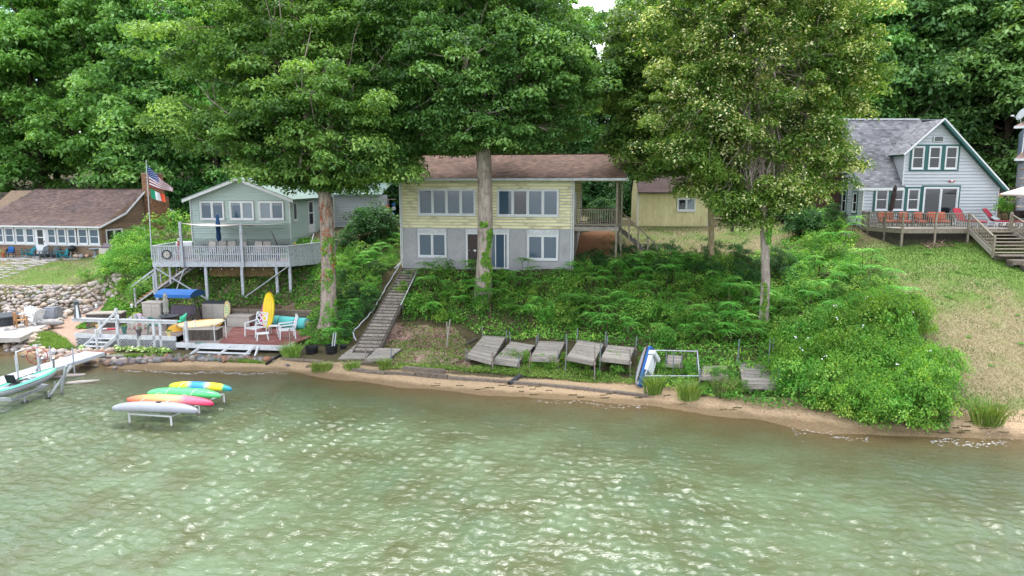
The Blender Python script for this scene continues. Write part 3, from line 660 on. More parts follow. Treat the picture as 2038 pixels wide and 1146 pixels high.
TC = big_tree('linden_tree', 'tall linden with pale bracts and bare grey lower trunk', b0,
    [b0, atY(1524, 560, b0.y), atY(1522, 480, b0.y+.1), atY(1518, 380, b0.y+.2), atY(1512, 250, b0.y+.3), atY(1508, 120, b0.y+.4)], [.27, .22, .21, .19, .17, .14],
    [E(1500,200,b0.y+.8,4.6,4.0,4.2), E(1620,170,b0.y+.8,2.9,3.2,3.6), E(1380,210,b0.y+.8,3.0,3.2,3.0), E(1480,330,b0.y+.4,3.6,2.8,1.6), E(1610,300,b0.y+.6,2.2,2.4,1.5), E(1520,395,b0.y+.2,1.5,1.5,1.3), E(1400,60,b0.y+1.2,3.6,3.6,3.2), E(1580,20,b0.y+1.2,4.2,3.8,3.2), E(1350,310,b0.y+.4,2.2,2.2,.9), E(1490,440,b0.y+.1,1.1,1.0,.8), E(1470,-60,b0.y+1,4.2,4,2.4), E(1690,130,b0.y+.6,1.8,2.4,2.4), E(1655,330,b0.y+.4,1.3,1.8,1.2), E(1560,380,b0.y-.5,1.8,1.6,1.2), E(1450,390,b0.y-.3,1.6,1.6,1.1)],
    'bark', 'linden', 800, 235, .78, .155, 37, bracts=.09, flat=.75)
g0 = gt(1416, 530); b0 = Vector((g0.x, g0.y, g0.z-.25)); TDb = b0
TD = big_tree('maple_tree', 'slender maple with smooth tan trunk near the yellow shed', b0,
    [b0, atY(1416, 470, b0.y), atY(1414, 400, b0.y), atY(1408, 330, b0.y), atY(1400, 250, b0.y)], [.22, .18, .17, .16, .13],
    [E(1330,250,b0.y+.4,3.6,3.4,2.8), E(1270,180,b0.y+1,2.4,3.0,2.6), E(1400,340,b0.y+.2,2.2,2.2,1.5), E(1300,90,b0.y+1.4,3.4,3.4,3.0), E(1440,360,b0.y+.6,1.9,2,1.2), E(1245,280,b0.y+.6,1.3,2.,1.2), E(1290,345,b0.y-.2,1.4,1.6,.55), E(1440,400,b0.y-.1,1.1,1.3,.7)],
    'barktan', 'maple', 420, 180, .9, .21, 41)
# trees behind the houses: several kinds, every one its own thing
def forest_variant(k, leafmat, tall, rx, ncl, nper, leaf, seed):
    t = bpy.data.objects.new('forest_tree', None); COL.objects.link(t)
    rr = random.Random(seed); mb = MB(); trunk_mesh(mb, [(0,0,-.6), (.1,0,tall*.3), (.2,.1,tall*.55), (.15,.1,tall*.8)], [.38, .28, .2, .08], rr, 10)
    env = []
    nl = 10
    for i in range(nl):
        f = i/(nl-1); z = tall*(.15+.76*f); w = rx*(1-.55*abs(f-.3)**1.2)*rr.uniform(.62, .8)
        a = rr.uniform(0, 6.28); o = rx*.42*(1-f*.5)
        env.append(((math.cos(a)*o, math.sin(a)*o, z), (w, w, tall*.12)))
    P, N, size, tone, C = crown_arrays(env, ncl, nper, 1.15, leaf, seed, .55, inner=.15)
    for q in C[::5]: limb(mb, (.15, .05, max(tall*.25, q[2]-tall*.12)), q, .09, .02, rr, 3, .06, 5)
    mb.build('trunk', 'barkdark', t, smooth=True)
    link('crown', leafmesh('crown', P, N, size, tone, leafmat, seed=seed), t)
    return t
FV = [forest_variant(0, 'wood1', 23, 5.6, 330, 130, .38, 51), forest_variant(1, 'wood2', 26, 6.0, 350, 130, .38, 52),
      forest_variant(2, 'sycamore', 24, 6.6, 360, 130, .38, 53), forest_variant(3, 'wood1', 19, 5.2, 300, 120, .36, 54), forest_variant(4, 'wood2', 21, 5.4, 300, 120, .36, 55)]
rr = random.Random(8)
LBL = {0: 'mid green broadleaf tree in the woods behind the houses', 1: 'tall blue green tree in the woods behind the houses', 2: 'pale green sycamore standing behind the brown cabin and mint house',
       3: 'shorter mid green tree in the woods behind the houses', 4: 'shorter blue green tree in the woods behind the houses'}
def behind(px):
    for lim, s_ in ((120, 'behind the left half of the brown cabin'), (300, 'behind the brown cabin chimney'), (480, 'behind the mint house gable'), (640, 'behind the right part of the mint house'), (800, 'behind the gap left of the yellow house'), (960, 'behind the left half of the yellow house'), (1130, 'behind the right half of the yellow house'), (1290, 'behind the porch'), (1430, 'behind the yellow shed'), (1580, 'behind the linden crown'), (1720, 'behind the chimney of the white house'), (1850, 'behind the grey roof of the white house'), (1960, 'behind the gable of the white house')):
        if px < lim: return s_
    return 'above the deck at the right edge'
def plant_tree(v, x, y, s, first=[set()]):
    src = FV[v]; pxx = 1019+CF*x/y
    LB = ['mid green broadleaf tree', 'tall blue green tree', 'pale green sycamore', 'shorter mid green tree', 'shorter blue green tree'][v]+(' in the front row ' if y < 78 else ' further up the hill ')+behind(pxx)
    z = th(x, y)-.1
    if v not in first[0]:
        first[0].add(v); o = src
        tag(o, LB, 'tree', 'trees on the hill behind the houses'); o.location = (x, y, z); o.rotation_euler = (0, 0, rr.uniform(0, 6.28)); o.scale = (s, s, s)
    else: o = copy_tree(src, (x, y, z), rr.uniform(0, 6.28), LB, sc=s)
    return o
for px, Y, v, s in [(-20,76,2,1.15),(95,73,2,1.12),(215,72,2,1.12),(330,70,0,1.1),(440,70,2,1.1),(560,72,4,1.2),(650,72,1,1.0),(760,68,0,1.0),(880,72,1,1.0),(990,74,3,1.1),(1075,69,1,.93),
                    (1160,73,4,.88),(1225,72,4,.9),(1290,68,0,1.0),(1390,70,1,1.0),(1490,67,0,1.0),(1600,71,1,1.0),(1700,66,3,1.25),(1790,63,4,1.15),(1890,62,1,.95),(1985,60,3,1.15),(2070,58,0,1.0),(2160,56,4,1.1),(-120,76,1,1.1),(1945,66,1,1.05),(2030,66,0,1.0)]:
    plant_tree(v, (px-1019)/CF*Y, Y, s*rr.uniform(.95, 1.05))
for k in range(17):
    px = -150+k*140; Y = 84+rr.uniform(-4, 4)
    s = rr.uniform(.95, 1.1)
    if 1090 < px < 1280: s = .66
    plant_tree(rr.choice([0,1,1,4,3]), (px-1019)/CF*Y+rr.uniform(-1, 1), Y, s)
# ------------------------------------------------------------ shrubs and plants
def shrub_proto(kind, seed):
    r = np.random.RandomState(seed); rr_ = random.Random(seed)
    t = bpy.data.objects.new('shrub', None); COL.objects.link(t)
    if kind == 'sumac':
        C = []; N = []; Sz = []; T = []; mb = MB()
        nst = 3
        for s_ in range(nst):
            bx, by = rr_.uniform(-.35, .35), rr_.uniform(-.35, .35); h = rr_.uniform(.7, 1.25)
            top = Vector((bx*1.6, by*1.6, h)); mb.tube([(bx, by, -.2), (bx*1.3, by*1.3, h*.5), top], [.025, .02, .012], 5)
            nf = 9
            for i in range(nf):
                a = 2*PI*i/nf+rr_.uniform(-.25, .25); L_ = rr_.uniform(.5, .8); el = rr_.uniform(.1, .7); ft = rr_.uniform(.2, .9)
                d = np.array([math.cos(a), math.sin(a), 0])
                side = np.array([-d[1], d[0], 0])
                for j in range(9):
                    u = (j+1.2)/9; p = np.array(top)+d*L_*u*math.cos(el*.6)+np.array([0, 0, L_*(u*math.sin(el)-.75*u*u)])
                    w = .17*math.sin(min(1, u*1.1)*PI*.85+.25)
                    for sg in (-1, 1):
                        C.append(p+side*sg*w*.5); N.append((d*.1+side*sg*w, [0, 0, 1])); Sz.append(w); T.append(ft+rr_.uniform(-.12, .12))
        # leaflets lie across the rachis: build oriented quads directly
        V = []; F4 = []
        for c, (ax, up), w in zip(C, N, Sz):
            ax = np.array(ax); ln = np.linalg.norm(ax); ax = ax/ln; dr = np.array([0, 0, -.25]); o = len(V)
            b_2 = np.cross(ax, [0, 0, 1])*.045
            V += [c-ax*w*.5, c+b_2, c+ax*w*.55+dr*w*.6, c-b_2]; F4.append((o, o+1, o+2, o+3))
        me = fastmesh('foliage', np.array(V), np.array(F4), 'sumac', np.repeat(np.clip(T, 0, 1), 4))
        mb.build('stem', 'stem', t); link('foliage', me, t)
        return t
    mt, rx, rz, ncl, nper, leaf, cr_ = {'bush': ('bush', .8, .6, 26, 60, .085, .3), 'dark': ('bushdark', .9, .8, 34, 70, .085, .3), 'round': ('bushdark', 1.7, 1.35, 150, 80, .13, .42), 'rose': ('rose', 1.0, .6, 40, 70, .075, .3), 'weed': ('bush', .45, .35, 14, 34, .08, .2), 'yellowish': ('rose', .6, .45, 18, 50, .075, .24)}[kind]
    P, N, size, tone, C = crown_arrays([((0, 0, rz*.75), (rx, rx, rz))], ncl, nper, cr_, leaf, seed, .8, inner=.3)
    mb = MB()
    for q in C[::4]: limb(mb, (rr_.uniform(-.1, .1), rr_.uniform(-.1, .1), -.15), q, .018, .006, rr_, 3, .08, 4)
    mb.build('stem', 'stem', t); link('foliage', leafmesh('foliage', P, N, size, tone, mt, seed=seed), t)
    return t
SP = {k: [shrub_proto(k, 60+i*7+len(k)) for i in range(n)] for k, n in (('sumac', 4), ('bush', 3), ('dark', 3), ('round', 2), ('rose', 3), ('weed', 2), ('yellowish', 2))}
USED = []
def plant(kind, name, label, cat, x, y, s, group=None, dz=0, rr=rr):
    src = rr.choice(SP[kind]); loc = (x, y, th(x, y)+dz); rz = rr.uniform(0, 6.28)
    if src not in USED:
        USED.append(src); o = src; o.location = loc; o.rotation_euler = (0, 0, rz); o.scale = (s, s, s) if not isinstance(s, tuple) else s
    else: o = copy_tree(src, loc, rz, sc=s)
    o.name = name; tag(o, label, cat)
    if group: o['group'] = group
    elif 'group' in o: del o['group']
    return o
def where(p, kind):
    x_, y_ = [float(v) for v in to_px(np.array(p[0]), np.array(p[1]), np.array(th(*p)))]
    if kind == 'rose': return ('along the dry lawn edge' if x_ > 1800 else 'in the middle of the mound' if x_ > 1660 else 'around the overgrown dock sections')+(', hanging over the water edge' if y_ > 775 else ', low on the mound' if y_ > 735 else ', half way up' if y_ > 690 else ', near its top')
    s_ = 'beside the long stair' if x_ < 880 else 'left of the creeper clad maple trunk' if x_ < 965 else 'below the right lower window' if x_ < 1120 else 'below the porch' if x_ < 1260 else 'below the yellow shed' if x_ < 1400 else 'around the linden trunk'
    return s_+(', against the stored docks' if y_ > 655 else ', low on the bank' if y_ > 625 else ', half way up the bank' if y_ > 590 else ', near the top of the bank')
def scatter(poly, n, seed, mind=.5):
    r = random.Random(seed); xs = [p[0] for p in poly]; ys = [p[1] for p in poly]; outp = []; tries = 0
    while len(outp) < n and tries < n*60:
        tries += 1; p = (r.uniform(min(xs), max(xs)), r.uniform(min(ys), max(ys)))
        if not inpoly([p], poly)[0]: continue
        if any((p[0]-q[0])**2+(p[1]-q[1])**2 < mind*mind for q in outp): continue
        outp.append(p)
    return outp
def fromlist(P): return land(P)
# sumac thicket on the bank below the yellow and grey house
SUM1 = land([(812,560),(900,552),(1140,556),(1240,528),(1400,530),(1500,560),(1560,600),(1570,670),(1480,700),(1290,690),(1255,672),(1130,662),(1000,655),(905,645),(830,640),(800,615)])
for p in scatter(SUM1, 150, 5, .52): (plant('sumac', 'sumac_shrub', 'feathery sumac shrub '+where(p, 'b'), 'shrub', p[0], p[1], rr.uniform(.7, 1.25), 'sumac shrubs on the bank') if rr.random() < .48 else plant(rr.choice(['bush', 'weed', 'yellowish', 'bush']), 'thicket_bush', 'broad leaved bush '+where(p, 'b'), 'shrub', p[0], p[1], rr.uniform(.7, 1.2), 'broad leaved bushes among the sumacs'))
DARK1 = land([(1150,535),(1290,505),(1480,505),(1560,515),(1600,560),(1500,575),(1330,560),(1200,550)])
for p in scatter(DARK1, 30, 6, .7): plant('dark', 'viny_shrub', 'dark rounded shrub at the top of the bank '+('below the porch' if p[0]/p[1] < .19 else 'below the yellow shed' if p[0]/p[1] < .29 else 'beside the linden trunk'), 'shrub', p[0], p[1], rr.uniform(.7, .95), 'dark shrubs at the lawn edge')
MIX1 = land([(1560,560),(1600,470),(1640,440),(1700,485),(1765,590),(1850,665),(1800,700),(1680,690),(1570,670)])
for p in [q for q in scatter(MIX1, 52, 7, .68) if fbm(q[0], q[1], 1.9, 51) > .36]: plant(rr.choice(['bush','sumac','bush','yellowish']), 'bank_shrub', 'mixed shrub '+('at the dry lawn edge' if p[0]/p[1] > .47 else 'between the linden and dry lawn')+(', low on the bank' if p[1] < 35 else ', half way up the bank' if p[1] < 40 else ', near the top of the bank'), 'shrub', p[0], p[1], rr.uniform(.8, 1.2), 'shrubs beside the right lawn')
ROSE = land([(1560,690),(1660,665),(1780,640),(1835,690),(1868,780),(1862,838),(1780,848),(1700,835),(1600,800),(1560,780),(1556,740)])
for p in scatter(ROSE, 120, 8, .48):
    if p[1] > 29.5 and fbm(p[0], p[1], 1.9, 51) < .4: continue
    sc_ = rr.uniform(.7, 1.1)*(1.0+.9*(fbm(p[0], p[1], 2.3, 44)-.4)); plant(rr.choice(['rose','rose','yellowish','bush']), 'rose_bush', 'wild rose bush '+where(p, 'rose'), 'shrub', p[0], p[1], (sc_, sc_, sc_*rr.uniform(1.0, 1.6)), 'wild rose bushes by the water')
WR = land([(1290,740),(1420,745),(1510,770),(1490,800),(1390,790),(1300,765)])
for p in scatter(WR, 16, 9, .5): plant(rr.choice(['yellowish','bush','weed']), 'wild_bush', 'scrubby green bush around the old pipe frame at the shore', 'shrub', p[0], p[1], rr.uniform(.6, .85), 'scrub around the pipe frame')
DW = land([(985,715),(1290,722),(1275,752),(1100,742),(985,735)])
for p in scatter(DW, 26, 10, .4): plant(rr.choice(['weed','yellowish']), 'shore_weed', 'weedy green plant in front of the stored dock sections', 'plant', p[0], p[1], rr.uniform(.5, .9), 'weeds in front of the dock sections')
for p in scatter(LAWN_R, 34, 19, 1.1):
    s_ = rr.uniform(.18, .34); plant('weed', 'lawn_weed', 'low green weed clump on the dry right lawn '+('near the beach' if p[1] < 29 else 'half way up' if p[1] < 35 else 'near the deck'), 'plant', p[0], p[1], (s_*1.5, s_*1.5, s_*.6), 'weeds in the right lawn')
# left bank, between the trunk and the stairs, and beneath the raised deck
LB1 = land([(676,540),(760,500),(790,470),(795,500),(770,560),(725,640),(700,680),(672,690),(668,620)])
for p in scatter(LB1, 44, 11, .55): plant(rr.choice(['bush','sumac','dark']), 'bank_bush', 'leafy bush left of the long stair, '+('close to its foot' if p[1] < 39 else 'half way up' if p[1] < 42.5 else 'near the yellow house corner'), 'shrub', p[0], p[1], rr.uniform(.6, .9), 'bushes left of the long stairs')
LB2 = land([(205,560),(235,500),(285,480),(300,520),(290,600),(230,600)])
for p in scatter(LB2, 26, 12, .7): plant(rr.choice(['bush','bush','yellowish']), 'slope_bush', 'bright bush on the slope left of the raised deck, '+('low by the stone wall' if p[1] < 48 else 'half way up' if p[1] < 51 else 'near the cabin chimney'), 'shrub', p[0], p[1], rr.uniform(.9, 1.3), 'bushes left of the raised deck')
for (px, py, k, s, lb) in [(742,482,'round',1.15,'large round dark bush between the mint house and the yellow house'),(705,520,'bush',1.2,'light green bush below the large round bush'),(735,455,'dark',1.3,'small dark bush behind the large round bush'),
        (345,480,'bush',2.2,'tall yellow green bush beside the mint house corner'),(1635,455,'bush',1.3,'round bright green bush near the conifer'),(1600,470,'round',.8,'dark bush left of the round bright bush'),
        (1655,475,'bush',.9,'small bright bush below the conifer'),(1620,500,'bush',1.1,'bright bush in the middle of the bank top'),
        (1200,445,'round',.8,'leafy bush seen through the porch opening'),(1290,440,'bush',.8,'low flowering bush left of the yellow shed'),
        (175,560,'bush',.8,'small fresh green bush at the top of the stone wall'),
        (1575,440,'round',1.15,'big dark bush behind the linden trunk'),(1610,430,'round',1.3,'big dark bush beside the white house chimney'),(1440,438,'bush',1.2,'green bush right of the yellow shed'),(1540,430,'round',1.0,'dark bush half hidden by linden leaves'),
        (1700,620,'bush',.9,'light green bush poking out towards the dry lawn'),(685,495,'dark',1.0,'dark bush beside the vine covered trunk'),(700,465,'bush',.9,'low green bush under the white siding wall')]:
    p = gt(px, py); plant(k, 'garden_bush', lb, 'shrub', p.x, p.y, s)
for k in range(44):
    px = -80+k*52; Y = rr.uniform(64, 67) if px < 620 else rr.uniform(59, 64)
    if 250 < px < 330: Y = 66
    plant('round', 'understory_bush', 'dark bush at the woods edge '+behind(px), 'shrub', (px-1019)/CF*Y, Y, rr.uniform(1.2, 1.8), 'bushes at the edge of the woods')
# a clipped conifer beside the white house
def conifer(px, py, h, w, label):
    p = gt(px, py); t = thing('conifer_shrub', label, 'shrub', p)
    env = [((0, 0, h*.16), (w*.42, w*.42, h*.14)), ((0, 0, h*.35), (w*.5, w*.5, h*.18)), ((0, 0, h*.58), (w*.42, w*.42, h*.2)), ((0, 0, h*.82), (w*.25, w*.25, h*.18))]
    P, N, size, tone, C = crown_arrays(env, 120, 50, .18, .07, 77, .8, up=.3)
    mb = MB(); mb.tube([(0, 0, -.1), (0, 0, h*.8)], [.07, .02], 6); mb.build('stem', 'stem', t)
    link('foliage', leafmesh('foliage', P, N, size, tone, 'bushdark'), t)
conifer(1656, 470, 2.3, 1.3, 'upright dense conifer by the corner of the white house')
# ground cover: one mat of small leaves on the banks
def cover(name, polys, n, size, matname, seed, label, h=.18, lo=0, hi=1, up=1.0, flatn=.5):
    r = np.random.RandomState(seed); pts = []
    for poly, w in polys:
        m = int(n*w); xs = np.array([p[0] for p in poly]); ys = np.array([p[1] for p in poly]); got = np.zeros((0, 2))
        while len(got) < m:
            q = np.stack([r.uniform(xs.min(), xs.max(), m*2), r.uniform(ys.min(), ys.max(), m*2)], 1); got = np.concatenate([got, q[inpoly(q, poly)]])
        pts.append(got[:m])
    q = np.concatenate(pts); z = terr_rough(q[:,0], q[:,1]); bump_ = fbm(q[:,0], q[:,1], .7, seed)
    dens = fbm(q[:,0], q[:,1], 1.5, seed+3); keep = dens > (.3 if seed not in (31, 32, 33) else .15); q = q[keep]; z = z[keep]; bump_ = bump_[keep]; n_k = len(q)
    C = np.stack([q[:,0], q[:,1], z+h*bump_*r.uniform(.4, 1.2, n_k)+.01], 1)
    N = r.normal(size=(n_k, 3))*flatn+np.array([0, -.1, up])
    tone = np.clip(lo+(hi-lo)*(fbm(q[:,0], q[:,1], 1.2, seed+7)+r.normal(0, .18, n_k)), 0, 1)
    return tag(link(name, leafmesh(name, C, N, size*r.uniform(.6, 1.4, n_k), tone, matname, seed=seed)), label, kind='stuff')
cover('ivy_cover', [(SLOPE_L, 1)], 34000, .15, 'bush', 31, 'ivy and low leaves covering the slope under the raised deck', .3)
cover('shore_ivy', [(land([(150,655),(178,640),(215,595),(262,610),(300,628),(300,640),(235,640),(180,655)]), 1)], 4200, .13, 'bush', 36, 'ivy and weeds on the ground between the stone wall and the low deck', .2)
cover('undergrowth', [(UNDER, 1)], 46000, .14, 'bush', 32, 'low leafy undergrowth between the bank shrubs', .45)
cover('rose_leaves', [(ROSE, 1)], 16000, .085, 'rose', 33, 'loose leaves and trailing shoots between the wild rose bushes', .8)
SAND = land([(560,722),(700,735),(900,757),(1100,775),(1290,797),(1500,822),(1700,850),(1900,875),(2100,880),(2100,860),(1900,845),(1500,803),(1290,786),(1080,764),(900,748),(700,728)])
cover('beach_debris', [(SAND, 1)], 1500, .055, 'litter', 37, 'bits of leaf, twig and pebble scattered on the sand', .015)
cover('leaf_litter', [(LITTER, .8), (SLOPE_L, .2)], 9000, .1, 'litter', 34, 'dry pinkish leaf litter on the flat shore', .05)
cover('low_weeds', [(LITTER, .5), (land([(760,738),(930,742),(1290,770),(1275,750),(980,722),(930,735),(800,728)]), 1.0)], 9000, .09, 'lush', 35, 'patchy low weeds between the litter and the timber edge', .22, up=.4)
# ------------------------------------------------------------ grass
def grass(name, polys, n, hgt, matname, seed, label, tonef=None, wid=.02):
    r = np.random.RandomState(seed); pts = []
    for poly, w in polys:
        m = int(n*w); xs = np.array([p[0] for p in poly]); ys = np.array([p[1] for p in poly]); got = np.zeros((0, 2))
        while len(got) < m:
            q = np.stack([r.uniform(xs.min(), xs.max(), m*2), r.uniform(ys.min(), ys.max(), m*2)], 1); got = np.concatenate([got, q[inpoly(q, poly)]])
        pts.append(got[:m])
    q = np.concatenate(pts); n_k = len(q); z = terr_rough(q[:,0], q[:,1])
    a = r.uniform(0, 6.28, n_k); ln = hgt*r.uniform(.5, 1.4, n_k); lean = r.normal(0, .5, (n_k, 2))
    b = np.stack([np.cos(a)*wid, np.sin(a)*wid, np.zeros(n_k)], 1); base = np.stack([q[:,0], q[:,1], z-.01], 1)
    tip = base+np.stack([lean[:,0]*ln, lean[:,1]*ln, ln], 1)
    V = np.empty((n_k, 4, 3)); V[:,0] = base-b; V[:,1] = base+b; V[:,2] = tip+b*.25; V[:,3] = tip-b*.25
    tone = tonef(q, r) if tonef else r.rand(n_k)
    return tag(link(name, fastmesh(name, V.reshape(-1, 3), np.arange(n_k*4).reshape(n_k, 4), matname, np.repeat(tone, 4))), label, kind='stuff')
def dry(q, r):
    g = np.clip(1.3-np.abs(q[:,1]-38.5)/4.5, 0, 1)*1.0+np.clip(1-np.abs(q[:,1]-26.6)/1.8, 0, 1)*.6
    g = np.where((q[:,0] < 14)&(q[:,1] > 43), np.clip((q[:,1]-45)/3, .1, .75), g); g = np.where(q[:,0] < -10, .6, g)
    return np.clip(.95-g*.75+(fbm(q[:,0], q[:,1], 2.2, 5)-.5)*-1.1+(fbm(q[:,0], q[:,1], .6, 15)-.5)*.9+r.normal(0, .15, len(q)), 0, 1)
grass('lawn_grass', [(LAWN_R, .62), (LAWN_C, .17), (LAWN_L, .16), (LAWN_M, .05)], 90000, .075, 'grassm', 41, 'short patchy lawn grass, green above and dry below', dry, .016)
def tuft(px, py, n, h, spread, label, name='grass_tuft', cat='grass tuft', matname='lush', seed=1):
    p = gt(px, py); t = random.Random(seed); mb = MB()
    for i in range(n):
        a = t.uniform(0, 6.28); r0 = t.uniform(0, spread); bx, by = math.cos(a)*r0, math.sin(a)*r0*.7; hh = h*t.uniform(.6, 1.1); ln = t.uniform(.15, .9)*hh; a2 = t.gauss(a, .5)
        w = .014; mb.tone = t.random(); mx_, my_ = bx+math.cos(a2)*ln*.35, by+math.sin(a2)*ln*.35
        mb.add([(bx-w, by, -.03), (bx+w, by, -.03), (mx_+w, my_, hh*.6), (mx_-w, my_, hh*.6), (bx+math.cos(a2)*ln+.003, by+math.sin(a2)*ln, hh), (bx+math.cos(a2)*ln-.003, by+math.sin(a2)*ln, hh)], [(0,1,2,3), (3,2,4,5)])
    o = mb.build(name, matname, None, loc=p); return tag(o, label, cat)
tuft(1965, 845, 300, .95, .55, 'tall grass clump on the sand at the foot of the dry lawn', seed=2)
tuft(580, 712, 260, .75, .45, 'grass clump at the right front corner of the low deck', seed=3)
tuft(765, 735, 160, .55, .25, 'grass tuft in front of the small grey dock section', seed=4)
tuft(1300, 785, 200, .9, .35, 'reedy grass clump under the pipe frame beside the blue boat', seed=5)
tuft(1370, 795, 240, .8, .45, 'reedy grass clump right of the pipe frame post', seed=6)
tuft(1440, 790, 150, .8, .4, 'tan and green reed clump by the broken old dock', matname='grassm', seed=7)
tuft(640, 738, 200, .45, .5, 'low grassy weeds on the sand below the black tubs', seed=8)
tuft(700, 735, 140, .4, .4, 'grassy weeds beside the foot of the flat dock section', seed=9)
LUSH = [land([(52,682),(95,662),(130,676),(150,695),(120,694),(60,690)]), land([(225,708),(350,712),(480,716),(530,724),(480,722),(230,714)])]
grass('lush_grass', [(LUSH[0], .5), (LUSH[1], .5)], 9000, .14, 'lush', 43, 'bright green grass behind the shore stones', None, .02)
# ------------------------------------------------------------ building helpers
class Fr:
    """a level frame standing at the point seen at (px,py) at depth Y, turned by th degrees"""
    def __init__(s, px, py, Y, th_=0): s.o = atY(px, py, Y); s.a = math.radians(th_); s.c = math.cos(s.a); s.s = math.sin(s.a)
    def loc(s, px, py, yl=0):
        r = ray(px, py); t = (yl-s.s*s.o.x+s.c*s.o.y)/(-s.s*r[0]+s.c*r[1]); x = r[0]*t-s.o.x; y = r[1]*t-s.o.y
        return Vector((x*s.c+y*s.s, -x*s.s+y*s.c, CH+r[2]*t-s.o.z))
    def w(s, x, y, z): return Vector((s.o.x+x*s.c-y*s.s, s.o.y+x*s.s+y*s.c, s.o.z+z))
V3 = Vector; UX = V3((1,0,0)); UY = V3((0,1,0)); UZ = V3((0,0,1))
def shingles(parent, P0, P1, P2, P3, matname, course=.145, tab=.32, clip=None, slab='roof', slabmat='darkgrey', thick=.1, seed=1):
    P0, P1, P2, P3 = map(V3, (P0, P1, P2, P3)); n = (P1-P0).cross(P3-P0).normalized()
    if n.z < 0: n = -n
    mb = MB()
    if clip is None: mb.hexa([P0-n*thick, P1-n*thick, P2-n*thick, P3-n*thick, P0, P1, P2, P3])
    else:
        Q = [P0.lerp(P1, a).lerp(P3.lerp(P2, a), b) for a, b in clip]; k = len(Q)
        mb.add([q-n*thick for q in Q]+Q, [tuple(range(k-1, -1, -1)), tuple(range(k, 2*k))]+[(i, (i+1)%k, k+(i+1)%k, k+i) for i in range(k)])
    rf = mb.build(slab, slabmat, parent)
    r = random.Random(seed); H = (P3-P0).length; rows = int(H/course); sh = MB()
    for j in range(rows+1):
        t0 = j/rows*.995; t1 = min(1, (j+1.25)/rows); L0 = P0.lerp(P3, t0); R0 = P1.lerp(P2, t0); L1 = P0.lerp(P3, t1); R1 = P1.lerp(P2, t1)
        W_ = (R0-L0).length; k = max(1, int(W_/tab)); off = r.random()
        for i in range(-1, k+1):
            a = max(0, (i+off)/k); b = min(1, (i+1+off)/k-.01/W_)
            if b-a < .002: continue
            if clip is not None and not inpoly([((a+b)/2, (t0+t1)/2)], clip)[0]: continue
            sh.tone = min(1, max(0, r.gauss(.5, .24)))
            p0 = L0.lerp(R0, a)+n*.016; p1 = L0.lerp(R0, b)+n*.016; p2 = L1.lerp(R1, b)+n*.004; p3 = L1.lerp(R1, a)+n*.004
            sh.add([p0, p1, p2, p3, p0-n*.014, p1-n*.014], [(0,1,2,3), (4,5,1,0)])
    o = sh.build('shingles', matname, rf); o['kind'] = 'stuff'
    return rf
def siding(parent, O, U, N, z0, z1, pitch, matname, xr, holes=(), proud=.022, name='siding_board'):
    O, U, N = V3(O), V3(U), V3(N); rows = max(1, round((z1-z0)/pitch)); pitch = (z1-z0)/rows
    for j in range(rows):
        a = z0+j*pitch; b = a+pitch; x0, x1 = xr((a+b)/2) if callable(xr) else xr
        if x1-x0 < .05: continue
        segs = [(x0, x1)]
        for h in holes:
            if h[2] < z0+(j+.5)*pitch < h[3]:
                ns = []
                for s0, s1 in segs:
                    if h[1] <= s0 or h[0] >= s1: ns.append((s0, s1)); continue
                    if h[0] > s0: ns.append((s0, h[0]))
                    if h[1] < s1: ns.append((h[1], s1))
                segs = ns
        for s0, s1 in segs:
            mb = MB(); a = z0+j*pitch+.036; f = lambda x, z, d: O+U*x+UZ*z+N*d
            mb.hexa([f(s0, a, 0), f(s1, a, 0), f(s1, a, proud), f(s0, a, proud), f(s0, b-.004, 0), f(s1, b-.004, 0), f(s1, b-.004, .005), f(s0, b-.004, .005)])
            if s1-s0 > .03: mb.build(name, matname, parent)
def window(parent, O, U, N, x0, x1, z0, z1, panes=1, fw=.07, frame='whiteclean', glass='glass', hung=False, outer=None, ow=.1, mull=.07, name='window', sash='vinyl', glasses=None):
    O, U, N = V3(O), V3(U), V3(N); f = lambda x, z, d: O+U*x+UZ*z+N*d
    def blk(mb, a, b, c, d, n0, n1): mb.hexa([f(a,c,n0), f(b,c,n0), f(b,c,n1), f(a,c,n1), f(a,d,n0), f(b,d,n0), f(b,d,n1), f(a,d,n1)])
    mb = MB(); blk(mb, x0, x1, z0, z0+fw, -.02, .05); blk(mb, x0, x1, z1-fw, z1, -.02, .05); blk(mb, x0, x0+fw, z0+fw, z1-fw, -.02, .05); blk(mb, x1-fw, x1, z0+fw, z1-fw, -.02, .05)
    blk(mb, x0-.02, x1+.02, z0-.035, z0, -.01, .075)
    if outer: mb.cm = 1; blk(mb, x0-ow, x1+ow, z0-ow-.035, z0-.037, -.01, .035); blk(mb, x0-ow, x1+ow, z1+.002, z1+ow, -.01, .04); blk(mb, x0-ow, x0-.022, z0-.037, z1+.002, -.01, .035); blk(mb, x1+.022, x1+ow, z0-.037, z1+.002, -.01, .035)
    w = mb.build(name, [frame, outer or frame], parent); pw = (x1-x0-2*fw-(panes-1)*mull)/panes
    for i in range(panes):
        a = x0+fw+i*(pw+mull); b = a+pw
        if i < panes-1:
            m = MB(); blk(m, b, b+mull, z0+fw, z1-fw, -.02, .045); m.build('mullion', outer if (outer and mull > .12) else frame, w)
        s = MB(); sw = .045
        for q in ((a, b, z0+fw, z0+fw+sw), (a, b, z1-fw-sw, z1-fw), (a, a+sw, z0+fw+sw, z1-fw-sw), (b-sw, b, z0+fw+sw, z1-fw-sw)): blk(s, *q, -.02, .025)
        if hung: zm = (z0+z1)/2; blk(s, a+sw, b-sw, zm-.025, zm+.025, -.02, .03)
        s.build('sash', sash, w)
        g = MB(); blk(g, a+sw, b-sw, z0+fw+sw, z1-fw-sw, -.02, -.005); g.build('pane', (glasses[i] if glasses else glass), w)
    return w
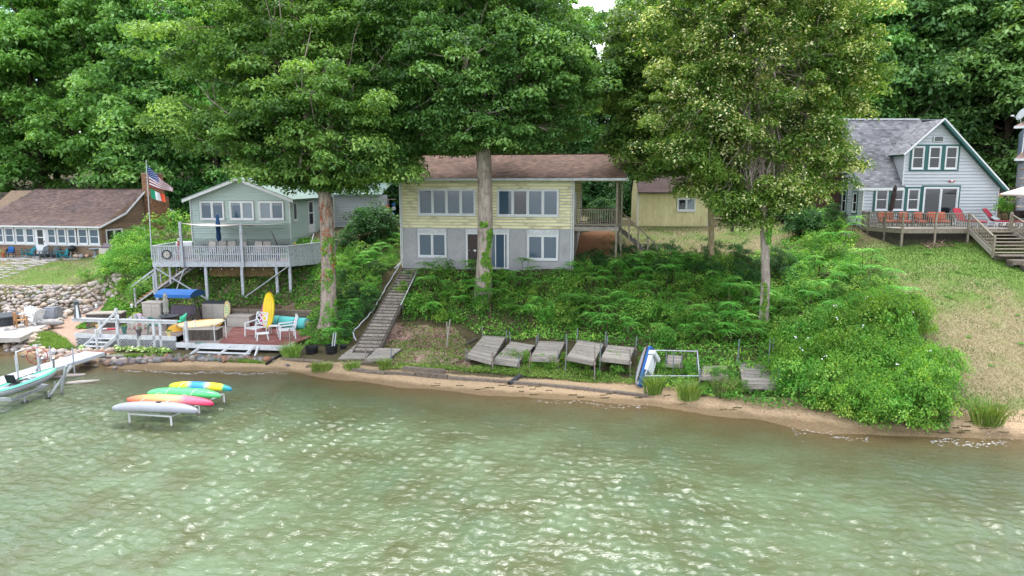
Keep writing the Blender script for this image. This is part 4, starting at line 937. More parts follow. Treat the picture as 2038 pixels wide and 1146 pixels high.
def downspout(parent, pts, r=.04): mb = MB(); mb.tube(pts, r, 6); mb.build('downspout', 'whiteclean', parent)
def balusters(parent, p, q, z0, z1, step, w, matname, d=.03, slats=None, name='baluster', rail=True, railw=.09, railname='rail', rm=None, bottom=.06):
    """rail from p to q (vectors at floor level), balusters as separate pieces sharing one mesh"""
    p, q = V3(p), V3(q); L_ = (q-p).length; dv = (q-p)/L_; ang = math.atan2(dv.y, dv.x); slope = dv.z
    me = MB().box(-w/2, w/2, -d/2, d/2, z0, z1).mesh(name, matname); n = max(1, int(L_/step))
    for i in range(n):
        o = link(name, me, parent, p+(q-p)*((i+.5)/n), ang)
        if abs(slope) < 1e-3: o.rotation_euler[1] = random.Random(i).gauss(0, .006)
    if rail:
        mb = MB(); mb.bar(p+UZ*(z1+.02), q+UZ*(z1+.02), railw, .04); mb.build(railname, rm or matname, parent)
        if bottom: mb = MB(); mb.bar(p+UZ*(z0+.02), q+UZ*(z0+.02), .05, bottom); mb.build(railname, rm or matname, parent)
def lattice(parent, O, U, x0, x1, z0f, z1f, matname, step=.16, w=.035, t=.012, clipz=None):
    O, U = V3(O), V3(U); mb = MB(); N = U.cross(UZ)
    H = z1f-z0f
    def seg(xa, za, xb, zb, d):
        # clip to x range
        if xb < xa: xa, za, xb, zb = xb, zb, xa, za
        if xb <= x0 or xa >= x1: return
        if xa < x0: za += (zb-za)*(x0-xa)/(xb-xa); xa = x0
        if xb > x1: zb = za+(zb-za)*(x1-xa)/(xb-xa); xb = x1
        mb.bar(O+U*xa+UZ*za+N*d, O+U*xb+UZ*zb+N*d, t, w, up=N)
    k = x0-H
    while k < x1:
        seg(k, z0f, k+H, z1f, 0); seg(k, z1f, k+H, z0f, t*1.05); k += step
    o = mb.build('lattice', matname, parent); o['kind'] = 'stuff'; return o

# ------------------------------------------------------------ the yellow and grey house
C = Fr(803, 531, 44.6, -9.5)
HC = thing('house', 'two storey house, yellow siding over grey block, with brown shingle roof', 'house', C.o, C.a)
HW, D_ = 11.1, 8.0
mb = MB(); mb.box(.0, HW, .06, D_, -.8, 5.6); mb.prismx([(.06, 5.6), (3.5, 7.2), (D_, 5.6)], 0, HW); mb.build('wall', 'block', HC)
wo, wu, wn = (0, 0, 0), (1, 0, 0), (0, -1, 0)
holesU = [(1.07, 4.89, 3.37, 5.1), (6.27, 10.2, 3.35, 5.07)]
siding(HC, (0, .06, 0), wu, wn, 2.56, 5.62, .19, 'yellow', (0, HW), [(h[0]-.01, h[1]+.01, h[2], h[3]) for h in holesU], .055)
window(HC, (0, .02, 0), wu, wn, 1.07, 4.89, 3.39, 5.1, 4, .09, 'whiteclean', 'glass', mull=.08)
window(HC, (0, .02, 0), wu, wn, 6.27, 10.2, 3.36, 5.07, 4, .09, 'whiteclean', 'glass', mull=.08, glasses=['glass', 'glassd', 'glass', 'glass'])
# grey block lower storey, every block proud of its joint
mb = MB(); r = random.Random(2); holesL = [(.93, 3.02, .6, 2.56), (4.18, 7.1, .05, 2.56), (8.12, 10.27, .52, 2.56)]
for j in range(14):
    z = -.3+j*.203
    for i in range(29):
        x = i*.405-(.2 if j % 2 else 0); a, b = max(0, x), min(HW, x+.397)
        for h in holesL:
            if h[2] < z+.1 < h[3]:
                if a >= h[0] and b <= h[1]: a = b
                elif a < h[0] < b: b = h[0]
                elif a < h[1] < b: a = h[1]
        if b-a > .03: mb.box(a, b, .035+r.uniform(-.003, .003), .07, z, min(2.55, z+.195))
o = mb.build('block_courses', 'block', HC); o['kind'] = 'stuff'
for x0, x1, z0, z1 in ((1.01, 2.94, .68, 2.26), (8.2, 10.19, .61, 2.21)):
    window(HC, (0, .02, 0), wu, wn, x0, x1, z0, z1, 2, .09, 'whiteclean', 'glass', mull=.07)
    MB().box(x0-.03, x1+.03, -.035, .05, z1+.003, 2.54).build('header_panel', 'white', HC)
MB().box(4.2, 7.08, -.035, .05, 2.3, 2.54).build('header_panel', 'white', HC)
mb = MB(); mb.box(4.22, 4.35, -.05, .05, .1, 2.3); mb.box(5.28, 5.42, -.05, .05, .1, 2.3); mb.box(6.94, 7.06, -.05, .05, .1, 2.3); mb.box(4.35, 6.94, -.052, .05, 2.2, 2.298); mb.box(4.2, 7.1, -.16, .05, .0, .1); mb.build('door_frame', 'whiteclean', HC)
dr = MB().box(4.352, 5.278, -.01, .04, .102, 2.198).build('door', 'door', HC)
hv = []
for k in range(24):
    t = 2*PI*k/24; hv.append((16*math.sin(t)**3*.0055+4.82, (13*math.cos(t)-5*math.cos(2*t)-2*math.cos(3*t)-math.cos(4*t))*.0055+1.15))
MB().prism(hv, -.02, -.008).build('heart_ornament', 'vinyl', dr)
MB().lathe([(.03, 0), (.035, .03), (.02, .06)], 10, (4.45, -.05, 1.15)).build('handle', 'alu', dr)
sg = MB(); sg.box(5.42, 5.5, -.02, .04, .1, 2.2); sg.box(6.14, 6.2, -.03, .04, .1, 2.2); sg.box(6.72, 6.8, -.03, .04, .1, 2.2); sg.box(6.88, 6.938, -.02, .04, .1, 2.2); sl = sg.build('sliding_door', 'vinyl', HC)
for a, b in ((5.502, 6.138), (6.202, 6.718), (6.802, 6.878)): MB().box(a, b, .0, .03, .1, 2.2).build('pane', 'glass', sl)
RZ = 5.74; RD = 3.55; RT = 7.37
shingles(HC, (-.25, -.5, RZ), (14.35, -.5, RZ), (14.35, RD, RT), (-.25, RD, RT), 'shingle', .14, .31, seed=3)
shingles(HC, (14.35, D_+.4, RZ), (-.25, D_+.4, RZ), (-.25, RD+.01, RT), (14.35, RD+.01, RT), 'shingle', .3, .9, seed=4)
mb = MB(); mb.box(-.25, 14.35, RD-.12, RD+.12, RT-.01, RT+.03); mb.build('ridge_cap', 'shingle', HC)
mb = MB(); mb.box(-.28, 14.45, -.62, -.5, RZ-.15, RZ-.01); mb.build('gutter', 'white', HC)
mb = MB(); mb.box(-.2, 14.3, -.5, .0, RZ-.16, RZ-.12); mb.box(11.15, 14.3, 0, D_, RZ-.16, RZ-.12); mb.build('soffit', 'white', HC)
mb = MB(); mb.prismx([(-.5, RZ-.12), (RD, RT-.12), (RD, RT-.01), (-.5, RZ-.01)], 14.352, 14.39); mb.prismx([(-.5, RZ-.12), (RD, RT-.12), (RD, RT-.01), (-.5, RZ-.01)], -.29, -.252); mb.build('rake_board', 'white', HC)
mb = MB(); mb.box(-.07, -.002, -.03, .06, -.3, 5.6); mb.build('corner_board', 'whiteclean', HC)
mb = MB(); mb.box(HW+.002, HW+.06, -.03, .06, -.3, 5.6); mb.build('corner_board', 'whiteclean', HC)
downspout(HC, [(0.02, -.56, 5.62), (-.1, -.1, 5.3), (-.1, -.1, .35), (-.45, -.5, -.05)]); downspout(HC, [(11.0, -.56, 5.62), (11.0, -.1, 5.3), (11.0, -.1, .0), (11.1, -.35, -.12)])
siding(HC, (HW, 0, 0), (0, 1, 0), (1, 0, 0), 2.56, 5.62, .19, 'yellow', (.06, D_-2), [(.9, 2.0, 2.5, 4.95)], .03)
window(HC, (HW+.01, 0, 0), (0, 1, 0), (1, 0, 0), .95, 1.95, 2.8, 4.9, 1, .08, 'whiteclean', 'glassd', name='side_door')
# porch
PZ = 2.75
pk = MB().box(0, .135, 0, 4.0, -.035, 0).mesh('deck_board', 'wood')
for i in range(19): link('deck_board', pk, HC, (HW+.07+i*.147, 0, PZ))
mb = MB(); mb.box(HW+.05, 13.92, -.05, -.002, PZ-.25, PZ); mb.box(13.872, 13.92, 0, 4, PZ-.25, PZ-.04); mb.box(HW+.05, 13.87, 3.95, 4, PZ-.25, PZ-.04); mb.build('rim_joist', 'wood', HC)
for x, y in ((13.78, .03), (13.86, 3.8)):
    z0 = th(*C.w(x, y, 0)[:2])-C.o.z-.2; MB().box(x-.06, x+.06, y-.06, y+.06, z0, PZ-.26 if 0 else RZ-.16).build('post', 'woody', HC)
MB().box(14.02, 14.12, .6, .7, th(*C.w(14.05, .6, 0)[:2])-C.o.z-.2, RZ-.16).build('post', 'woody', HC)
balusters(HC, (HW+.1, 0, PZ), (13.7, 0, PZ), .1, 1.05, .135, .04, 'woody', rm='woody')
balusters(HC, (HW+.1, 3.9, PZ), (13.7, 3.9, PZ), .1, 1.0, .16, .04, 'woody', rm='woody')
# porch stair down to the lawn
x1, zb = 16.35, th(*C.w(16.35, 1.2, 0)[:2])-C.o.z
n = 8
for i in range(n):
    t = (i+.5)/n; MB().box(-.16, .16, 0, 1.1, -.02, .02).build('tread', 'wood', HC, loc=(13.95+(x1-13.95)*t, .75, PZ+(zb-PZ)*(i+1)/(n+.5)))
for y in (.75, 1.85):
    MB().bar((13.9, y, PZ-.12), (x1, y, zb), .05, .22).build('stringer', 'darkwood', HC)
    MB().bar((13.95, y, PZ+.98), (x1, y, zb+.92), .09, .05).build('handrail', 'woody', HC)
    for k in range(5):
        t = k/4.; z = PZ+(zb-PZ)*t; x = 13.98+(x1-14.0)*t; MB().box(x-.045, x+.045, y-.045, y+.045, z-.3, z+.95).build('rail_post', 'woody', HC)
mb = MB()
mb.box(11.2, 14.2, .2, 3.8, RZ-.1, RZ-.05); mb.build('porch_ceiling', 'white', HC)
pp = C.w(12.9, 2.0, PZ); t = thing('porch_lantern', 'small white lantern hanging under the porch ceiling', 'lantern', C.w(13.35, 1.2, RZ-.5))
MB().lathe([(.05, .22), (.11, .18), (.13, .06), (.1, 0)][::-1], 12).build('shade', 'vinyl', t); MB().tube([(0, 0, .2), (0, 0, .36)], .01, 5).build('cord', 'black', t)

# ------------------------------------------------------------ yellow shed with dark roof
Sd = Fr(1270, 449, 51, -3); ZS = 0
SH = thing('shed', 'small yellow board shed with dark roof right of the porch', 'shed', Sd.o, Sd.a)
sw = Sd.loc(1408, 447).x; st = Sd.loc(1270, 382).z; sr = Sd.loc(1270, 322, 2.2)
MB().box(0, sw, .03, 4.4, -.5, st).prismx([(.03, st), (2.2, sr.z-.1), (4.4, st)], 0, sw).build('wall', 'yellow2', SH)
win = (Sd.loc(1347, 420), Sd.loc(1385, 394))
nb = 26
for i in range(nb):
    a = sw*i/nb; b = sw*(i+1)/nb-.008; mb = MB(); m_ = (a+b)/2
    if win[0].x-.02 < m_ < win[1].x+.02: mb.box(a, b, .0, .03, 0, win[0].z-.02); mb.box(a, b, .0, .03, win[1].z+.04, st)
    else: mb.box(a, b, .0, .03, random.Random(i).uniform(-.05, .03), st)
    mb.build('board', 'yellow2', SH)
window(SH, (0, .02, 0), wu, wn, win[0].x, win[1].x, win[0].z, win[1].z, 2, .09, 'whiteclean', 'glass', mull=.05, glasses=['glassd', 'glasslight'])
MB().box(-.1, -.003, -.03, .05, -.1, st+.05).build('corner_board', 'whiteclean', SH); MB().box(sw+.003, sw+.11, -.03, .05, -.1, st).build('corner_board', 'whiteclean', SH)
MB().box(.0, sw, -.012, .03, -.3, -.06).build('sill_beam', 'darkwood', SH)
shingles(SH, (-.12, -.3, st-.02), (sw+.12, -.3, st-.02), (sw+.12, 2.2, sr.z), (-.12, 2.2, sr.z), 'shingledark', .13, .3, seed=7)
shingles(SH, (sw+.12, 4.7, st-.02), (-.12, 4.7, st-.02), (-.12, 2.21, sr.z), (sw+.12, 2.21, sr.z), 'shingledark', .4, 1, seed=8)

# ------------------------------------------------------------ mint green house
G = Fr(384, 475, 48, 0)
HG = thing('house', 'mint green sided house with low gable above the raised white deck', 'house', G.o, G.a)
gw, gd = 6.86, 14.0; ez, pkx, pkz = 2.78, 3.5, 4.1
def gtop(x): return ez+(pkz-ez)*(1-abs(x-pkx)/pkx)
MB().prism([(0, -1.1), (gw, -1.1), (gw, ez), (pkx, pkz), (0, ez)], .05, gd).build('wall', 'green', HG)
gr = lambda z: (0, gw) if z < ez else ((z-ez)/(pkz-ez)*pkx, gw-(z-ez)/(pkz-ez)*(gw-pkx))
wins = [(.55, 2.33), (2.93, 4.66), (4.92, 6.62)]
wz = (1.33, 2.62)
siding(HG, (0, .05, 0), wu, wn, .0, 4.08, .18, 'green', gr, [(a-.02, b+.02, wz[0]-.03, wz[1]) for a, b in wins], .045)
wins = [(G.loc(x0, 400).x, G.loc(x1, 400).x) for x0, x1 in ((397, 445), (456, 504), (514, 564))]
for k, (a, b) in enumerate(wins): window(HG, (0, .01, 0), wu, wn, a, b, wz[0], wz[1], 2, .08, 'whiteclean', 'glass', mull=.08, glasses=[['glass', 'glass'], ['glass', 'glasslight'], ['glasslight', 'glass']][k])
for k, (a, b) in enumerate(wins):       # scalloped lace across the top of each window
    mb = MB()
    for j in range(8): x = a+.16+(b-a-.32)*(j+.5)/8; mb.prism([(x-.08, wz[1]-.16), (x-.08, wz[1]-.26), (x-.04, wz[1]-.31), (x+.04, wz[1]-.31), (x+.08, wz[1]-.26), (x+.08, wz[1]-.16)], .001, .004)
    mb.build('lace_valance', 'glasslight', HG)
siding(HG, (gw, 0, 0), (0, 1, 0), (1, 0, 0), .0, 2.75, .18, 'green', (.05, gd), [(.75, 1.75, 1.1, 2.6), (4.3, 5.9, .1, 2.6)], .03)
window(HG, (gw+.01, 0, 0), (0, 1, 0), (1, 0, 0), .8, 1.7, 1.2, 2.55, 1, .08, 'whiteclean', 'glassd')
dz = MB(); dz.box(gw-.01, gw+.06, 4.3, 4.42, .1, 2.55); dz.box(gw-.01, gw+.06, 5.78, 5.9, .1, 2.55); dz.box(gw-.01, gw+.06, 4.42, 5.78, 2.43, 2.55); dz.build('door_frame', 'whiteclean', HG)
dd = MB().box(gw, gw+.04, 4.42, 5.78, .12, .75).box(gw, gw+.04, 4.42, 4.58, .75, 2.43).box(gw, gw+.04, 5.62, 5.78, .75, 2.43).box(gw, gw+.04, 4.58, 5.62, 1.58, 1.66).build('storm_door', 'vinyl', HG)
MB().box(gw, gw+.02, 4.58, 5.62, .75, 1.58).build('pane', 'glassd', dd); MB().box(gw, gw+.02, 4.58, 5.62, 1.66, 2.43).build('pane', 'glassd', dd)
for x in (-.06, gw+.003): MB().box(x, x+.057, -.03, .05, -.1, ez+.02).build('corner_board', 'whiteclean', HG)
for sx, x0, z0 in ((-1, -.4, ez-.05), (1, gw+.42, ez-.06)):
    q0 = (x0, -.45, z0); q1 = (pkx, -.45, pkz+.12)
    a = [V3(q0), V3(q1), V3((pkx, gd+.3, pkz+.12)), V3((x0, gd+.3, z0))]
    nn = (a[1]-a[0]).cross(a[3]-a[0]).normalized(); nn = nn if nn.z > 0 else -nn
    MB().hexa([p for p in a]+[p+nn*.05 for p in a]).build('roof', 'metalroof', HG)
    MB().hexa([a[0]-UZ*.2+UY*.02, a[1]-UZ*.2+UY*.02, a[1]-UZ*.2+UY*.06, a[0]-UZ*.2+UY*.06, a[0]-UZ*.005+UY*.02, a[1]-UZ*.005+UY*.02, a[1]-UZ*.005+UY*.06, a[0]-UZ*.005+UY*.06]).build('rake_board', 'whiteclean', HG)
lattice(HG, (0, -.02, 0), UX, 0, gw, -1.15, -.02, 'whiteclean', .17, .045)
mb = MB()           # scrolled iron strip across the lattice
for k in range(10):
    x = .25+k*.68; mb.tube([(x+i*.085, -.06, -.5+.13*math.sin(i*PI/4)*(1 if k % 2 else -1)) for i in range(9)], .013, 5, False)
mb.build('iron_scroll', 'dark', HG)
# the rear wing with white siding seen between trunk and bush
W2 = Fr(668, 462, 56, 0)
HW2 = thing('house_wing', 'white sided rear wing glimpsed between the vine covered trunk and the round bush', 'house', W2.o, 0)
MB().box(0, 3.6, .05, 4, -.8, 3.0).build('wall', 'whites', HW2); siding(HW2, (0, .05, 0), wu, wn, 0, 3.0, .2, 'whites', (0, 3.6), (), .04)
MB().box(-.12, -.003, -.02, .05, -.5, 3.0).build('corner_board', 'whiteclean', HW2)
MB().hexa([V3(p) for p in ((-.3, -.4, 3.0), (3.9, -.4, 3.0), (3.9, 4.4, 3.9), (-.3, 4.4, 3.9), (-.3, -.4, 3.1), (3.9, -.4, 3.1), (3.9, 4.4, 4.0), (-.3, 4.4, 4.0))]).build('roof', 'metalroof', HW2)
q = atY(668, 462, 54.6); dk = thing('back_step_deck', 'low brown wooden step deck under the white siding wing', 'deck', (q.x, q.y, q.z-.35))
for i in range(7): MB().box(0, 2.4, i*.15, i*.15+.14, 0, .04).build('deck_board', 'tread', dk)
MB().box(0, 2.4, -.03, -.002, -.35, .03).build('fascia', 'darkwood', dk)
# pale building with brown roof further back
B2 = Fr(768, 440, 63, -6); HB2 = thing('outbuilding', 'pale green outbuilding with brown roof behind the round bush', 'building', B2.o, B2.a)
hz = B2.loc(775, 393).z; wx = 3.2
MB().box(0, wx, 0, 4, -.6, hz).build('wall', 'pale', HB2); MB().hexa([V3(p) for p in ((-.9, -1.0, hz+.05), (0, -.2, hz), (0, 3.8, hz), (-.9, 3.8, hz), (-.9, -1.0, hz+.08), (0, -.2, hz+.08), (0, 3.8, hz+.08), (-.9, 3.8, hz+.08))]).build('eave', 'whiteclean', HB2)
shingles(HB2, (-.2, -.4, hz+.02), (wx+.2, -.4, hz+.02), (wx+.2, 2.4, hz+1.1), (-1.6, 2.4, hz+1.1), 'shingle', .16, .35, seed=9)
MB().box(1.3, 1.9, .9, 1.4, hz+.3, hz+1.35).build('chimney', 'cutstone', HB2)

# ------------------------------------------------------------ white house with teal trim
R = Fr(1715, 450, 44.5, 0)
HR = thing('house', 'white sided house with teal window trim and steep grey shingle roof', 'house', R.o, 0)
x_r = 8.62; ev = 2.42
mb = MB(); mb.prism([(2.46, -.3), (x_r, -.3), (x_r, 2.55), (4.54, 6.55), (2.46, 4.65)], .04, 6.5); mb.box(0, 2.46, .04, 6.5, -.3, 2.6); mb.prismx([(.3, 2.4), (3.6, 7.0), (6.5, 2.4)], .02, 2.6); mb.build('wall', 'whites', HR)
def rx(z):
    a = 2.46 if z > 2.55 else 0
    if z > 4.66: a = 4.54-(6.6-z)/(6.6-4.66)*2.08
    b = x_r if z < 2.6 else x_r-(z-2.6)/(6.6-2.6)*(x_r-4.54)
    return (a, b)
UW = [(2.85, 3.68), (3.92, 4.75), (4.98, 5.82)]; uz = (3.66, 5.1)
TW = [(.72, 1.58), (1.83, 2.6), (2.78, 3.6)]; tz = (1.02, 2.42)
holes = [(2.75, 5.92, 3.55, 5.22), (.6, 3.72, .9, 2.52), (3.7, 6.2, 0, 2.68), (4.1, 4.85, 5.35, 5.75)]
siding(HR, (0, .04, 0), wu, wn, .0, 6.6, .207, 'whites', rx, holes, .05)
def triple(W_, z_, nm):
    w0 = W_[0][0]-.1; w1 = W_[-1][1]+.1; mb = MB(); mb.box(w0, w1, -.04, .02, z_[1]+.002, z_[1]+.11); mb.box(w0, w1, -.04, .02, z_[0]-.12, z_[0]-.037)
    xs = [(w0, W_[0][0]-.002)]+[(W_[i][1]+.002, W_[i+1][0]-.002) for i in range(len(W_)-1)]+[(W_[-1][1]+.002, w1)]
    for a, b in xs: mb.box(a, b, -.035, .02, z_[0]-.037, z_[1])
    mb.build('window_trim', 'teal', HR)
    for a, b in W_: window(HR, (0, .0, 0), wu, wn, a+.022, b-.022, z_[0], z_[1]-.002, 1, .06, 'vinyl', 'glassd', hung=True)
triple(UW, uz, 'u'); triple(TW, tz, 't')
window(HR, (0, .0, 0), wu, wn, 3.82, 6.08, .12, 2.52, 2, .08, 'vinyl', 'glassd', outer='teal', ow=.1, name='sliding_door', mull=.06)
mb = MB(); mb.box(4.14, 4.8, -.06, .03, 5.38, 5.72); mb.build('vent', 'whiteclean', HR)
for i in range(6): MB().box(4.2, 4.74, -.085, -.062, 5.42+i*.047, 5.45+i*.047).build('louvre', 'darkgrey', HR)
t = thing('wall_ornament', 'small red and white fish ornament over the sliding glass door', 'ornament', R.w(5.55, -.06, 2.88))
for k, m_ in ((0, 'red'), (1, 'vinyl'), (2, 'orange')): MB().lathe([(.02, -.06), (.08, -.03), (.09, .02), (.03, .07)], 10, (k*.12-.12, 0, .02*(k % 2)), 1, .4).build('piece', m_, t)
MB().box(x_r+.003, x_r+.07, -.03, .06, -.1, 2.5).build('corner_board', 'whiteclean', HR); MB().box(-.06, -.003, -.03, .06, -.1, 2.5).build('corner_board', 'whiteclean', HR); MB().box(2.40, 2.457, -.03, .04, 2.62, 4.6).build('corner_board', 'whiteclean', HR)
# left gable end, seen at an angle
def lz(z): return (.04, 6) if z < 2.5 else (.3+(z-2.4)/4.6*3.3, 6.2-(z-2.4)/4.6*2.6)
siding(HR, (0, 0, 0), (0, 1, 0), (-1, 0, 0), 0, 6.9, .207, 'whites', lz, [(.75, 1.45, .75, 2.3), (2.2, 2.95, .75, 2.45), (2.3, 3.0, 3.4, 5.2)], .03)
for y0, y1, z0, z1 in ((.8, 1.4, .85, 2.15), (2.27, 2.9, .82, 2.35), (2.37, 2.95, 3.5, 5.1)):
    window(HR, (-.01, 0, 0), (0, 1, 0), (-1, 0, 0), y0, y1, z0, z1, 1, .05, 'vinyl', 'glassd', hung=True, outer='teal', ow=.09)
# main slope facing the lake, running behind the cross gable
P0, P1, P2, P3 = (-.42, -.05, 2.52), (2.62, -.05, 2.52), (7.0, 3.6, 7.12), (-.42, 3.6, 7.12)
shingles(HR, P0, (7.0, -.05, 2.52), P2, P3, 'shinglegrey', .15, .31, clip=[(0, 0), (.41, 0), (.41, .02), (.41, .455), (.8, 1), (0, 1)], seed=11)
shingles(HR, (7.0, 7.1, 2.52), (-.42, 7.1, 2.52), (-.42, 3.62, 7.12), (7.0, 3.62, 7.12), 'shinglegrey', .4, .9, seed=12)
MB().box(-.5, 5.2, 3.5, 3.7, 7.08, 7.16).build('ridge_cap', 'whiteclean', HR)
MB().prismx([(-.1, 2.36), (3.6, 7.0), (3.6, 7.13), (-.1, 2.5)], -.47, -.422).build('rake_board', 'teal', HR)
MB().prismx([(-.1, 2.3), (.15, 2.3), (.15, 2.5), (-.1, 2.48)], -.42, 2.5).build('fascia', 'whiteclean', HR)
# cross gable roof
zr = 6.78
shingles(HR, (2.2, 2.05, 4.58), (2.2, -.35, 4.58), (4.54, -.35, zr), (4.54, 3.7, zr), 'shinglegrey', .15, .31, clip=[(0, 0), (1, 0), (1, 1), (0, 1)], seed=13, slabmat='teal')
shingles(HR, (9.0, -.35, 2.38), (9.0, 6.8, 2.38), (4.54, 6.8, zr), (4.54, -.35, zr), 'shinglegrey', .15, .31, seed=14, slabmat='teal', thick=.16)
MB().bar((2.16, -.38, 4.53), (4.54, -.38, zr+.0), .05, .09).build('rake_board', 'whiteclean', HR)
MB().bar((4.54, -.38, zr+.0), (9.05, -.38, 2.33), .05, .09).build('rake_board', 'whiteclean', HR)
MB().bar((4.54, -.36, zr-.13), (8.98, -.36, 2.27), .05, .17).build('barge_board', 'teal', HR)
siding(HR, (2.46, 0, 0), (0, 1, 0), (-1, 0, 0), 2.6, 4.55, .207, 'whites', lambda z: (.04, max(.06, (z-2.5)/4.6*3.65)), (), .02)
lattice(HR, (-.02, .0, 0), UY, 0, 5, -.35, -.02, 'darkwood', .14, .03)
# brick chimney on its left end
q = R.w(-1.15, 2.9, 0); CHM = thing('brick_chimney', 'dark red brick chimney at the left end of the white house', 'chimney', (q.x, q.y, q.z-.8))
def brickwork(parent, x0, x1, y0, y1, z0, z1, matname, seed, bw=.2, bh=.07):
    r = random.Random(seed); core = MB().box(x0+.01, x1-.01, y0+.01, y1-.01, z0, z1).build('core', 'mortar', parent); mb = MB(); n = int((z1-z0)/(bh+.01))
    for j in range(n):
        z = z0+j*(bh+.01); off = (bw+.01)/2*(j % 2)
        for fx, a0, a1, base, ax in ((0, x0, x1, y0, 0), (1, y0, y1, x1, 1), (2, y0, y1, x0, 2)):
            k = a0-off
            while k < a1:
                a, b = max(a0, k), min(a1, k+bw); k += bw+.01
                if b-a < .02: continue
                mb.tone = r.random(); d = r.uniform(0, .008)
                if ax == 0: mb.box(a, b, base-.004-d, base+.02, z, z+bh)
                elif ax == 1: mb.box(base-.02, base+.004+d, a, b, z, z+bh)
                else: mb.box(base-.004-d, base+.02, a, b, z, z+bh)
    o = mb.build('bricks', matname, parent); o['kind'] = 'stuff'
brickwork(CHM, -.25, .95, 0, 1.3, 0, 4.3, 'brickdark', 3, .22, .075); brickwork(CHM, .1, .95, .2, 1.1, 4.32, 7.9, 'brickdark', 4, .22, .075)

# ------------------------------------------------------------ brown cabin
B = Fr(204, 508, 55, -10.5)
HBn = thing('cabin', 'low brown log sided cabin with long brown roof and a row of porch windows', 'cabin', B.o, B.a)
cw = -13.5; cd = 9.5; ce = 2.32
rid = B.loc(285, 377, 5.2); rz_ = rid.z
MB().box(cw, 0, .06, cd, -.6, ce).prismx([(.06, ce), (2.6, 3.25), (5.2, rz_-.1), (cd, ce+.1)], cw, -.02).build('wall', 'log', HBn)
FX = lambda px: B.loc(px, 480).x
wlist = [(a, b) for a, b in ((-52, -33), (-31, -13), (-11, 9), (11, 30), (32, 51), (52, 70))]+[(95, 113), (115, 133), (135, 153), (156, 176), (178, 199)]
wz = (B.loc(100, 485.5).z, B.loc(100, 453).z)
win_h = [(FX(a), FX(b)) for a, b in wlist]
siding(HBn, (0, .06, 0), wu, wn, -.4, ce, .16, 'log', (cw, 0), [(cw, -.02, wz[0]-.12, ce)], .05, 'log_board')
MB().box(cw, -.03, -.02, .05, wz[0]-.12, wz[0]-.002).box(cw, -.03, -.02, .05, wz[1]+.002, ce).build('porch_trim', 'whiteclean', HBn)
dx = (FX(71), FX(94))
for a, b in win_h: window(HBn, (0, .0, 0), wu, wn, a, b, wz[0], wz[1], 1, .09, 'whiteclean', 'glass', hung=True)
MB().box(cw, win_h[0][0], .0, .05, wz[0], wz[1]).build('porch_panel', 'whiteclean', HBn)
dr = MB().box(dx[0]+.1, dx[1]-.1, -.05, .04, .05, .75).box(dx[0]+.1, dx[0]+.26, -.05, .04, .75, 2.0).box(dx[1]-.3, dx[1]-.1, -.05, .04, .75, 2.0).box(dx[0]+.1, dx[1]-.1, -.05, .04, 2.0, 2.12).box(dx[0]+.26, dx[1]-.3, -.05, .04, 1.34, 1.42).build('door', 'vinyl', HBn)
MB().box(dx[0]+.26, dx[1]-.3, -.02, .02, .75, 1.34).build('pane', 'glassd', dr); MB().box(dx[0]+.26, dx[1]-.3, -.02, .02, 1.42, 2.0).build('pane', 'glassd', dr); MB().box(dx[1]-.2, dx[1]-.16, -.09, -.052, 1.0, 1.1).build('handle', 'dark', dr)
MB().box(dx[0], dx[0]+.098, -.04, .05, 0, ce).box(dx[1]-.098, dx[1], -.04, .05, 0, ce).build('door_frame', 'whiteclean', HBn)
def bz(z): return (.06, cd) if z < ce else ((z-ce)/(rz_-.15-ce)*5.1, cd-(z-ce)/(rz_-.15-ce)*4.3)
siding(HBn, (0, 0, 0), (0, 1, 0), (1, 0, 0), -.4, rz_-.1, .16, 'log', bz, [(.5, 2.35, .25, 2.1), (4.1, 5.1, .6, 2.0)], .05, 'log_board')
window(HBn, (.03, 0, 0), (0, 1, 0), (1, 0, 0), .5, 2.35, .3, 2.05, 2, .09, 'whiteclean', 'glassd', hung=True)
window(HBn, (.03, 0, 0), (0, 1, 0), (1, 0, 0), 4.1, 5.0, .6, 2.0, 1, .09, 'whiteclean', 'glassd', hung=True)
rl = B.loc(72, 377, 5.2).x
shingles(HBn, (cw-.3, -.35, ce+.02), (.3, -.35, ce+.02), (.3, 2.6, 3.33), (cw-.3, 2.6, 3.33), 'shinglebrown', .14, .33, seed=21)
shingles(HBn, (cw-.3, 2.6, 3.335), (.3, 2.6, 3.335), (.3, 5.2, rz_), (cw-.3, 5.2, rz_), 'shinglebrown', .14, .33, clip=[(0, 0), (1, 0), (1, 1), ((rl-cw+.3)/(-cw+.6), 1), (.08, 0)], seed=22)
shingles(HBn, (.3, cd+.4, ce+.1), (cw-.3, cd+.4, ce+.1), (rl, 5.21, rz_), (.3, 5.21, rz_), 'shinglebrown', .3, .9, seed=23)
MB().box(rl, .3, 5.12, 5.3, rz_-.01, rz_+.05).build('ridge_cap', 'shinglebrown', HBn)
MB().prismx([(-.35, ce-.12), (2.6, 3.2), (5.2, rz_-.14), (5.2, rz_+.01), (2.6, 3.34), (-.35, ce+.02)], .302, .35).build('rake_board', 'whiteclean', HBn)
MB().prismx([(5.2, rz_-.14), (cd+.4, ce-.05), (cd+.4, ce+.1), (5.2, rz_+.01)], .302, .35).build('rake_board', 'whiteclean', HBn)
MB().box(cw-.3, .3, -.42, -.352, ce-.1, ce+.02).build('gutter', 'whiteclean', HBn)
q = B.w(.09, 4.95, 0); CB = thing('brick_chimney', 'broad multicoloured brick chimney on the right end of the brown cabin', 'chimney', (q.x, q.y, q.z-.4), B.a)
brickwork(CB, 0, .75, .15, 2.4, 0, 5.0, 'brick', 5, .21, .07); brickwork(CB, .02, .73, .05, 1.9, 5.02, rz_+1.55-.1+.4, 'brick', 6, .21, .07)
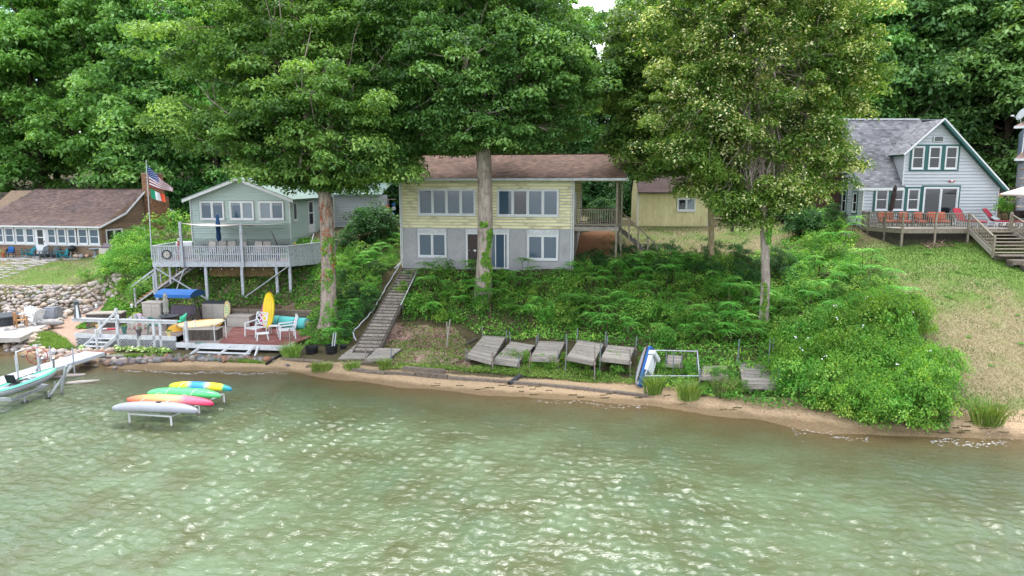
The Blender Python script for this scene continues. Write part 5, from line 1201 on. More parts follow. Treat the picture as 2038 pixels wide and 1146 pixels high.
# corner of another low roof at the far left
q = atY(-60, 470, 62); HL = thing('house', 'dark grey green roof corner of another cabin behind the brown one', 'house', q)
a = atY(0, 388, 62)-q; b = atY(36, 407, 62)-q
MB().box(-4, b.x-.3, .2, 4, -2, b.z).build('wall', 'log', HL)
shingles(HL, (-6, -.4, b.z-.35), (b.x, -.4, b.z-.3), (a.x-.4, 3, a.z+.2), (-6, 3, a.z+.2), 'shingledark', .15, .33, seed=25)
# ------------------------------------------------------------ far right: slate blue house, its deck, dish
K = Fr(2022, 470, 46, -33)
HK = thing('house', 'slate blue house with stone lower wall cut off at the right edge', 'house', K.o, K.a)
kz = K.loc(2026, 253).z; km = K.loc(2026, 318).z
MB().box(0, 6, .05, 6, -.5, km).build('lower_wall', 'cutstone', HK); MB().box(-.1, 6, .05, 6, km, kz).build('wall', 'bluesiding', HK)
siding(HK, (0, .05, 0), wu, wn, km+.25, kz, .13, 'bluesiding', (-.1, 6), (), .03)
r = random.Random(4); sm = [MB().lathe([(.05, -.02), (.14, .0), (.15, .04), (.06, .07)], 7, (0, 0, 0), 1, .5).mesh('stone', 'stoneface') for _ in range(1)]
def stone_mesh(seed, n=2, flat=.7, matname='stone'):
    import bmesh
    bm = bmesh.new(); bmesh.ops.create_icosphere(bm, subdivisions=n, radius=.5); rr_ = random.Random(seed); o = Vector((rr_.random()*40, rr_.random()*40, 0))
    for v in bm.verts:
        k = 1+.6*mnoise.noise(v.co*1.9+o)+.25*mnoise.noise(v.co*4+o); v.co = Vector((v.co.x*k, v.co.y*k*.85, v.co.z*k*flat))
    me = bpy.data.meshes.new('stone'); bm.to_mesh(me); bm.free(); me.materials.append(M[matname]); me.polygons.foreach_set('use_smooth', [True]*len(me.polygons)); return me
FACE = [stone_mesh(200+i, 1, .5, 'stoneface') for i in range(3)]
for j in range(16):
    for i in range(4):
        link('stone', FACE[(i+j) % 3], HK, (.02+i*.42+(.2 if j % 2 else 0), .06, .1+j*(km-.1)/16), rot=(0, 0, 0), sc=(.46, .14, .3))
MB().box(-.18, -.102, -.02, .1, km+.25, kz).build('corner_board', 'whiteclean', HK)
shingles(HK, (-.55, -.7, km+.05), (6, -.7, km+.05), (6, .04, km+.5), (-.2, .04, km+.5), 'shingletan', .14, .3, seed=31)
MB().box(-.58, 6, -.74, -.703, km-.08, km+.06).build('fascia', 'whiteclean', HK)
shingles(HK, (-.75, -.7, kz+.02), (6, -.7, kz+.02), (6, 3, kz+1.4), (1.2, 3, kz+1.4), 'shingletan', .14, .3, seed=32)
MB().box(-.78, 6, -.74, -.703, kz-.12, kz+.03).build('fascia', 'whiteclean', HK)
q = K.w(-.35, .2, kz+.45); t = thing('satellite_dish', 'grey satellite dish on the eave of the slate blue house', 'satellite dish', q)
MB().tube([(0, 0, -.45), (-.1, 0, .05)], .03, 6).build('mast', 'alu', t); MB().tube([(-.1, 0, .05), (-.6, 0, .28)], .02, 6).build('arm', 'alu', t); MB().cbox((-.66, 0, .3), .14, .12, .1).build('receiver', 'vinyl', t)
mb = MB(); mb.lathe([(.02, 0), (.18, .02), (.32, .08), (.38, .14), (.38, .15)], 18); d = mb.build('dish', 'alu', t); d.rotation_euler = (0, -1.15, 0); d.location = (.05, 0, .35); d.scale = (1.1, 1, 1)
# ------------------------------------------------------------ deck of the white house
DZ = .06
pf = R.loc(1796, 455, -3.4); pr_ = R.loc(1927, 455, -3.4)
DK = thing('deck', 'weathered wooden deck with baluster railing in front of the white house', 'deck', R.w(0, 0, DZ))
xl, xm, xs, xe = -.1, pf.x, pr_.x, 12.0; yF = -3.4
poly = [(xl, -.1), (xl, -1.0), (xm, yF), (xe, yF), (xe, -.1)]
nb = 24
for i in range(nb):
    y0 = yF+(-.06-yF)*i/nb; y1 = yF+(-.06-yF)*(i+1)/nb-.012
    x0 = xl if y1 > -1.0 else xl+(xm-xl)*(-1.0-y1)/(-1.0-yF)
    MB().box(x0, xe if y1 < -.3 else x_r+3.4, y0, y1, -.04, 0).build('deck_board', 'wood', DK)
MB().box(x_r+.1, xe, -.05, 4.5, -.04, -.002).build('side_platform', 'wood', DK)
for a, b in (((xl, -.2), (xl, -1.0)), ((xl, -1.0), (xm, yF)), ((xm, yF), (xs, yF)), ((xs, yF), (xe, yF))):
    MB().bar((a[0], a[1]-.03, -.17), (b[0], b[1]-.03, -.17), .045, .24).build('rim_joist', 'woody', DK)
def post(par, x, y, z0, z1, w=.1, m='woody', name='post'): return MB().box(x-w/2, x+w/2, y-w/2, y+w/2, z0, z1).build(name, m, par)
segs = [((xl, -.25), (xl, -1.0)), ((xl, -1.0), ((xl+xm)/2, (-1.0+yF)/2)), (((xl+xm)/2, (-1.0+yF)/2), (xm, yF)), ((xm, yF), ((xm+xs)/2, yF)), (((xm+xs)/2, yF), (xs, yF))]
for a, b in segs: balusters(DK, (*a, 0), (*b, 0), .08, .88, .125, .04, 'woody', rm='woody', railw=.13)
for x, y in [segs[0][0]]+[s[1] for s in segs]:
    post(DK, x, y, th(*R.w(x, y, 0)[:2])-R.o.z-DZ-.2, .95, .11)
lattice(DK, (xl, -1.0, 0), V3((xm-xl, yF+1.0, 0)).normalized(), 0, math.hypot(xm-xl, yF+1), -1.15, -.3, 'darkwood', .17, .03)
lattice(DK, (xm, yF+.02, 0), UX, 0, xs-xm, -1.15, -.3, 'darkwood', .17, .03)
# stair of the deck
xs2 = R.loc(2010, 440, yF).x; rise = .175; ns = 7
for i in range(1, ns+1):
    MB().box(xs+.1-.0, xs2+i*.09, yF-i*.32, yF-(i-1)*.32-.02, -i*rise-.04, -i*rise).build('tread', 'woody', DK)
for x, dx_ in ((xs+.06, .0), (xs2+.05, .6)):
    MB().bar((x, yF, -.12), (x+dx_, yF-ns*.32, -ns*rise-.1), .05, .26).build('stringer', 'wood', DK)
    balusters(DK, (x, yF-.1, -.05), (x+dx_, yF-ns*.32, -ns*rise), .12, .85, .17, .04, 'woody', rm='woody', railw=.13)
    post(DK, x+dx_, yF-ns*.32, -ns*rise-.3, -ns*rise+.98, .11)
post(DK, xs2+.05, yF-.02, -.3, 1.0, .13)
# landing and timber steps going down the lawn
zl = -ns*rise-.12
LP = R.w(xs+.0, yF-ns*.32, DZ+zl)
LS = thing('garden_steps', 'grey timber garden steps going down the right lawn below the deck stair', 'steps', LP)
MB().box(.1, 6, -.55, -.02, -.07, 0).build('landing', 'timber', LS); MB().box(.15, 6, -.02, .02, -.5, -.072).build('landing_side', 'timber', LS)
lattice(LS, (1.2, -.5, 0), UX, 0, 4, -.45, -.08, 'darkwood', .15, .03)
lastx = .45
for i in range(9):
    x = .45+i*.43; y = -.56-i*.52; z = -.22-i*.2
    MB().box(x, x+2.0, y-.5, y+.02, z-.1, z).build('step', 'timber', LS); MB().box(x+.01, x+1.98, y-.52, y-.502, z-.26, z-.01).build('riser', 'timber', LS)
    MB().box(x-.02, x+.1, y-.5, y+.0, z-.34, z-.102).build('edging', 'darkwood', LS)
# furniture on that deck
def deckpt(px, yl): p = R.loc(px, 440, yl); return R.w(p.x, yl, DZ+.0)
def cushion(par, c, sx, sy, sz, m, rot=None, name='cushion'):
    mb = MB(); R3 = rot or Matrix.Identity(3); c = V3(c)
    import itertools
    g = []
    for (u, v) in itertools.product(range(5), range(4)): pass
    prof = [(.82, -.5), (1, -.25), (1, .25), (.82, .5)]; vs = []
    for s_, z in prof:
        for k in range(12):
            t = 2*PI*k/12; ct, st = math.cos(t), math.sin(t); e = .35
            x = math.copysign(abs(ct)**e, ct)*s_; y = math.copysign(abs(st)**e, st)*s_; vs.append(c+R3@V3((x*sx/2, y*sy/2, z*sz)))
    fs = [(i*12+j, i*12+(j+1)%12, (i+1)*12+(j+1)%12, (i+1)*12+j) for i in range(3) for j in range(12)]+[tuple(range(11, -1, -1)), tuple(36+j for j in range(12))]
    mb.add(vs, fs); return mb.build(name, m, par, smooth=True)
RX = lambda a: Matrix.Rotation(a, 3, 'X')
RY = lambda a: Matrix.Rotation(a, 3, 'Y')
def sofa(px, yl, n, label, rz=0):
    t = thing('outdoor_sofa' if n > 1 else 'outdoor_chair', label, 'sofa' if n > 1 else 'chair', deckpt(px, yl), rz); w = n*.6
    fm = MB(); fm.box(-w/2-.05, w/2+.05, -.3, .35, .2, .24)
    for x in (-w/2-.05, w/2+.01): fm.box(x, x+.04, -.3, .35, .56, .6); fm.box(x, x+.04, -.3, -.26, 0, .56); fm.box(x, x+.04, .31, .35, 0, .85)
    fm.box(-w/2, w/2, .31, .35, .8, .85); fm.build('frame', 'dark', t)
    for i in range(n):
        x = -w/2+.3+i*.6; cushion(t, (x, 0, .33), .58, .6, .16, 'orange', name='seat_cushion'); cushion(t, (x, .3, .66), .56, .5, .14, 'orange', RX(PI/2-.15), name='back_cushion')
sofa(1768, -1.2, 2, 'orange cushioned sofa at the left end of the white house deck', .25)
sofa(1802, -1.6, 1, 'orange cushioned chair between the sofa and the glass door')
sofa(1832, -1.5, 1, 'orange cushioned chair centred below the sliding glass door')
sofa(1868, -1.5, 2, 'orange cushioned sofa in front of the right half of the glass door')
def lounger(px, yl, rz, label, pillow=False):
    t = thing('deck_lounger', label, 'lounger', deckpt(px, yl), rz)
    fm = MB()
    for y in (-.3, .3):
        fm.bar((-.9, y, .3), (.9, y, .3), .05); fm.bar((-.85, y, .3), (-1.35, y, 1.0), .04)
        for x in (-.6, -.45, .75): fm.bar((x, y, 0), (x+.05, y, .3), .05)
    fm.build('frame', 'vinyl', t); cushion(t, (.1, 0, .37), 1.7, .62, .09, 'red', name='seat_cushion')
    cushion(t, (-1.08, 0, .74), .95, .62, .08, 'red', RY(.95), name='back_cushion')
    mb = MB(); mb.bar((-.78, -.34, .42), (-1.38, -.34, 1.1), .03); mb.bar((-.78, .34, .42), (-1.38, .34, 1.1), .03); mb.bar((-1.38, -.34, 1.1), (-1.38, .34, 1.1), .03); mb.build('back_frame', 'teal', t)
    if pillow: cushion(t, (-.7, 0, .52), .4, .55, .14, 'whites', RY(.5), name='pillow')
lounger(1935, -1.9, -1.4, 'red cushioned lounger nearest the glass door, partly behind the railing')
lounger(2006, -2.2, -1.0, 'red cushioned lounger with a grey pillow at the head of the deck stair', True)
def closed_umbrella(name, label, loc, h, m, w=.16, lean=(0, 0)):
    t = thing(name, label, 'umbrella', loc); mb = MB(); mb.tube([(0, 0, 0), (lean[0], lean[1], h)], .025, 8); mb.build('pole', 'dark' if m != 'navy' else 'vinyl', t)
    mb = MB(); n = 16; prof = [(h*.38, .55), (h*.45, 1.0), (h*.6, .8), (h*.75, .95), (h*.86, .6), (h*.9, .75), (h*.97, .35), (h*1.0, .1)]; vs = []
    for z, s_ in prof:
        for k in range(n):
            rr_ = w*s_*(1 if k % 2 else .72); a = 2*PI*k/n; f = z/h; vs.append((math.cos(a)*rr_+lean[0]*f, math.sin(a)*rr_+lean[1]*f, z))
    mb.add(vs, [(i*n+j, i*n+(j+1)%n, (i+1)*n+(j+1)%n, (i+1)*n+j) for i in range(len(prof)-1) for j in range(n)]+[tuple(range(n-1, -1, -1)), tuple((len(prof)-1)*n+j for j in range(n))]); mb.build('canopy', m, t)
    mb = MB(); mb.tube([(lean[0]*.55-w*.9, lean[1]*.5, h*.56), (lean[0]*.55+w*.9, lean[1]*.5, h*.56)], .012, 5); mb.build('strap', 'dark', t); return t
closed_umbrella('deck_umbrella', 'closed dark brown umbrella leaning by the white house windows', deckpt(1768, -1.1), 2.6, 'brownf', .17, (.28, 0))
# plant stand, dining set and open umbrella on the right end
def moderntable(px, yl, label):
    t = thing('plant_stand', label, 'plant stand', deckpt(px, yl))
    for x in (-.25, .2): mb = MB(); mb.tube([(x-.05, 0, 0), (x+.15, 0, .45), (x-.05, 0, .95)], .03, 6); mb.build('leg', 'dark', t)
    MB().box(-.35, .3, -.2, .2, .95, .98).build('shelf', 'darkwood', t)
moderntable(1998, -1.3, 'curved dark metal stand holding the clipped green shrub on the deck')
p = deckpt(1991, -1.3); src = SP['bush'][0]; o = copy_tree(src, (p.x, p.y, p.z+.95), 1.0, 'clipped bright green shrub on the curved stand right of the white house', sc=.85); o.name = 'potted_shrub'; tag(o, cat='shrub'); 
if 'group' in o: del o['group']
for k, (px, yl) in enumerate(((2018, -1.9), (2034, -1.4), (2050, -2.0))):
    t = thing('dining_chair', ['dark dining chair nearest the top of the deck stair', 'dark dining chair at the frame edge beside the open umbrella', 'dark dining chair mostly beyond the right frame edge'][k], 'chair', deckpt(px, yl), -.5)
    mb = MB(); mb.box(-.24, .24, -.24, .24, .42, .46); mb.build('seat', 'brownf', t); mb = MB(); mb.cbox((0, .26, .75), .46, .03, .5, RX(-.12)); mb.build('backrest', 'brownf', t)
    for x in (-.24, .24): MB().tube([(x, -.24, 0), (x, -.22, .64), (x, .24, .66), (x*.95, .3, 1.0)], .02, 6).tube([(x, .28, 0), (x, .24, .66)], .02, 6).build('leg', 'dark', t)
q = atY(2052, 372, 41.8); t = thing('patio_umbrella', 'open beige market umbrella at the right edge of the frame', 'umbrella', (q.x, q.y, R.o.z+DZ)); hh = q.z-R.o.z-DZ
MB().tube([(0, 0, 0), (0, 0, hh+.1)], .03, 8).build('pole', 'dark', t); mb = MB(); n = 8; vs = [(0, 0, hh+.15)]+[(1.55*math.cos(2*PI*k/n), 1.55*math.sin(2*PI*k/n), hh-.42) for k in range(n)]+[(1.55*math.cos(2*PI*k/n), 1.55*math.sin(2*PI*k/n), hh-.5) for k in range(n)]
mb.add(vs, [(0, 1+k, 1+(k+1)%n) for k in range(n)]+[(1+k, 1+n+k, 1+n+(k+1)%n, 1+(k+1)%n) for k in range(n)]); mb.build('canopy', 'beigef', t)
for k in range(n): MB().tube([(0, 0, hh+.1), (1.5*math.cos(2*PI*k/n), 1.5*math.sin(2*PI*k/n), hh-.46)], .012, 4).build('rib', 'woody', t)
# neighbour's deck behind
q = atY(1985, 402, 49); ND = thing('deck', 'neighbouring wooden deck with railing and lattice behind the white house', 'deck', q)
MB().box(0, 8, 0, 3, -.15, 0).build('floor', 'wood', ND); balusters(ND, (0, 0, 0), (7, 0, 0), .05, 1.0, .14, .05, 'woody', rm='woody'); lattice(ND, (0, -.02, 0), UX, 0, 8, -1.3, -.16, 'tread', .18, .035)
for x in (0, 1.9, 3.8): post(ND, x, 0, -1.5, 1.1, .12)
q = atY(1988, 390, 48.6); t = thing('flower_pot', 'small pot of pink and white flowers on the rail of the far deck', 'plant pot', (q.x, q.y, q.z-.35)); MB().lathe([(.1, 0), (.16, .25)], 10).build('pot', 'vinyl', t)
mb = MB(); r = random.Random(1)
for k in range(70):
    mb.tone = r.random()*.4; a = r.uniform(0, 6.28); s_ = .05; c = V3((math.cos(a)*r.uniform(0, .25), math.sin(a)*.2, .3+r.uniform(0, .2))); mb.add([c+V3((-s_, 0, 0)), c+V3((0, -.02, -s_)), c+V3((s_, 0, 0)), c+V3((0, -.02, s_))], [(0,1,2,3)])
mb.build('blossoms', 'flower', t)
# tree stump and leaf pile
q = gt(1682, 472); t = thing('tree_stump', 'grey brown tree stump on the lawn left of the deck', 'stump', q); mb = MB(); trunk_mesh(mb, [(0,0,-.1),(0,0,.3)], [.42,.34], random.Random(1), 16, .3); mb.lathe([(.36, .26), (.3, .33), (.05, .3)], 16); mb.build('wood', 'bark', t, smooth=False)
cover('leaf_pile', [(land([(1825,486),(1880,480),(1900,492),(1850,496)]), 1)], 260, .13, 'litter', 50, 'dry brown leaves under the white house deck', .1)
# ------------------------------------------------------------ raised white deck of the mint house
U_ = Fr(305, 522, 43.5, 0)
UD = thing('raised_deck', 'raised white deck on tall posts with slatted railing in front of the mint house', 'deck', U_.o, 0)
uw, ud = 8.75, 4.5
for i in range(29): MB().box(0, uw, i*.155, i*.155+.145, -.05, 0).build('deck_board', 'deckwood', UD)
MB().box(-.03, uw+.03, -.05, -.002, -.28, .03).build('fascia', 'greywhite', UD); MB().box(-.05, -.002, 0, ud, -.28, .03).build('fascia', 'greywhite', UD)
balusters(UD, (.05, -.03, 0), (uw, -.03, 0), .0, 1.02, .135, .075, 'greywhite', d=.03, rm='greywhite', railw=.16)
balusters(UD, (-.02, 0, 0), (-.02, ud-.5, 0), .0, 1.02, .2, .08, 'greywhite', d=.03, rm='greywhite', railw=.16)
MB().box(.05, uw, -.065, -.048, .5, .56).build('mid_rail', 'greywhite', UD)
def gz(fr, x, y): w = fr.w(x, y, 0); return th(w.x, w.y)-fr.o.z
for x in (.06, 3.3, 5.62, 7.85, uw-.05): MB().box(x-.08, x+.08, -.0, .16, gz(U_, x, .08)-.3, -.29).build('support_post', 'greywhite', UD)
for x in (1.2, 2.4, 3.9): MB().box(x-.06, x+.06, 2.2, 2.32, gz(U_, x, 2.2)-.3, -.06).build('support_post', 'greywhite', UD)
for x, h in ((1.95, 2.6), (5.78, 2.5)): MB().box(x-.08, x+.08, -.2, -.07, -.3, h).build('shade_post', 'greywhite', UD)
z1 = gz(U_, 5.7, -.1); MB().bar((uw-.1, -.09, -.25), (5.8, -.12, z1+.05), .05, .14, up=(0,1,0)).build('brace', 'greywhite', UD)
MB().bar((.1, -.09, -.3), (3.4, -.12, gz(U_, 3.3, 0)+.1), .05, .13, up=(0,1,0)).build('brace', 'greywhite', UD)
MB().bar((1.2, -.0, gz(U_, .5, 0)+.6), (1.9, .3, -.3), .05, .11, up=(0,1,0)).build('brace', 'greywhite', UD)
lattice(UD, (3.4, .35, 0), UX, 0, 4.2, -.95, -.28, 'tread', .15, .035)
# solid boarded wrap at the right, stepping back to the house door
for a, b, k in (((uw, -.03), (uw+1.5, 2.2), 13), ((uw+1.5, 2.2), (uw+1.9, 4.6), 10)):
    for i in range(k):
        t0, t1 = i/k, (i+.93)/k; p = V3(a).to_3d().lerp(V3(b).to_3d(), t0); q = V3(a).to_3d().lerp(V3(b).to_3d(), t1)
        MB().bar(p+UZ*.38, q+UZ*.38, .03, 1.3+.1*(i/k)).build('board', 'greywhite', UD)
    p, q = V3((*a, 1.06)), V3((*b, 1.1)); MB().bar(p, q, .16, .04).build('rail', 'greywhite', UD)
MB().prismz([(uw+.001, 0), (uw+1.5, 2.2), (uw+1.9, 4.6), (uw+.001, 4.6)], -.05, 0).build('floor_panel', 'deckwood', UD)
MB().box(uw+1.3, uw+1.42, 2.2, 2.32, gz(U_, uw+1.4, 2.2)-.3, -.1).build('support_post', 'greywhite', UD)
for k in range(4): MB().box(uw+.2, uw+1.3, 3.6+k*.28, 3.88+k*.28, .1+k*.2, .14+k*.2).build('door_step', 'deckwood', UD)
MB().bar((uw+.25, 3.5, .5), (uw+.25, 4.7, 1.5), .06).build('handrail', 'greywhite', UD)
# stair from the raised deck
ST = thing('deck_stair', 'white stair with new wooden treads climbing from the low deck to the raised deck', 'stair', U_.w(0, 0, 0))
ta = V3((2.15, .75, -.25)); w0 = atZ(272, 625, 1.35); tb = V3((-1.25, .3, 0)); tb.z = gz(U_, tb.x, tb.y)+.1
n = 15
for i in range(n):
    c = ta.lerp(tb, (i+.5)/n); MB().box(-.15, .15, -.42, .42, -.03, .03).build('tread', 'tread', ST, loc=c)
for dy in (-.46, .46):
    MB().bar(ta+UY*dy-UZ*.04, tb+UY*dy-UZ*.12, .05, .24 if dy > 0 else .1).build('stringer', 'greywhite', ST)
    MB().bar(ta+UY*dy+UZ*.75+V3((-.9,0,0)), tb+UY*dy+UZ*.95+V3((-.25,0,0)), .06, .1).build('handrail', 'greywhite', ST)
    for t in (.35, .65, 1.0): c = ta.lerp(tb, t)+UY*dy; MB().box(c.x-.05, c.x+.05, c.y-.05, c.y+.05, c.z-.35, c.z+.9).build('stair_post', 'greywhite', ST)
# dial, flags, sail
t = thing('round_dial', 'round white dial with dark rim hung on the raised deck railing', 'dial', U_.w(.95, -.1, .52)); t.rotation_euler = (PI/2, 0, 0)
mb = MB(); n = 28; vs = []
for k in range(n):
    a = 2*PI*k/n; c, s = math.cos(a), math.sin(a)
    for r_, z in ((.3, -.02), (.3, .05), (.23, .05), (.23, -.01)): vs.append((c*r_, s*r_, z))
mb.add(vs, [(k*4+j, k*4+(j+1)%4, ((k+1)%n)*4+(j+1)%4, ((k+1)%n)*4+j) for k in range(n) for j in range(4)]); mb.build('rim', 'darkgrey', t)
MB().lathe([(.235, -.015), (.235, .015)], 28).build('face', 'tanl', t); MB().box(-.01, .01, -.12, .02, .016, .022).box(0, .12, -.01, .01, .023, .028).build('hands', 'darkgrey', t)
for k in range(12): a = k*PI/6; MB().box(-.008, .008, -.025, .025, .016, .02).build('hour_mark', 'darkgrey', t, loc=(math.sin(a)*.19, math.cos(a)*.19, 0), rz=-a)
fp0 = U_.w(.0, -.12, .2); fp1 = atY(291, 322, 43.35)
FP = thing('flagpole', 'slightly leaning white flagpole at the left corner of the raised deck', 'flagpole', fp0)
MB().tube([(0, 0, 0), fp1-fp0], [.035, .025], 8).build('pole', 'alu', FP); MB().lathe([(.02, 0), (.05, .04), (.02, .08)], 8, tuple(fp1-fp0)).build('finial', 'alu', FP)
def flag(name, label, hoist, fly, cols, nx, colf, sag=.06):
    """hoist=(top,bottom) fly=(top,bottom) world points"""
    o = hoist[0]; t = thing(name, label, 'flag', o); mb = MB(); nz = len(cols) if isinstance(cols, list) else cols
    def pt(u, v): p = hoist[0].lerp(fly[0], u).lerp(hoist[1].lerp(fly[1], u), v)-o; return p+V3((0, .09*math.sin(u*9+v*1.5)*u, -sag*math.sin(u*PI)))
    groups = {}
    for i in range(nx):
        for j in range(nz): groups.setdefault(colf((i+.5)/nx, (j+.5)/nz), []).append((i, j))
    first = True
    for m_, cells in groups.items():
        mb = MB()
        for i, j in cells: mb.add([pt(i/nx, j/nz), pt((i+1)/nx, j/nz), pt((i+1)/nx, (j+1)/nz), pt(i/nx, (j+1)/nz)], [(0, 3, 2, 1)])
        mb.build({'flagblue': 'canton', 'flagred': 'red_stripes', 'flagwhite': 'white_field', 'flaggreen': 'green_band', 'flagorange': 'orange_band'}[m_], m_, t)
    return t, pt
Yf = 43.3
am, ptf = flag('striped_flag', 'stars and stripes flag hanging from the leaning pole', (atY(293, 328, Yf), atY(298, 370, Yf)), (atY(343, 374, Yf+.3), atY(346, 381, Yf+.3)), 13, 16, lambda u, v: 'flagblue' if (u < .46 and v < 7/13) else ('flagred' if int(v*13) % 2 == 0 else 'flagwhite'))
mb = MB()
for j in range(9):
    for i in range(6 if j % 2 == 0 else 5):
        u = .03+(i+(.5 if j % 2 else 0))*.074; v = .03+j*.056; c = ptf(u, v)+V3((0, -.012, 0)); vs = []
        for k in range(10): r_ = .026 if k % 2 == 0 else .011; a = PI/2+k*PI/5; vs.append(c+V3((math.cos(a)*r_, 0, math.sin(a)*r_)))
        mb.add(vs, [tuple(range(10))])
mb.build('stars', 'flagwhite', am)
flag('tricolour_flag', 'small frayed green white and orange flag below the striped flag', (atY(299, 375, Yf), atY(301, 394, Yf)), (atY(327, 387, Yf+.2), atY(331, 402, Yf+.2)), 6, 12, lambda u, v: 'flaggreen' if u < .34 else ('flagwhite' if u < .67 else 'flagorange'), .03)
t = thing('shade_sail', 'pale fabric shade sail stretched between the raised deck posts and the house', 'shade sail', U_.w(0, 0, 0))
c = [V3((1.95, -.1, 2.5)), V3((5.78, -.1, 2.4)), V3((7.3, 4.2, 2.32)), V3((2.3, 4.3, 2.3))]; mb = MB(); n = 8; vs = []
for i in range(n+1):
    for j in range(n+1): u, v = i/n, j/n; p = c[0].lerp(c[1], u).lerp(c[3].lerp(c[2], u), v); vs.append(p-UZ*(.12*math.sin(u*PI)+.06*math.sin(v*PI)))
mb.add(vs, [(i*(n+1)+j, (i+1)*(n+1)+j, (i+1)*(n+1)+j+1, i*(n+1)+j+1) for i in range(n) for j in range(n)]); mb.build('sail', 'sail', t, smooth=True)
closed_umbrella('deck_umbrella', 'closed blue umbrella standing on the raised deck before the mint house', U_.w(3.05, 2.9, 0), 3.0, 'navy', .17)
for k, (x, nm) in enumerate(((3.0, 'leftmost'), (3.7, 'second'), (4.35, 'third'), (5.05, 'fourth'), (6.1, 'fifth'), (6.7, 'rightmost'))):
    y = 1.6; t = thing('deck_chair', nm+' brown sling chair along the raised deck railing' if k in (0, 5) else nm+' brown sling chair from the left on the raised deck', 'chair', U_.w(x, y, 0), .1*(k % 3-1), 'sling chairs on the raised deck')
    mb = MB(); mb.cbox((0, 0, .45), .5, .5, .03).build('seat', 'tan', t); MB().cbox((0, .26, .82), .5, .03, .75, RX(-.15)).build('backrest', 'tan' if k % 2 else 'tanl', t)
    for sx in (-.26, .26): MB().tube([(sx, -.24, 0), (sx, -.24, .66), (sx, .22, .68)], .018, 6).tube([(sx, .26, 0), (sx, .3, 1.2)], .018, 6).build('side_frame', 'dark', t)
def person_like(): pass
def pots(name, label, loc, tiers, cat='plant pot'):
    t = thing(name, label, cat, loc); z = 0
    for r0, r1, h, m in tiers: MB().lathe([(r0, z), (r1, z+h), (r1*.8, z+h+.01)], 12).build('tier', m, t); z += h+.012
    return t
pots('stacked_pots', 'tipsy stack of small pink and orange pots at the left of the raised deck', U_.w(1.15, 1.2, .0), [(.12, .16, .2, 'terracotta'), (.1, .15, .22, 'flagorange'), (.1, .16, .2, 'pinkc'), (.08, .14, .2, 'terracotta'), (.09, .13, .2, 'red'), (.07, .12, .18, 'terracotta'), (.06, .1, .16, 'vinyl')])
pots('garden_figure', 'small colourful garden figure with orange top near the mint house corner', U_.w(8.3, 2.6, .0), [(.12, .14, .3, 'terracotta'), (.1, .13, .25, 'chairgreen'), (.13, .08, .25, 'red'), (.07, .09, .14, 'terracotta'), (.1, .02, .12, 'lime')], 'ornament')
t = thing('driftwood', 'dark driftwood branch propped on the raised deck by the right corner', 'driftwood', U_.w(7.7, .9, 0)); MB().tube([(0, 0, 0), (.1, 0, .7), (-.1, 0, 1.3), (-.35, 0, 1.95)], [.12, .1, .05, .02], 7).tube([(.1, 0, .6), (.3, 0, 1.0)], [.06, .02], 6).build('branch', 'darkwood', t, smooth=True)
q = U_.w(.9, 2.5, 0); t = thing('gas_grill', 'covered pale grill cabinet at the back left of the raised deck', 'grill', q, .2); MB().box(-.5, .5, -.25, .25, .1, .8).build('cabinet', 'tanl', t); MB().prismx([(-.27, .81), (-.22, 1.1), (.2, 1.15), (.27, .81)], -.5, .5).build('lid', 'vinyl', t)
mb = MB(); pts = [(0, -.06, -.18)]; n = 26
for k in range(n+1): pts.append((uw*k/n, -.07, -.34-.09*abs(math.sin(k*PI/2*1.0))))
t = thing('string_lights', 'string of small bulbs under the edge of the raised deck', 'string lights', U_.w(0, 0, 0)); MB().tube(pts[1:], .006, 4).build('wire', 'black', t)
for k in range(1, n, 2): MB().lathe([(.012, .03), (.03, 0), (.012, -.035)][::-1], 8).build('bulb', 'vinyl', t, loc=pts[k+1])
# ------------------------------------------------------------ low deck by the water
FL = atZ(150, 664, 1.1); LA = math.radians(-7)
LD = thing('low_deck', 'low white edged deck by the water with lattice skirt, worn grey and red boards', 'deck', FL, LA)
lc, ls = math.cos(LA), math.sin(LA)
def lw(x, y, z=0): return Vector((FL.x+x*lc-y*ls, FL.y+x*ls+y*lc, FL.z+z))
def lloc(px, py, z=1.1):
    p = atZ(px, py, z); dx_, dy_ = p.x-FL.x, p.y-FL.y; return (dx_*lc+dy_*ls, -dx_*ls+dy_*lc)
xa = lloc(347, 671)[0]; xb, _y = lloc(566, 690, .75); D2 = -.35; dep1, dep2 = 4.4, 5.2
for i in range(30): MB().box(0, xa-.01, i*.15, i*.15+.14, -.04, 0).build('deck_board', 'deckwood', LD)
for i in range(35):
    y = i*.15; xe_ = xb+(.9*y/dep2); mid_ = xa+2.4-.35*y
    MB().box(xa, mid_-.006, y, y+.14, D2-.04, D2).build('deck_board', 'deckwood', LD); MB().box(mid_, xe_, y, y+.14, D2-.04, D2).build('deck_board', 'reddeck', LD)
MB().box(-.03, xa, -.05, -.004, -.22, .03).build('fascia', 'white', LD); MB().box(-.05, -.004, 0, dep1, -.22, .03).build('fascia', 'white', LD)
MB().box(xa-.02, xb+.03, -.06, -.004, D2-.25, D2+.03).build('fascia', 'white', LD); MB().box(xb+.03, xb+.07, 0, .9, D2-.25, D2+.03).build('fascia', 'white', LD)
lattice(LD, (0, -.03, 0), UX, 0, xa, -.78, -.22, 'white', .17, .055)
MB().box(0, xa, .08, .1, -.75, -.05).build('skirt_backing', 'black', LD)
MB().box(xa, xb, .5, .55, D2-.4, D2-.05).build('skirt_backing', 'black', LD)
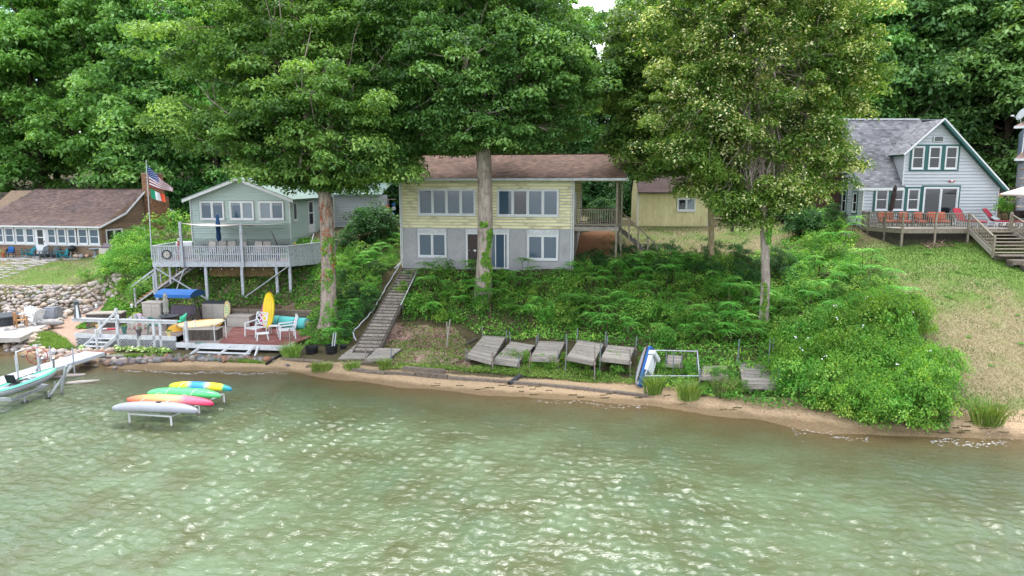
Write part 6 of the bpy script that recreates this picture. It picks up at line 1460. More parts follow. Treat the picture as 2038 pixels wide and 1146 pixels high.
# railing
def lpost(px, h=.85, y=0.02): x = lloc(px, 680)[0]; return MB().box(x-.07, x+.07, y-.07, y+.05, -.7, h).build('post', 'white', LD), x
gap0, gap1 = lloc(191, 667)[0], lloc(236, 669)[0]
_, px_a = lpost(152); _, px_b = lpost(191, 1.5)
for p_ in (237, 273, 288, 345): lpost(p_)
for a, b in ((-.1, px_b), (gap1-.1, xa+.1)): MB().box(a, b, -.09, .12, .85, .91).build('rail', 'white', LD); MB().box(a, b, -.02, .03, .7, .846).build('rail', 'white', LD)
for px_, z in ((191, 1.5), (236, .91), (204, .91)):
    x = lloc(px_, 667)[0]; MB().lathe([(.07, 0), (.05, .03), (.03, .06), (.08, .13), (.06, .2), (.01, .24)], 12, (x, 0 if px_ != 204 else 2.4, z if px_ != 204 else 1.1)).build('finial', 'vinyl', LD, smooth=True)
# front step
zs = th(*lw((gap0+gap1)/2-.2, -1.2)[:2])-FL.z
sx0, sx1 = gap0-.15, gap1-.35
for i in range(3): MB().box(sx0+.05-.1*i, sx1-.1*i, -.28-.28*i, -.06-.28*i, -.2-.16*i, -.165-.16*i).build('tread', 'white', LD)
for x in (sx0, sx1): MB().bar((x, -.04, -.12), (x-.3, -1.0, -.7), .05, .2).build('stringer', 'white', LD)
MB().bar((px_b-.02, -.1, 1.25), (px_b-.55, -.95, .35), .07, .1).build('handrail', 'white', LD); MB().box(px_b-.6, px_b-.5, -1.0, -.9, -.75, .5).build('rail_post', 'white', LD)
# wide front stair of the red half
wx0, wx1 = lloc(392, 690, .7)[0], lloc(492, 695, .7)[0]
for i in range(2): MB().box(wx0, wx1, -.35-.3*i, -.1-.3*i, D2-.2-.17*i, D2-.16-.17*i).build('tread', 'white', LD)
for x in (wx0, (wx0+wx1)/2+.1, wx1): MB().bar((x, -.05, D2-.1), (x-.3 if x < wx1 else x-.25, -.95, D2-.5), .07, .12).build('stringer', 'white', LD)
MB().bar((wx1+.25, -.05, D2-.08), (wx1+.3, -.55, D2-.5), .07, .14).build('stringer', 'white', LD)
for x in (xb+.05,): MB().box(x-.03, x+.03, .4, .46, D2-.4, D2+.85).build('thin_post', 'rust', LD)
MB().box(lloc(460, 646, .75)[0], xb+.8, 4.6, 4.66, D2, D2+.22).build('red_kerb', 'redwood', LD)
x = xb+.75; MB().box(x-.06, x+.06, 3.9, 4.02, D2-.3, D2+.75).build('white_post', 'white', LD)
# timber retaining wall behind
RW = thing('timber_wall', 'brown stacked timber retaining wall behind the low deck', 'retaining wall', lw(3.2, 5.45, -.6), LA)
for j in range(7):
    for i in range(5): MB().box(i*2.1, i*2.1+2.08, random.Random(j*9+i).uniform(-.03, .03), .2, j*.17, j*.17+.16).build('timber', 'timber', RW)
# things on the low deck
def on(px, py, z=1.1): p = atZ(px, py, z); return p
def chest(name, label, px, py, z, w, d, h, body, lid, rz=LA, split=True, lidh=.07, cat='storage box'):
    t = thing(name, label, cat, on(px, py, z), rz); r = random.Random(px)
    MB().box(-w/2, w/2, 0, d, .0, h).build('body', body, t); MB().box(-w/2-.03, w/2+.03, -.03, d+.03, h+.002, h+lidh).build('lid', lid, t)
    if split:
        for a, b in ((-w/2+.04, -.02), (.02, w/2-.04)): MB().box(a, b, -.025, -.002, .06, h-.28).box(a, b, -.025, -.002, h-.24, h-.04).build('door_panel', body, t)
    return t
chest('storage_cabinet', 'tall tan storage cabinet beside the closed striped umbrella', 303, 634, 1.1, 1.25, .8, .95, 'tanl', 'tan')
chest('storage_cabinet', 'wide tan storage cabinet under a dark green cover', 425, 634, 1.1, 1.45, .8, .95, 'tanl', 'darkgrey')
chest('deck_box', 'long low tan deck box with slatted lid left of the yellow kayak', 474, 650, .75, 1.45, .9, .58, 'tanl', 'tan', split=False)
t = chest('bench_box', 'dark weathered wooden box with pale lid by the left railing', 208, 651, 1.1, 1.9, .8, .75, 'darkwood', 'wood', .18, False)
# dark wood box in front, board by board
cb = lloc(402, 677, .75); t = thing('plank_box', 'black stained plank box beside the paddle board', 'box', lw(cb[0], cb[1], D2), LA+.16)
for i in range(12): MB().box(-.85+i*.142, -.85+i*.142+.136, 0, .03, 0, .58).build('plank', 'darkwood', t); MB().box(-.85+i*.142, -.85+i*.142+.136, .8, .83, 0, .58).build('plank', 'darkwood', t)
for i in range(6): MB().box(-.86, -.83, .03+i*.13, .155+i*.13, 0, .58).build('plank', 'darkwood', t); MB().box(.83, .86, .03+i*.13, .155+i*.13, 0, .58).build('plank', 'darkwood', t)
for i in range(6): MB().box(-.9, .9, -.04+i*.152, .105+i*.152, .582, .61).build('lid_plank', 'wood', t)
# paddle board leaning along it
def board(name, label, loc, L_, W_, m_top, m_edge, rot, cat='paddle board', th_=.1, rocker=.1, stripes=None):
    t = thing(name, label, cat, loc); t.rotation_euler = rot; n = 22
    def outline(k, s): u = k/n*2-1; w = W_/2*(1-abs(u)**2.6)**.55*s; return u*L_/2*(1 if s == 1 else .97), w, rocker*abs(u)**3
    top = MB(); vs = []
    for k in range(n+1): x, w, z = outline(k, .9); vs += [(x*.985, -w, z+th_), (x*.985, 0, z+th_*1.12), (x*.985, w, z+th_)]
    top.add(vs, [(k*3+j, (k+1)*3+j, (k+1)*3+j+1, k*3+j+1) for k in range(n) for j in (0, 1)]); top.build('top_skin', m_top, t, smooth=True)
    eb = MB(); vs = []
    for k in range(n+1):
        x, w, z = outline(k, 1); w2 = outline(k, .9)[1]
        vs += [(x*.985, -w2, z+th_-.002), (x, -w, z+th_*.5), (x*.98, -w2, z), (x*.98, w2, z), (x, w, z+th_*.5), (x*.985, w2, z+th_-.002)]
    eb.add(vs, [(k*6+j, (k+1)*6+j, (k+1)*6+j+1, k*6+j+1) for k in range(n) for j in range(5)]); eb.build('edge', m_edge, t, smooth=True)
    if stripes:
        for y, m_ in stripes: sb = MB(); sb.add([(-L_*.36, y-.02, th_*1.14+.02), (L_*.36, y-.02, th_*1.14+.02), (L_*.36, y+.02, th_*1.14+.02), (-L_*.36, y+.02, th_*1.14+.02)], [(0,1,2,3)]); sb.build('stripe', m_, t)
    return t
cbx = lw(cb[0]-.15, cb[1]-.05, D2)
pA, pB = atZ(345, 672, .95), atZ(431, 641, 1.2)
mid_ = (pA+pB)/2; ang = math.atan2(pB.y-pA.y, pB.x-pA.x)
board('paddle_board', 'orange yellow paddle board with black edge lying on its side behind the plank box', (mid_.x, mid_.y+.0, .95+.32), 3.1, .75, 'sup', 'black', (1.15, -.05, min(ang, .5)))
pA2 = lw(cb[0]-.5, cb[1]+1.0, 0); board('paddle_board', 'pale wood coloured paddle board lying on the rack behind the plank box', (pA2.x-.1, pA2.y, 1.42), 2.6, .6, 'suppale', 'cream', (.5, -.06, .35))
t = thing('board_rack', 'white pipe rack holding the paddle boards', 'rack', lw(cb[0]-.9, cb[1]-.25, D2))
for x in (0, 1.7): mb = MB(); mb.tube([(x, 0, 0), (x, 0, .85), (x+.35, .7, 1.05), (x+.35, .7, 0)], .025, 6); mb.build('pipe', 'vinyl', t)
# closed striped umbrella, table and chairs
closed_umbrella('patio_umbrella', 'closed grey checked umbrella rising from the round table', on(333, 651, 1.1), 2.05, 'stripef', .17)
t = thing('patio_table', 'dark round patio table under the closed grey umbrella', 'table', on(337, 652, 1.1)); MB().lathe([(.5, .68), (.55, .7), (.55, .72)], 24).build('tabletop', 'darkgrey', t)
for k in range(4): a = k*PI/2+.5; MB().tube([(.1*math.cos(a), .1*math.sin(a), .68), (.45*math.cos(a), .45*math.sin(a), 0)], .02, 6).build('leg', 'darkgrey', t)
def resin_chair(px, py, z, rz, m, label, cush=None, cm='lime'):
    t = thing('resin_chair', label, 'chair', on(px, py, z), rz); MB().cbox((0, 0, .42), .5, .48, .04).build('seat', m, t)
    n = 9; mb = MB(); vs = []
    for k in range(n):
        a = math.radians(-10+200*k/(n-1)); x, y = math.cos(a)*.3, math.sin(a)*.26; hgt = .62+.26*max(0, math.sin(a))**1.5
        vs += [(x*.9, y*.9, .44), (x*1.08, y*1.15, hgt), (x*1.14, y*1.22, hgt), (x*.97, y*.97, .44)]
    mb.add(vs, [(k*4+j, (k+1)*4+j, (k+1)*4+(j+1)%4, k*4+(j+1)%4) for k in range(n-1) for j in range(4)]+[(0,1,2,3), ((n-1)*4+3, (n-1)*4+2, (n-1)*4+1, (n-1)*4)]); mb.build('backrest', m, t, smooth=False)
    for sx in (-.22, .22):
        for sy in (-.2, .2): MB().bar((sx, sy, .41), (sx*1.15, sy*1.15, 0), .045).build('leg', m, t)
    if cush: cushion(t, (0, 0, .48), .46, .44, .08, cm, name='seat_cushion'); cushion(t, (0, .22, .72), .42, .4, .08, cm, RX(PI/2-.15), name='back_cushion')
    return t
resin_chair(268, 652, 1.1, -2.2, 'vinyl', 'white resin chair with lime green cushion by the railing', True)
resin_chair(288, 653, 1.1, 2.6, 'vinyl', 'white resin chair draped with pink towels', True, 'pinkc')
resin_chair(308, 661, 1.1, 1.35, 'chairgreen', 'dark green resin chair at the left of the round table')
resin_chair(362, 653, 1.1, -1.0, 'kteal', 'pale teal resin chair at the right of the round table')
# swing with blue canopy
SW = thing('canopy_swing', 'canopy swing with blue canvas roof and dark mauve seat', 'swing', on(362, 640, 1.1), LA)
for x in (-1.0, 1.0): MB().tube([(x, -.55, 0), (x, 0, 1.85), (x, .55, 0)], .03, 6).tube([(x, -.55, .05), (x, .55, .05)], .03, 6).build('leg_frame', 'dark', SW)
MB().tube([(-1.05, 0, 1.85), (1.05, 0, 1.85)], .03, 6).build('top_bar', 'dark', SW)
mb = MB(); vs = []; n = 10
for k in range(n+1):
    y = -.75+1.5*k/n; z = 2.0-.22*((y/.75)**2)
    vs += [(-1.15, y, z), (1.15, y, z)]
mb.add(vs, [(k*2, k*2+1, k*2+3, k*2+2) for k in range(n)]); o = len(mb.v)
mb.add([(-1.15, -.75, 1.78), (1.15, -.75, 1.78), (1.15, -.78, 1.6), (-1.15, -.78, 1.6)], [(0,1,2,3)]); mb.add([(-1.15, .75, 1.78), (1.15, .75, 1.78), (1.15, .78, 1.6), (-1.15, .78, 1.6)], [(0,1,2,3)])
mb.build('canopy', 'blue', SW)
for s in (-1, 1): MB().prismx([(-.75, 1.6), (-.75, 1.78), (-.4, 1.93), (0, 2.0), (.4, 1.93), (.75, 1.78), (.75, 1.6)], s*1.15-.004, s*1.15+.004).build('canopy_end', 'navy', SW)
MB().cbox((0, -.1, .45), 1.6, .5, .05).build('seat', 'mauve', SW); MB().cbox((0, .22, .72), 1.6, .05, .55, RX(-.3)).build('backrest', 'mauve', SW)
for x in (-.85, .85): MB().tube([(x, -.3, .45), (x, 0, 1.82), (x, .3, .6)], .012, 5).build('hanger', 'dark', SW)
# pots and small things along the railing
def potplant(px, py, z, label, h=.35, pm='chairgreen', flowers=False, s=.35, fm='bush'):
    p = on(px, py, z); t = thing('flower_pot', label, 'plant pot', p); MB().lathe([(.12, 0), (.08, .05), (.17, h), (.19, h+.02), (.16, h+.02)], 14).build('pot', pm, t)
    r = np.random.RandomState(px); n = 90; C = r.normal(size=(n, 3))*[s*.4, s*.4, s*.25]+[0, 0, h+s*.3]; N = r.normal(size=(n, 3))+[0, 0, .6]
    link('leaves', leafmesh('leaves', C, N, np.full(n, .07), r.rand(n), fm), t)
    if flowers: n = 40; C = r.normal(size=(n, 3))*[s*.45, s*.45, s*.25]+[0, 0, h+s*.45]; link('blossoms', leafmesh('blossoms', C, r.normal(size=(n, 3))+[0, -1, .6], np.full(n, .08), r.rand(n)*.5, 'flower'), t)
potplant(248, 664, 1.1, 'green urn shaped pot behind the low deck railing', .4, 'chairgreen', False, .2)
potplant(277, 668, 1.1, 'dark pot with magenta flowers behind the low deck railing', .35, 'mauve', True, .45)
potplant(198, 661, 1.1, 'tan pot with magenta and orange flowers beside the deck gate', .4, 'cream', True, .45)
potplant(337, 669, 1.1, 'small cream pot at the end of the low deck railing', .25, 'cream', False, .15)
t = thing('body_board', 'small blue white and red board lying by the deck gate', 'board', on(216, 656, 1.1), .25); MB().prismz([(-.6, -.12), (.3, -.15), (.6, 0), (.3, .15), (-.6, .12)], .02, .06).build('deck_skin', 'red', t); MB().prismz([(-.62, -.13), (-.3, -.15), (-.3, .15), (-.62, .13)], .061, .07).build('tail_patch', 'blue', t); MB().prismz([(-.28, -.15), (-.1, -.15), (-.1, .15), (-.28, .15)], .061, .07).build('white_band', 'vinyl', t)
LHs = thing('lighthouse_ornament', 'grey and white striped wooden lighthouse ornament on the railing corner', 'ornament', lw(lloc(157, 664)[0]-.0, .05, .915))
n = 8; mb = MB(); mb2 = MB()
for k in range(n):
    a0, a1 = 2*PI*k/n+.2, 2*PI*(k+1)/n+.2; q = [(math.cos(a)*r_, math.sin(a)*r_, z) for a, r_, z in ((a0, .2, 0), (a1, .2, 0), (a1, .11, .75), (a0, .11, .75))]
    (mb if k % 2 else mb2).add(q, [(0,1,2,3)])
mb.build('side_panel', 'chairgrey', LHs); mb2.build('side_panel', 'vinyl', LHs); MB().lathe([(.17, .75), (.17, .78), (.1, .781), (.1, .9), (.17, .901), (.02, 1.03), (.01, 1.12)], 10).build('lantern_room', 'chairgrey', LHs); MB().lathe([(.19, -.0), (.19, .03)], 8, (0, 0, -.001)).build('base', 'vinyl', LHs)
# surf toys and kayaks at the back of the deck
def kayak_upright(name, label, px, py, z, L_, W_, m, lean, rz, sx=1):
    t = board(name, label, on(px, py, z), L_, W_, m, m, (0, 0, 0), 'kayak', .16, .12)
    Rm = Matrix.Rotation(rz, 4, 'Z') @ Matrix.Rotation(-PI/2+lean, 4, 'Y') @ Matrix.Rotation(PI/2 if 0 else 0, 4, 'X')
    # long axis up, top skin facing the lake
    up = Vector((math.sin(rz)*.0, math.sin(lean), math.cos(lean))); nrm = Vector((math.sin(rz), -math.cos(rz), 0)); nrm = (nrm-up*nrm.dot(up)).normalized(); side = nrm.cross(up)
    up2 = (up+side*sx).normalized(); side = nrm.cross(up2)
    Mx = Matrix((up2, side, nrm)).transposed()
    t.rotation_euler = Mx.to_euler(); t.location = Vector(t.location)+up2*L_/2
    return t
ky = kayak_upright('kayak', 'small bright yellow kayak standing upright behind the white chairs', 533, 656, .75, 2.3, .72, 'kyellow', .16, 0, -.06)
for y in (-.16, 0, .16): MB().box(-.7, .7, y-.025, y+.025, .175, .2).build('rib', 'kyellow', ky)
for y in (-.05, .05): MB().lathe([(.025, 0), (.02, .02)], 8, (.62, y, .18)).build('scupper', 'brownf', ky)
kayak_upright('kayak', 'magenta kayak mostly hidden behind the yellow one', 523, 650, .8, 1.9, .5, 'pink', .2, .2, -.16)
kayak_upright('kayak', 'orange red kayak tip just showing behind the yellow one', 536, 650, .8, 2.1, .45, 'flagorange', .2, 0, -.05)
wb_ = kayak_upright('wake_board', 'small white board with teal pattern leaning beside the covered cabinet', 453, 634, 1.1, 1.15, .38, 'cream', .1, 0, -.05)
for i in range(6):
    for j in range(3): MB().box(-.35+i*.13, -.28+i*.13, -.12+j*.09, -.07+j*.09, .18, .19).build('pattern_patch', 'kteal', wb_, rz=0)
# rolled teal floating mat
q0, q1 = on(549, 650, .75), on(612, 656, .75); t = thing('rolled_mat', 'rolled up teal floating mat with cream core', 'floating mat', (q0+q1)/2, math.atan2(q1.y-q0.y, q1.x-q0.x)); Lh = (q1-q0).length/2; R_ = .35
mb = MB(); mb.tube([(-Lh, 0, R_), (Lh, 0, R_)], R_, 28, False); mb.build('outer_layer', 'tealmat', t, smooth=True)
for k, (r0, m_) in enumerate(((.35, 'tealmat'), (.3, 'vinyl'), (.28, 'tealmat'), (.24, 'vinyl'), (.22, 'tealmat'), (.18, 'cream'))):
    for s in (-1, 1): MB().tube([(s*Lh*.98, 0, R_), (s*(Lh+.008*k), 0, R_)], r0-.004, 24).build('layer', m_, t)
for x in (-Lh*.6, Lh*.35, Lh*.6): MB().tube([(x-.02, 0, R_), (x+.02, 0, R_)], R_+.008, 28).build('strap', 'navy', t)
# white lattice armchairs, ottoman and side table
def xchair(px, py, z, rz, label):
    t = thing('lattice_armchair', label, 'chair', on(px, py, z), rz); w = .33
    for x in (-w, w): MB().bar((x, -.35, 0), (x, -.3, .62), .045).bar((x, .32, 0), (x, .3, .45), .045).bar((x, -.33, .62), (x, .4, .66), .05).build('side_frame', 'vinyl', t)
    mb = MB()
    for i in range(6): x = -w+.04+i*(2*w-.08)/5; mb.bar((x, -.32, .4), (x, .3, .38), .07, .02)
    mb.bar((-w, -.32, .39), (w, -.32, .39), .05); mb.bar((-w, .3, .37), (w, .3, .37), .05); mb.build('seat', 'vinyl', t)
    f = lambda x, s: V3((x, .3+s*.16, .4+s*.62)); bk = MB()
    for a, b in (((-w, 0), (-w, 1)), ((w, 0), (w, 1)), ((-w, 1), (w, 1)), ((-w, .15), (w, .15)), ((-w, .15), (w, 1)), ((-w, 1), (w, .15)), ((-w, .58), (0, 1)), ((0, 1), (w, .58)), ((w, .58), (0, .15)), ((0, .15), (-w, .58))): bk.bar(f(*a), f(*b), .045, .03)
    bk.build('backrest', 'vinyl', t); return t
for o_ in (xchair(510, 668, .75, -.45, 'white lattice back armchair standing in front of the yellow kayak'), xchair(572, 672, .75, -1.15, 'white lattice back armchair turned to the left near the deck edge')): o_.scale = (1.25, 1.25, 1.25)
t = thing('ottoman', 'white slatted ottoman before the left lattice armchair', 'ottoman', on(523, 676, .75), .35); mb = MB()
for i in range(6): mb.box(-.32, .32, -.25+i*.085, -.18+i*.085, .36, .39)
mb.build('seat', 'vinyl', t)
for a in (-1, 1):
    for b in (-1, 1): MB().bar((a*.24, b*.16, .36), (a*.3, b*.24, 0), .045).build('leg', 'vinyl', t)
t = thing('side_table', 'small white side table between the two lattice armchairs', 'table', on(546, 664, .75)); MB().box(-.27, .27, -.22, .22, .46, .49).build('tabletop', 'vinyl', t)
for a in (-1, 1):
    for b in (-1, 1): MB().bar((a*.23, b*.18, .46), (a*.25, b*.2, 0), .04).build('leg', 'vinyl', t)
mb = MB(); mb.tube([(0, 0, .04), (.12, .03, .05), (.25, -.03, .06), (.38, .02, .06), (.52, -.01, .05)], .035, 7); t = mb.build('hose_coil', 'chairgreen', None, loc=on(388, 684, .75)); tag(t, 'short coil of green hose on the deck edge before the plank box', 'hose')
# ------------------------------------------------------------ black tubs, old tyres, log
def tub(px, py, label, R0, h, m='black'):
    p = gt(px, py); t = thing('plastic_tub', label, 'tub', p); MB().lathe([(R0*.8, -.02), (R0*.95, h*.9), (R0*1.05, h*.9), (R0*1.05, h), (R0*.9, h), (R0*.75, .08)], 24).build('shell', m, t)
    for z in (.3, .6): MB().lathe([(R0*(.82+.14*z), h*z), (R0*(.88+.14*z), h*z+.015), (R0*(.82+.14*z), h*z+.03)], 24).build('rim_band', m, t)
    MB().lathe([(R0*.74, .09), (R0*.74, .11)], 20).build('soil', 'darkwood', t); return t
tub(621, 704, 'left black plastic tub on the sand by the maple trunk', .36, .36); tb_ = tub(660, 703, 'taller black plastic tub holding two white poles', .34, .45); tub(683, 694, 'small black tub lying behind the taller tub', .2, .2)
for k, dx_ in enumerate((0, .12)):
    p = gt(660, 703); t = MB().bar((p.x+dx_, p.y, p.z+.1), (p.x+dx_+.12, p.y+.15, p.z+1.1), .05).build('pole', 'greywhite'); tag(t, ['white weathered pole leaning in the taller black tub, the left one', 'second white weathered pole in the taller black tub'][k], 'pole')
a, b = gt(530, 727), gt(568, 705); t = MB().tube([(a.x, a.y, a.z+.08), (b.x, b.y, b.z+.12)], .07, 10).build('black_pipe', 'black'); tag(t, 'black corrugated pipe lying across the sand beside the low deck', 'pipe')
a, b = gt(1014, 768), gt(1035, 752); t = thing('drain_pipe', 'short dark drain pipe poking out over the beach', 'pipe', a); mb = MB(); d_ = V3((b.x-a.x, b.y-a.y, b.z-a.z+.1)); mb.tube([(0, 0, .08), d_], .1, 12, False); mb.tube([d_, (0, 0, .08)], .08, 12, False); mb.build('pipe', 'charcoal', t)
for (ax, ay, bx, by, lb) in [(560,716,640,722,'weathered log at the edge of the sand near the low deck'), (700,726,745,722,'grey plank half buried beside the flat dock section')]:
    a, b = gt(ax, ay), gt(bx, by); t = MB().bar((a.x, a.y, a.z+.04), (b.x, b.y, b.z+.06), .18, .1).build('log', 'timber'); tag(t, lb, 'log')
# timber edging along the beach
TE = thing('timber_edging', 'long line of old railway timbers holding the bank above the beach', 'timber edging', (0, 0, 0))
pts = [(700,738),(770,744),(828,748),(893,754),(985,760),(1075,768),(1160,776),(1225,783),(1292,792)]
for k in range(len(pts)-1):
    a, b = gt(*pts[k]), gt(*pts[k+1]); h = .14 if k != 2 else .22; MB().bar((a.x, a.y, a.z+h*.3), (b.x-.04, b.y, b.z+h*.3), .2, h).build('timber', 'timber', TE)
a, b = gt(803, 738), gt(885, 744); t = MB().bar((a.x, a.y, a.z+.1), (b.x, b.y, b.z+.1), .26, .18).build('timber_beam', 'timber'); tag(t, 'short thick grey timber lying on the beach edging', 'timber')
# ------------------------------------------------------------ stair up the bank
S0, S1 = gt(728, 706), Vector(C.w(.75, -.65, 0)); S1.z = th(S1.x, S1.y)+.02
LSt = thing('bank_stair', 'long narrow weathered stair climbing the bank to the yellow and grey house', 'stair', (0, 0, 0))
n = 27; dv = (S1-S0); dv.z = 0; perp = V3((dv.y, -dv.x, 0)).normalized(); dirn = dv.normalized()
for i in range(n):
    t = (i+.5)/n; c = S0.lerp(S1, t); z = S0.z+.1+(S1.z-S0.z-.05)*(i+1)/n; w = .62-.16*t; r = random.Random(i); L_ = dv.length/n*1.15
    tz = th(c.x, c.y); z = max(z, tz+.06)
    Rz = Matrix.Rotation(math.atan2(perp.y, perp.x)+r.gauss(0, .015), 3, 'Z'); mb = MB(); mb.cbox((0, 0, 0), 2*w, L_*.86, .07, Rz); mb.cm = 1; mb.cbox(Rz@V3((0, -L_*.36, -.12)), 2*w-.03, .05, .18, Rz); mb.build('step', ['stepm', 'darkwood'], LSt, loc=(c.x, c.y, z))
for s in (-1, 1):
    for k in range(5):
        a = S0.lerp(S1, k/5.)+perp*s*(.7-.16*k/5); b = S0.lerp(S1, (k+.98)/5.)+perp*s*(.7-.16*(k+1)/5); MB().bar((a.x, a.y, max(a.z, th(a.x, a.y))+.02), (b.x, b.y, max(b.z, th(b.x, b.y))+.06), .08, .22).build('stringer', 'darkwood', LSt)
RL = thing('branch_handrail', 'crooked white branch handrail along the left of the long stair', 'handrail', (0, 0, 0)); mb = MB(); P_ = []
for px, py in ((802,516),(788,540),(768,572),(752,600),(742,618),(728,634),(712,650),(703,660),(704,668),(709,677)):
    f = (706-py)/(706-530.); b = S0.lerp(S1, max(0, min(1, f)))-perp*.85; P_.append(atY(px, py, b.y))
rr2 = random.Random(6); Q_ = []
for k in range(len(P_)-1):
    for j in range(4): Q_.append(P_[k].lerp(P_[k+1], j/4)+V3((rr2.uniform(-.03, .03), 0, rr2.uniform(-.03, .03))))
Q_.append(P_[-1]); mb.tube(Q_, .035, 6); mb.build('rail', 'greywhite', RL, smooth=True)
for k in (1, 4, 7): q = P_[k]; MB().tube([(q.x, q.y, th(q.x, q.y)-.2), (q.x, q.y, q.z)], .03, 6).build('post', 'rust', RL)
a, b = S0.lerp(S1, .45)+perp*.75, S0.lerp(S1, .95)+perp*.65; t = thing('pipe_handrail', 'thin straight white pipe handrail right of the long stair', 'handrail', (0, 0, 0)); a.z += .45; b.z += .45; MB().tube([a, b], .025, 6).build('rail', 'vinyl', t)
for f in (.1, .9): q = a.lerp(b, f); MB().tube([(q.x, q.y, th(q.x, q.y)-.1), q], .02, 5).build('post', 'rust', t)
# ------------------------------------------------------------ dock sections stored on the bank
def dock(label, TL, TR, BR, BL, zb_, zf, pipes=((0, 0), (1, 0), (0, 1), (1, 1)), np_=14, up=.45, plankmat='wood', sidem='darkwood', lowz=None, name='dock_section'):
    a, b, c, d = atZ(*TL, zb_), atZ(*TR, zb_), atZ(*BR, zf), atZ(*BL, zf); o = d.copy()
    t = thing(name, label, 'dock section', o); r = random.Random(int(TL[0]))
    for i in range(np_):
        f0, f1 = i/np_, (i+.93)/np_; p = [d.lerp(a, f0), c.lerp(b, f0), c.lerp(b, f1), d.lerp(a, f1)]; k = r.uniform(-.012, .012); ex = r.uniform(-.015, .02)
        p = [q-o+V3((0, 0, k)) for q in p]; e = (p[1]-p[0]).normalized(); p = [p[0]-e*ex, p[1]+e*ex, p[2]+e*ex, p[3]-e*ex]
        MB().hexa([q-UZ*.035 for q in p]+p).build('plank', plankmat, t)
    for q0, q1 in ((d, a), (c, b)): MB().bar(q0-o-UZ*.14, q1-o-UZ*.14, .05, .18).build('side_beam', sidem, t)
    MB().bar(d-o-UZ*.12, c-o-UZ*.12, .05, .17).build('end_beam', 'wood', t)
    for u, v in pipes:
        q = (a if u == 0 else b) if v == 1 else (d if u == 0 else c); s = -1 if u == 0 else 1; q = q+V3((s*.06, 0, 0)); g = th(q.x, q.y); up_ = up*r.uniform(.6, 1.2); ln = r.uniform(-.05, .05)
        MB().tube([(q.x-o.x-ln, q.y-o.y, g-o.z-.2), (q.x-o.x+ln, q.y-o.y, q.z-o.z+up_)], .028, 7).build('pipe_leg', 'rust' if v == 0 and r.random() < .3 else 'galv', t)
        MB().box(q.x-o.x-.05, q.x-o.x+.05, q.y-o.y-.05, q.y-o.y+.05, q.z-o.z-.16, q.z-o.z-.06).build('bracket', 'rust', t)
    return t
G5 = 'weathered wooden dock section stored on pipe legs, '
dock(G5+'first from the left', (963,667), (1006,670), (978,718), (930,705), 1.05, .85)
dock(G5+'second from the left, twisted', (1018,679), (1065,686), (1030,722), (981,716), .95, .75)
dock(G5+'third from the left', (1073,678), (1124,680), (1108,713), (1057,711), 1.15, 1.0)
dock(G5+'fourth from the left', (1151,676), (1202,684), (1181,719), (1129,709), 1.3, 1.2, up=.7)
dock(G5+'fifth, beside the blue boat', (1210,686), (1263,691), (1252,717), (1197,711), 1.3, 1.2, up=.7)
dock('flat grey dock section lying at the foot of the long stair', (714,681), (752,683), (726,713), (673,713), .68, .42, (), 16)
dock('short grey dock section on two blue grey pipes beside the stair foot', (752,692), (799,693), (776,711), (730,712), .75, .62, ((0, 0), (1, 0)), 10)
# lower sections stacked beneath
for k, (TL, TR, BR, BL) in enumerate((((1140,700),(1188,708),(1186,742),(1133,732)), ((1205,712),(1250,716),(1243,734),(1202,731)))):
    dock('dark dock section stored upright beneath the %s raised one' % ('fourth' if k == 0 else 'fifth'), TL, TR, BR, BL, .8, .4, (), 7, plankmat='darkwood')
dock('grey dock section behind the pipe frame, half buried in leaves', (1330,706), (1356,708), (1354,724), (1328,722), 1.2, 1.1, ((0,0),(1,0)), 5)
dock('old dock section with short lengthwise boards right of the pipe frame', (1400,727), (1446,727), (1450,748), (1396,748), 1.05, 1.0, ((0,0),), 6, plankmat='stepm')
dock('sagging dock section overgrown by the wild roses', (1470,718), (1530,722), (1546,766), (1478,764), 1.0, .85, ((0,1),(1,1),(1,0)), 12, up=.6)
dock('low dock section deep in the rose leaves', (1460,752), (1530,756), (1545,772), (1470,770), .75, .65, ((1,0),), 5, plankmat='darkwood')
for k, (px, py, h) in enumerate(((1704,745,.5), (1529,712,.6), (1536,708,.6), (1468,706,.5))):
    p = gt(px, py+22); t = MB().tube([(p.x, p.y, p.z-.1), (p.x+.02, p.y, p.z+h+.75)], .028, 7).build('pipe_post', 'galv'); t.name = 'metal_stake'; tag(t, ['lone grey pipe standing in the rose mound', 'dark pipe post behind the sagging dock section', 'second dark pipe post behind the sagging dock section', 'pipe post between the two overgrown dock sections'][k], 'pipe')
# pipe frame beside the blue boat
def pipeframe():
    a, b = atZ(1303, 697, 1.75), atZ(1388, 699, 1.75); c, d = atZ(1283, 748, .95), atZ(1392, 748, .95)
    t = thing('boat_hoist', 'white pipe frame of an old boat hoist standing at the shore', 'pipe frame', c); o = c
    for q0, q1 in ((a, b), (c, d), (a, c), (b, d)): MB().tube([q0-o, q1-o], .024, 8).build('rail_pipe', 'greywhite', t)
    for q, h in ((a, .1), (b, .1), (c, .2), (d, .3), (a.lerp(b, .45), 0)):
        MB().tube([(q.x-o.x, q.y-o.y, th(q.x, q.y)-o.z-.2), (q.x-o.x, q.y-o.y, q.z-o.z+h)], .024, 8).build('leg_pipe', 'galv', t)
pipeframe()
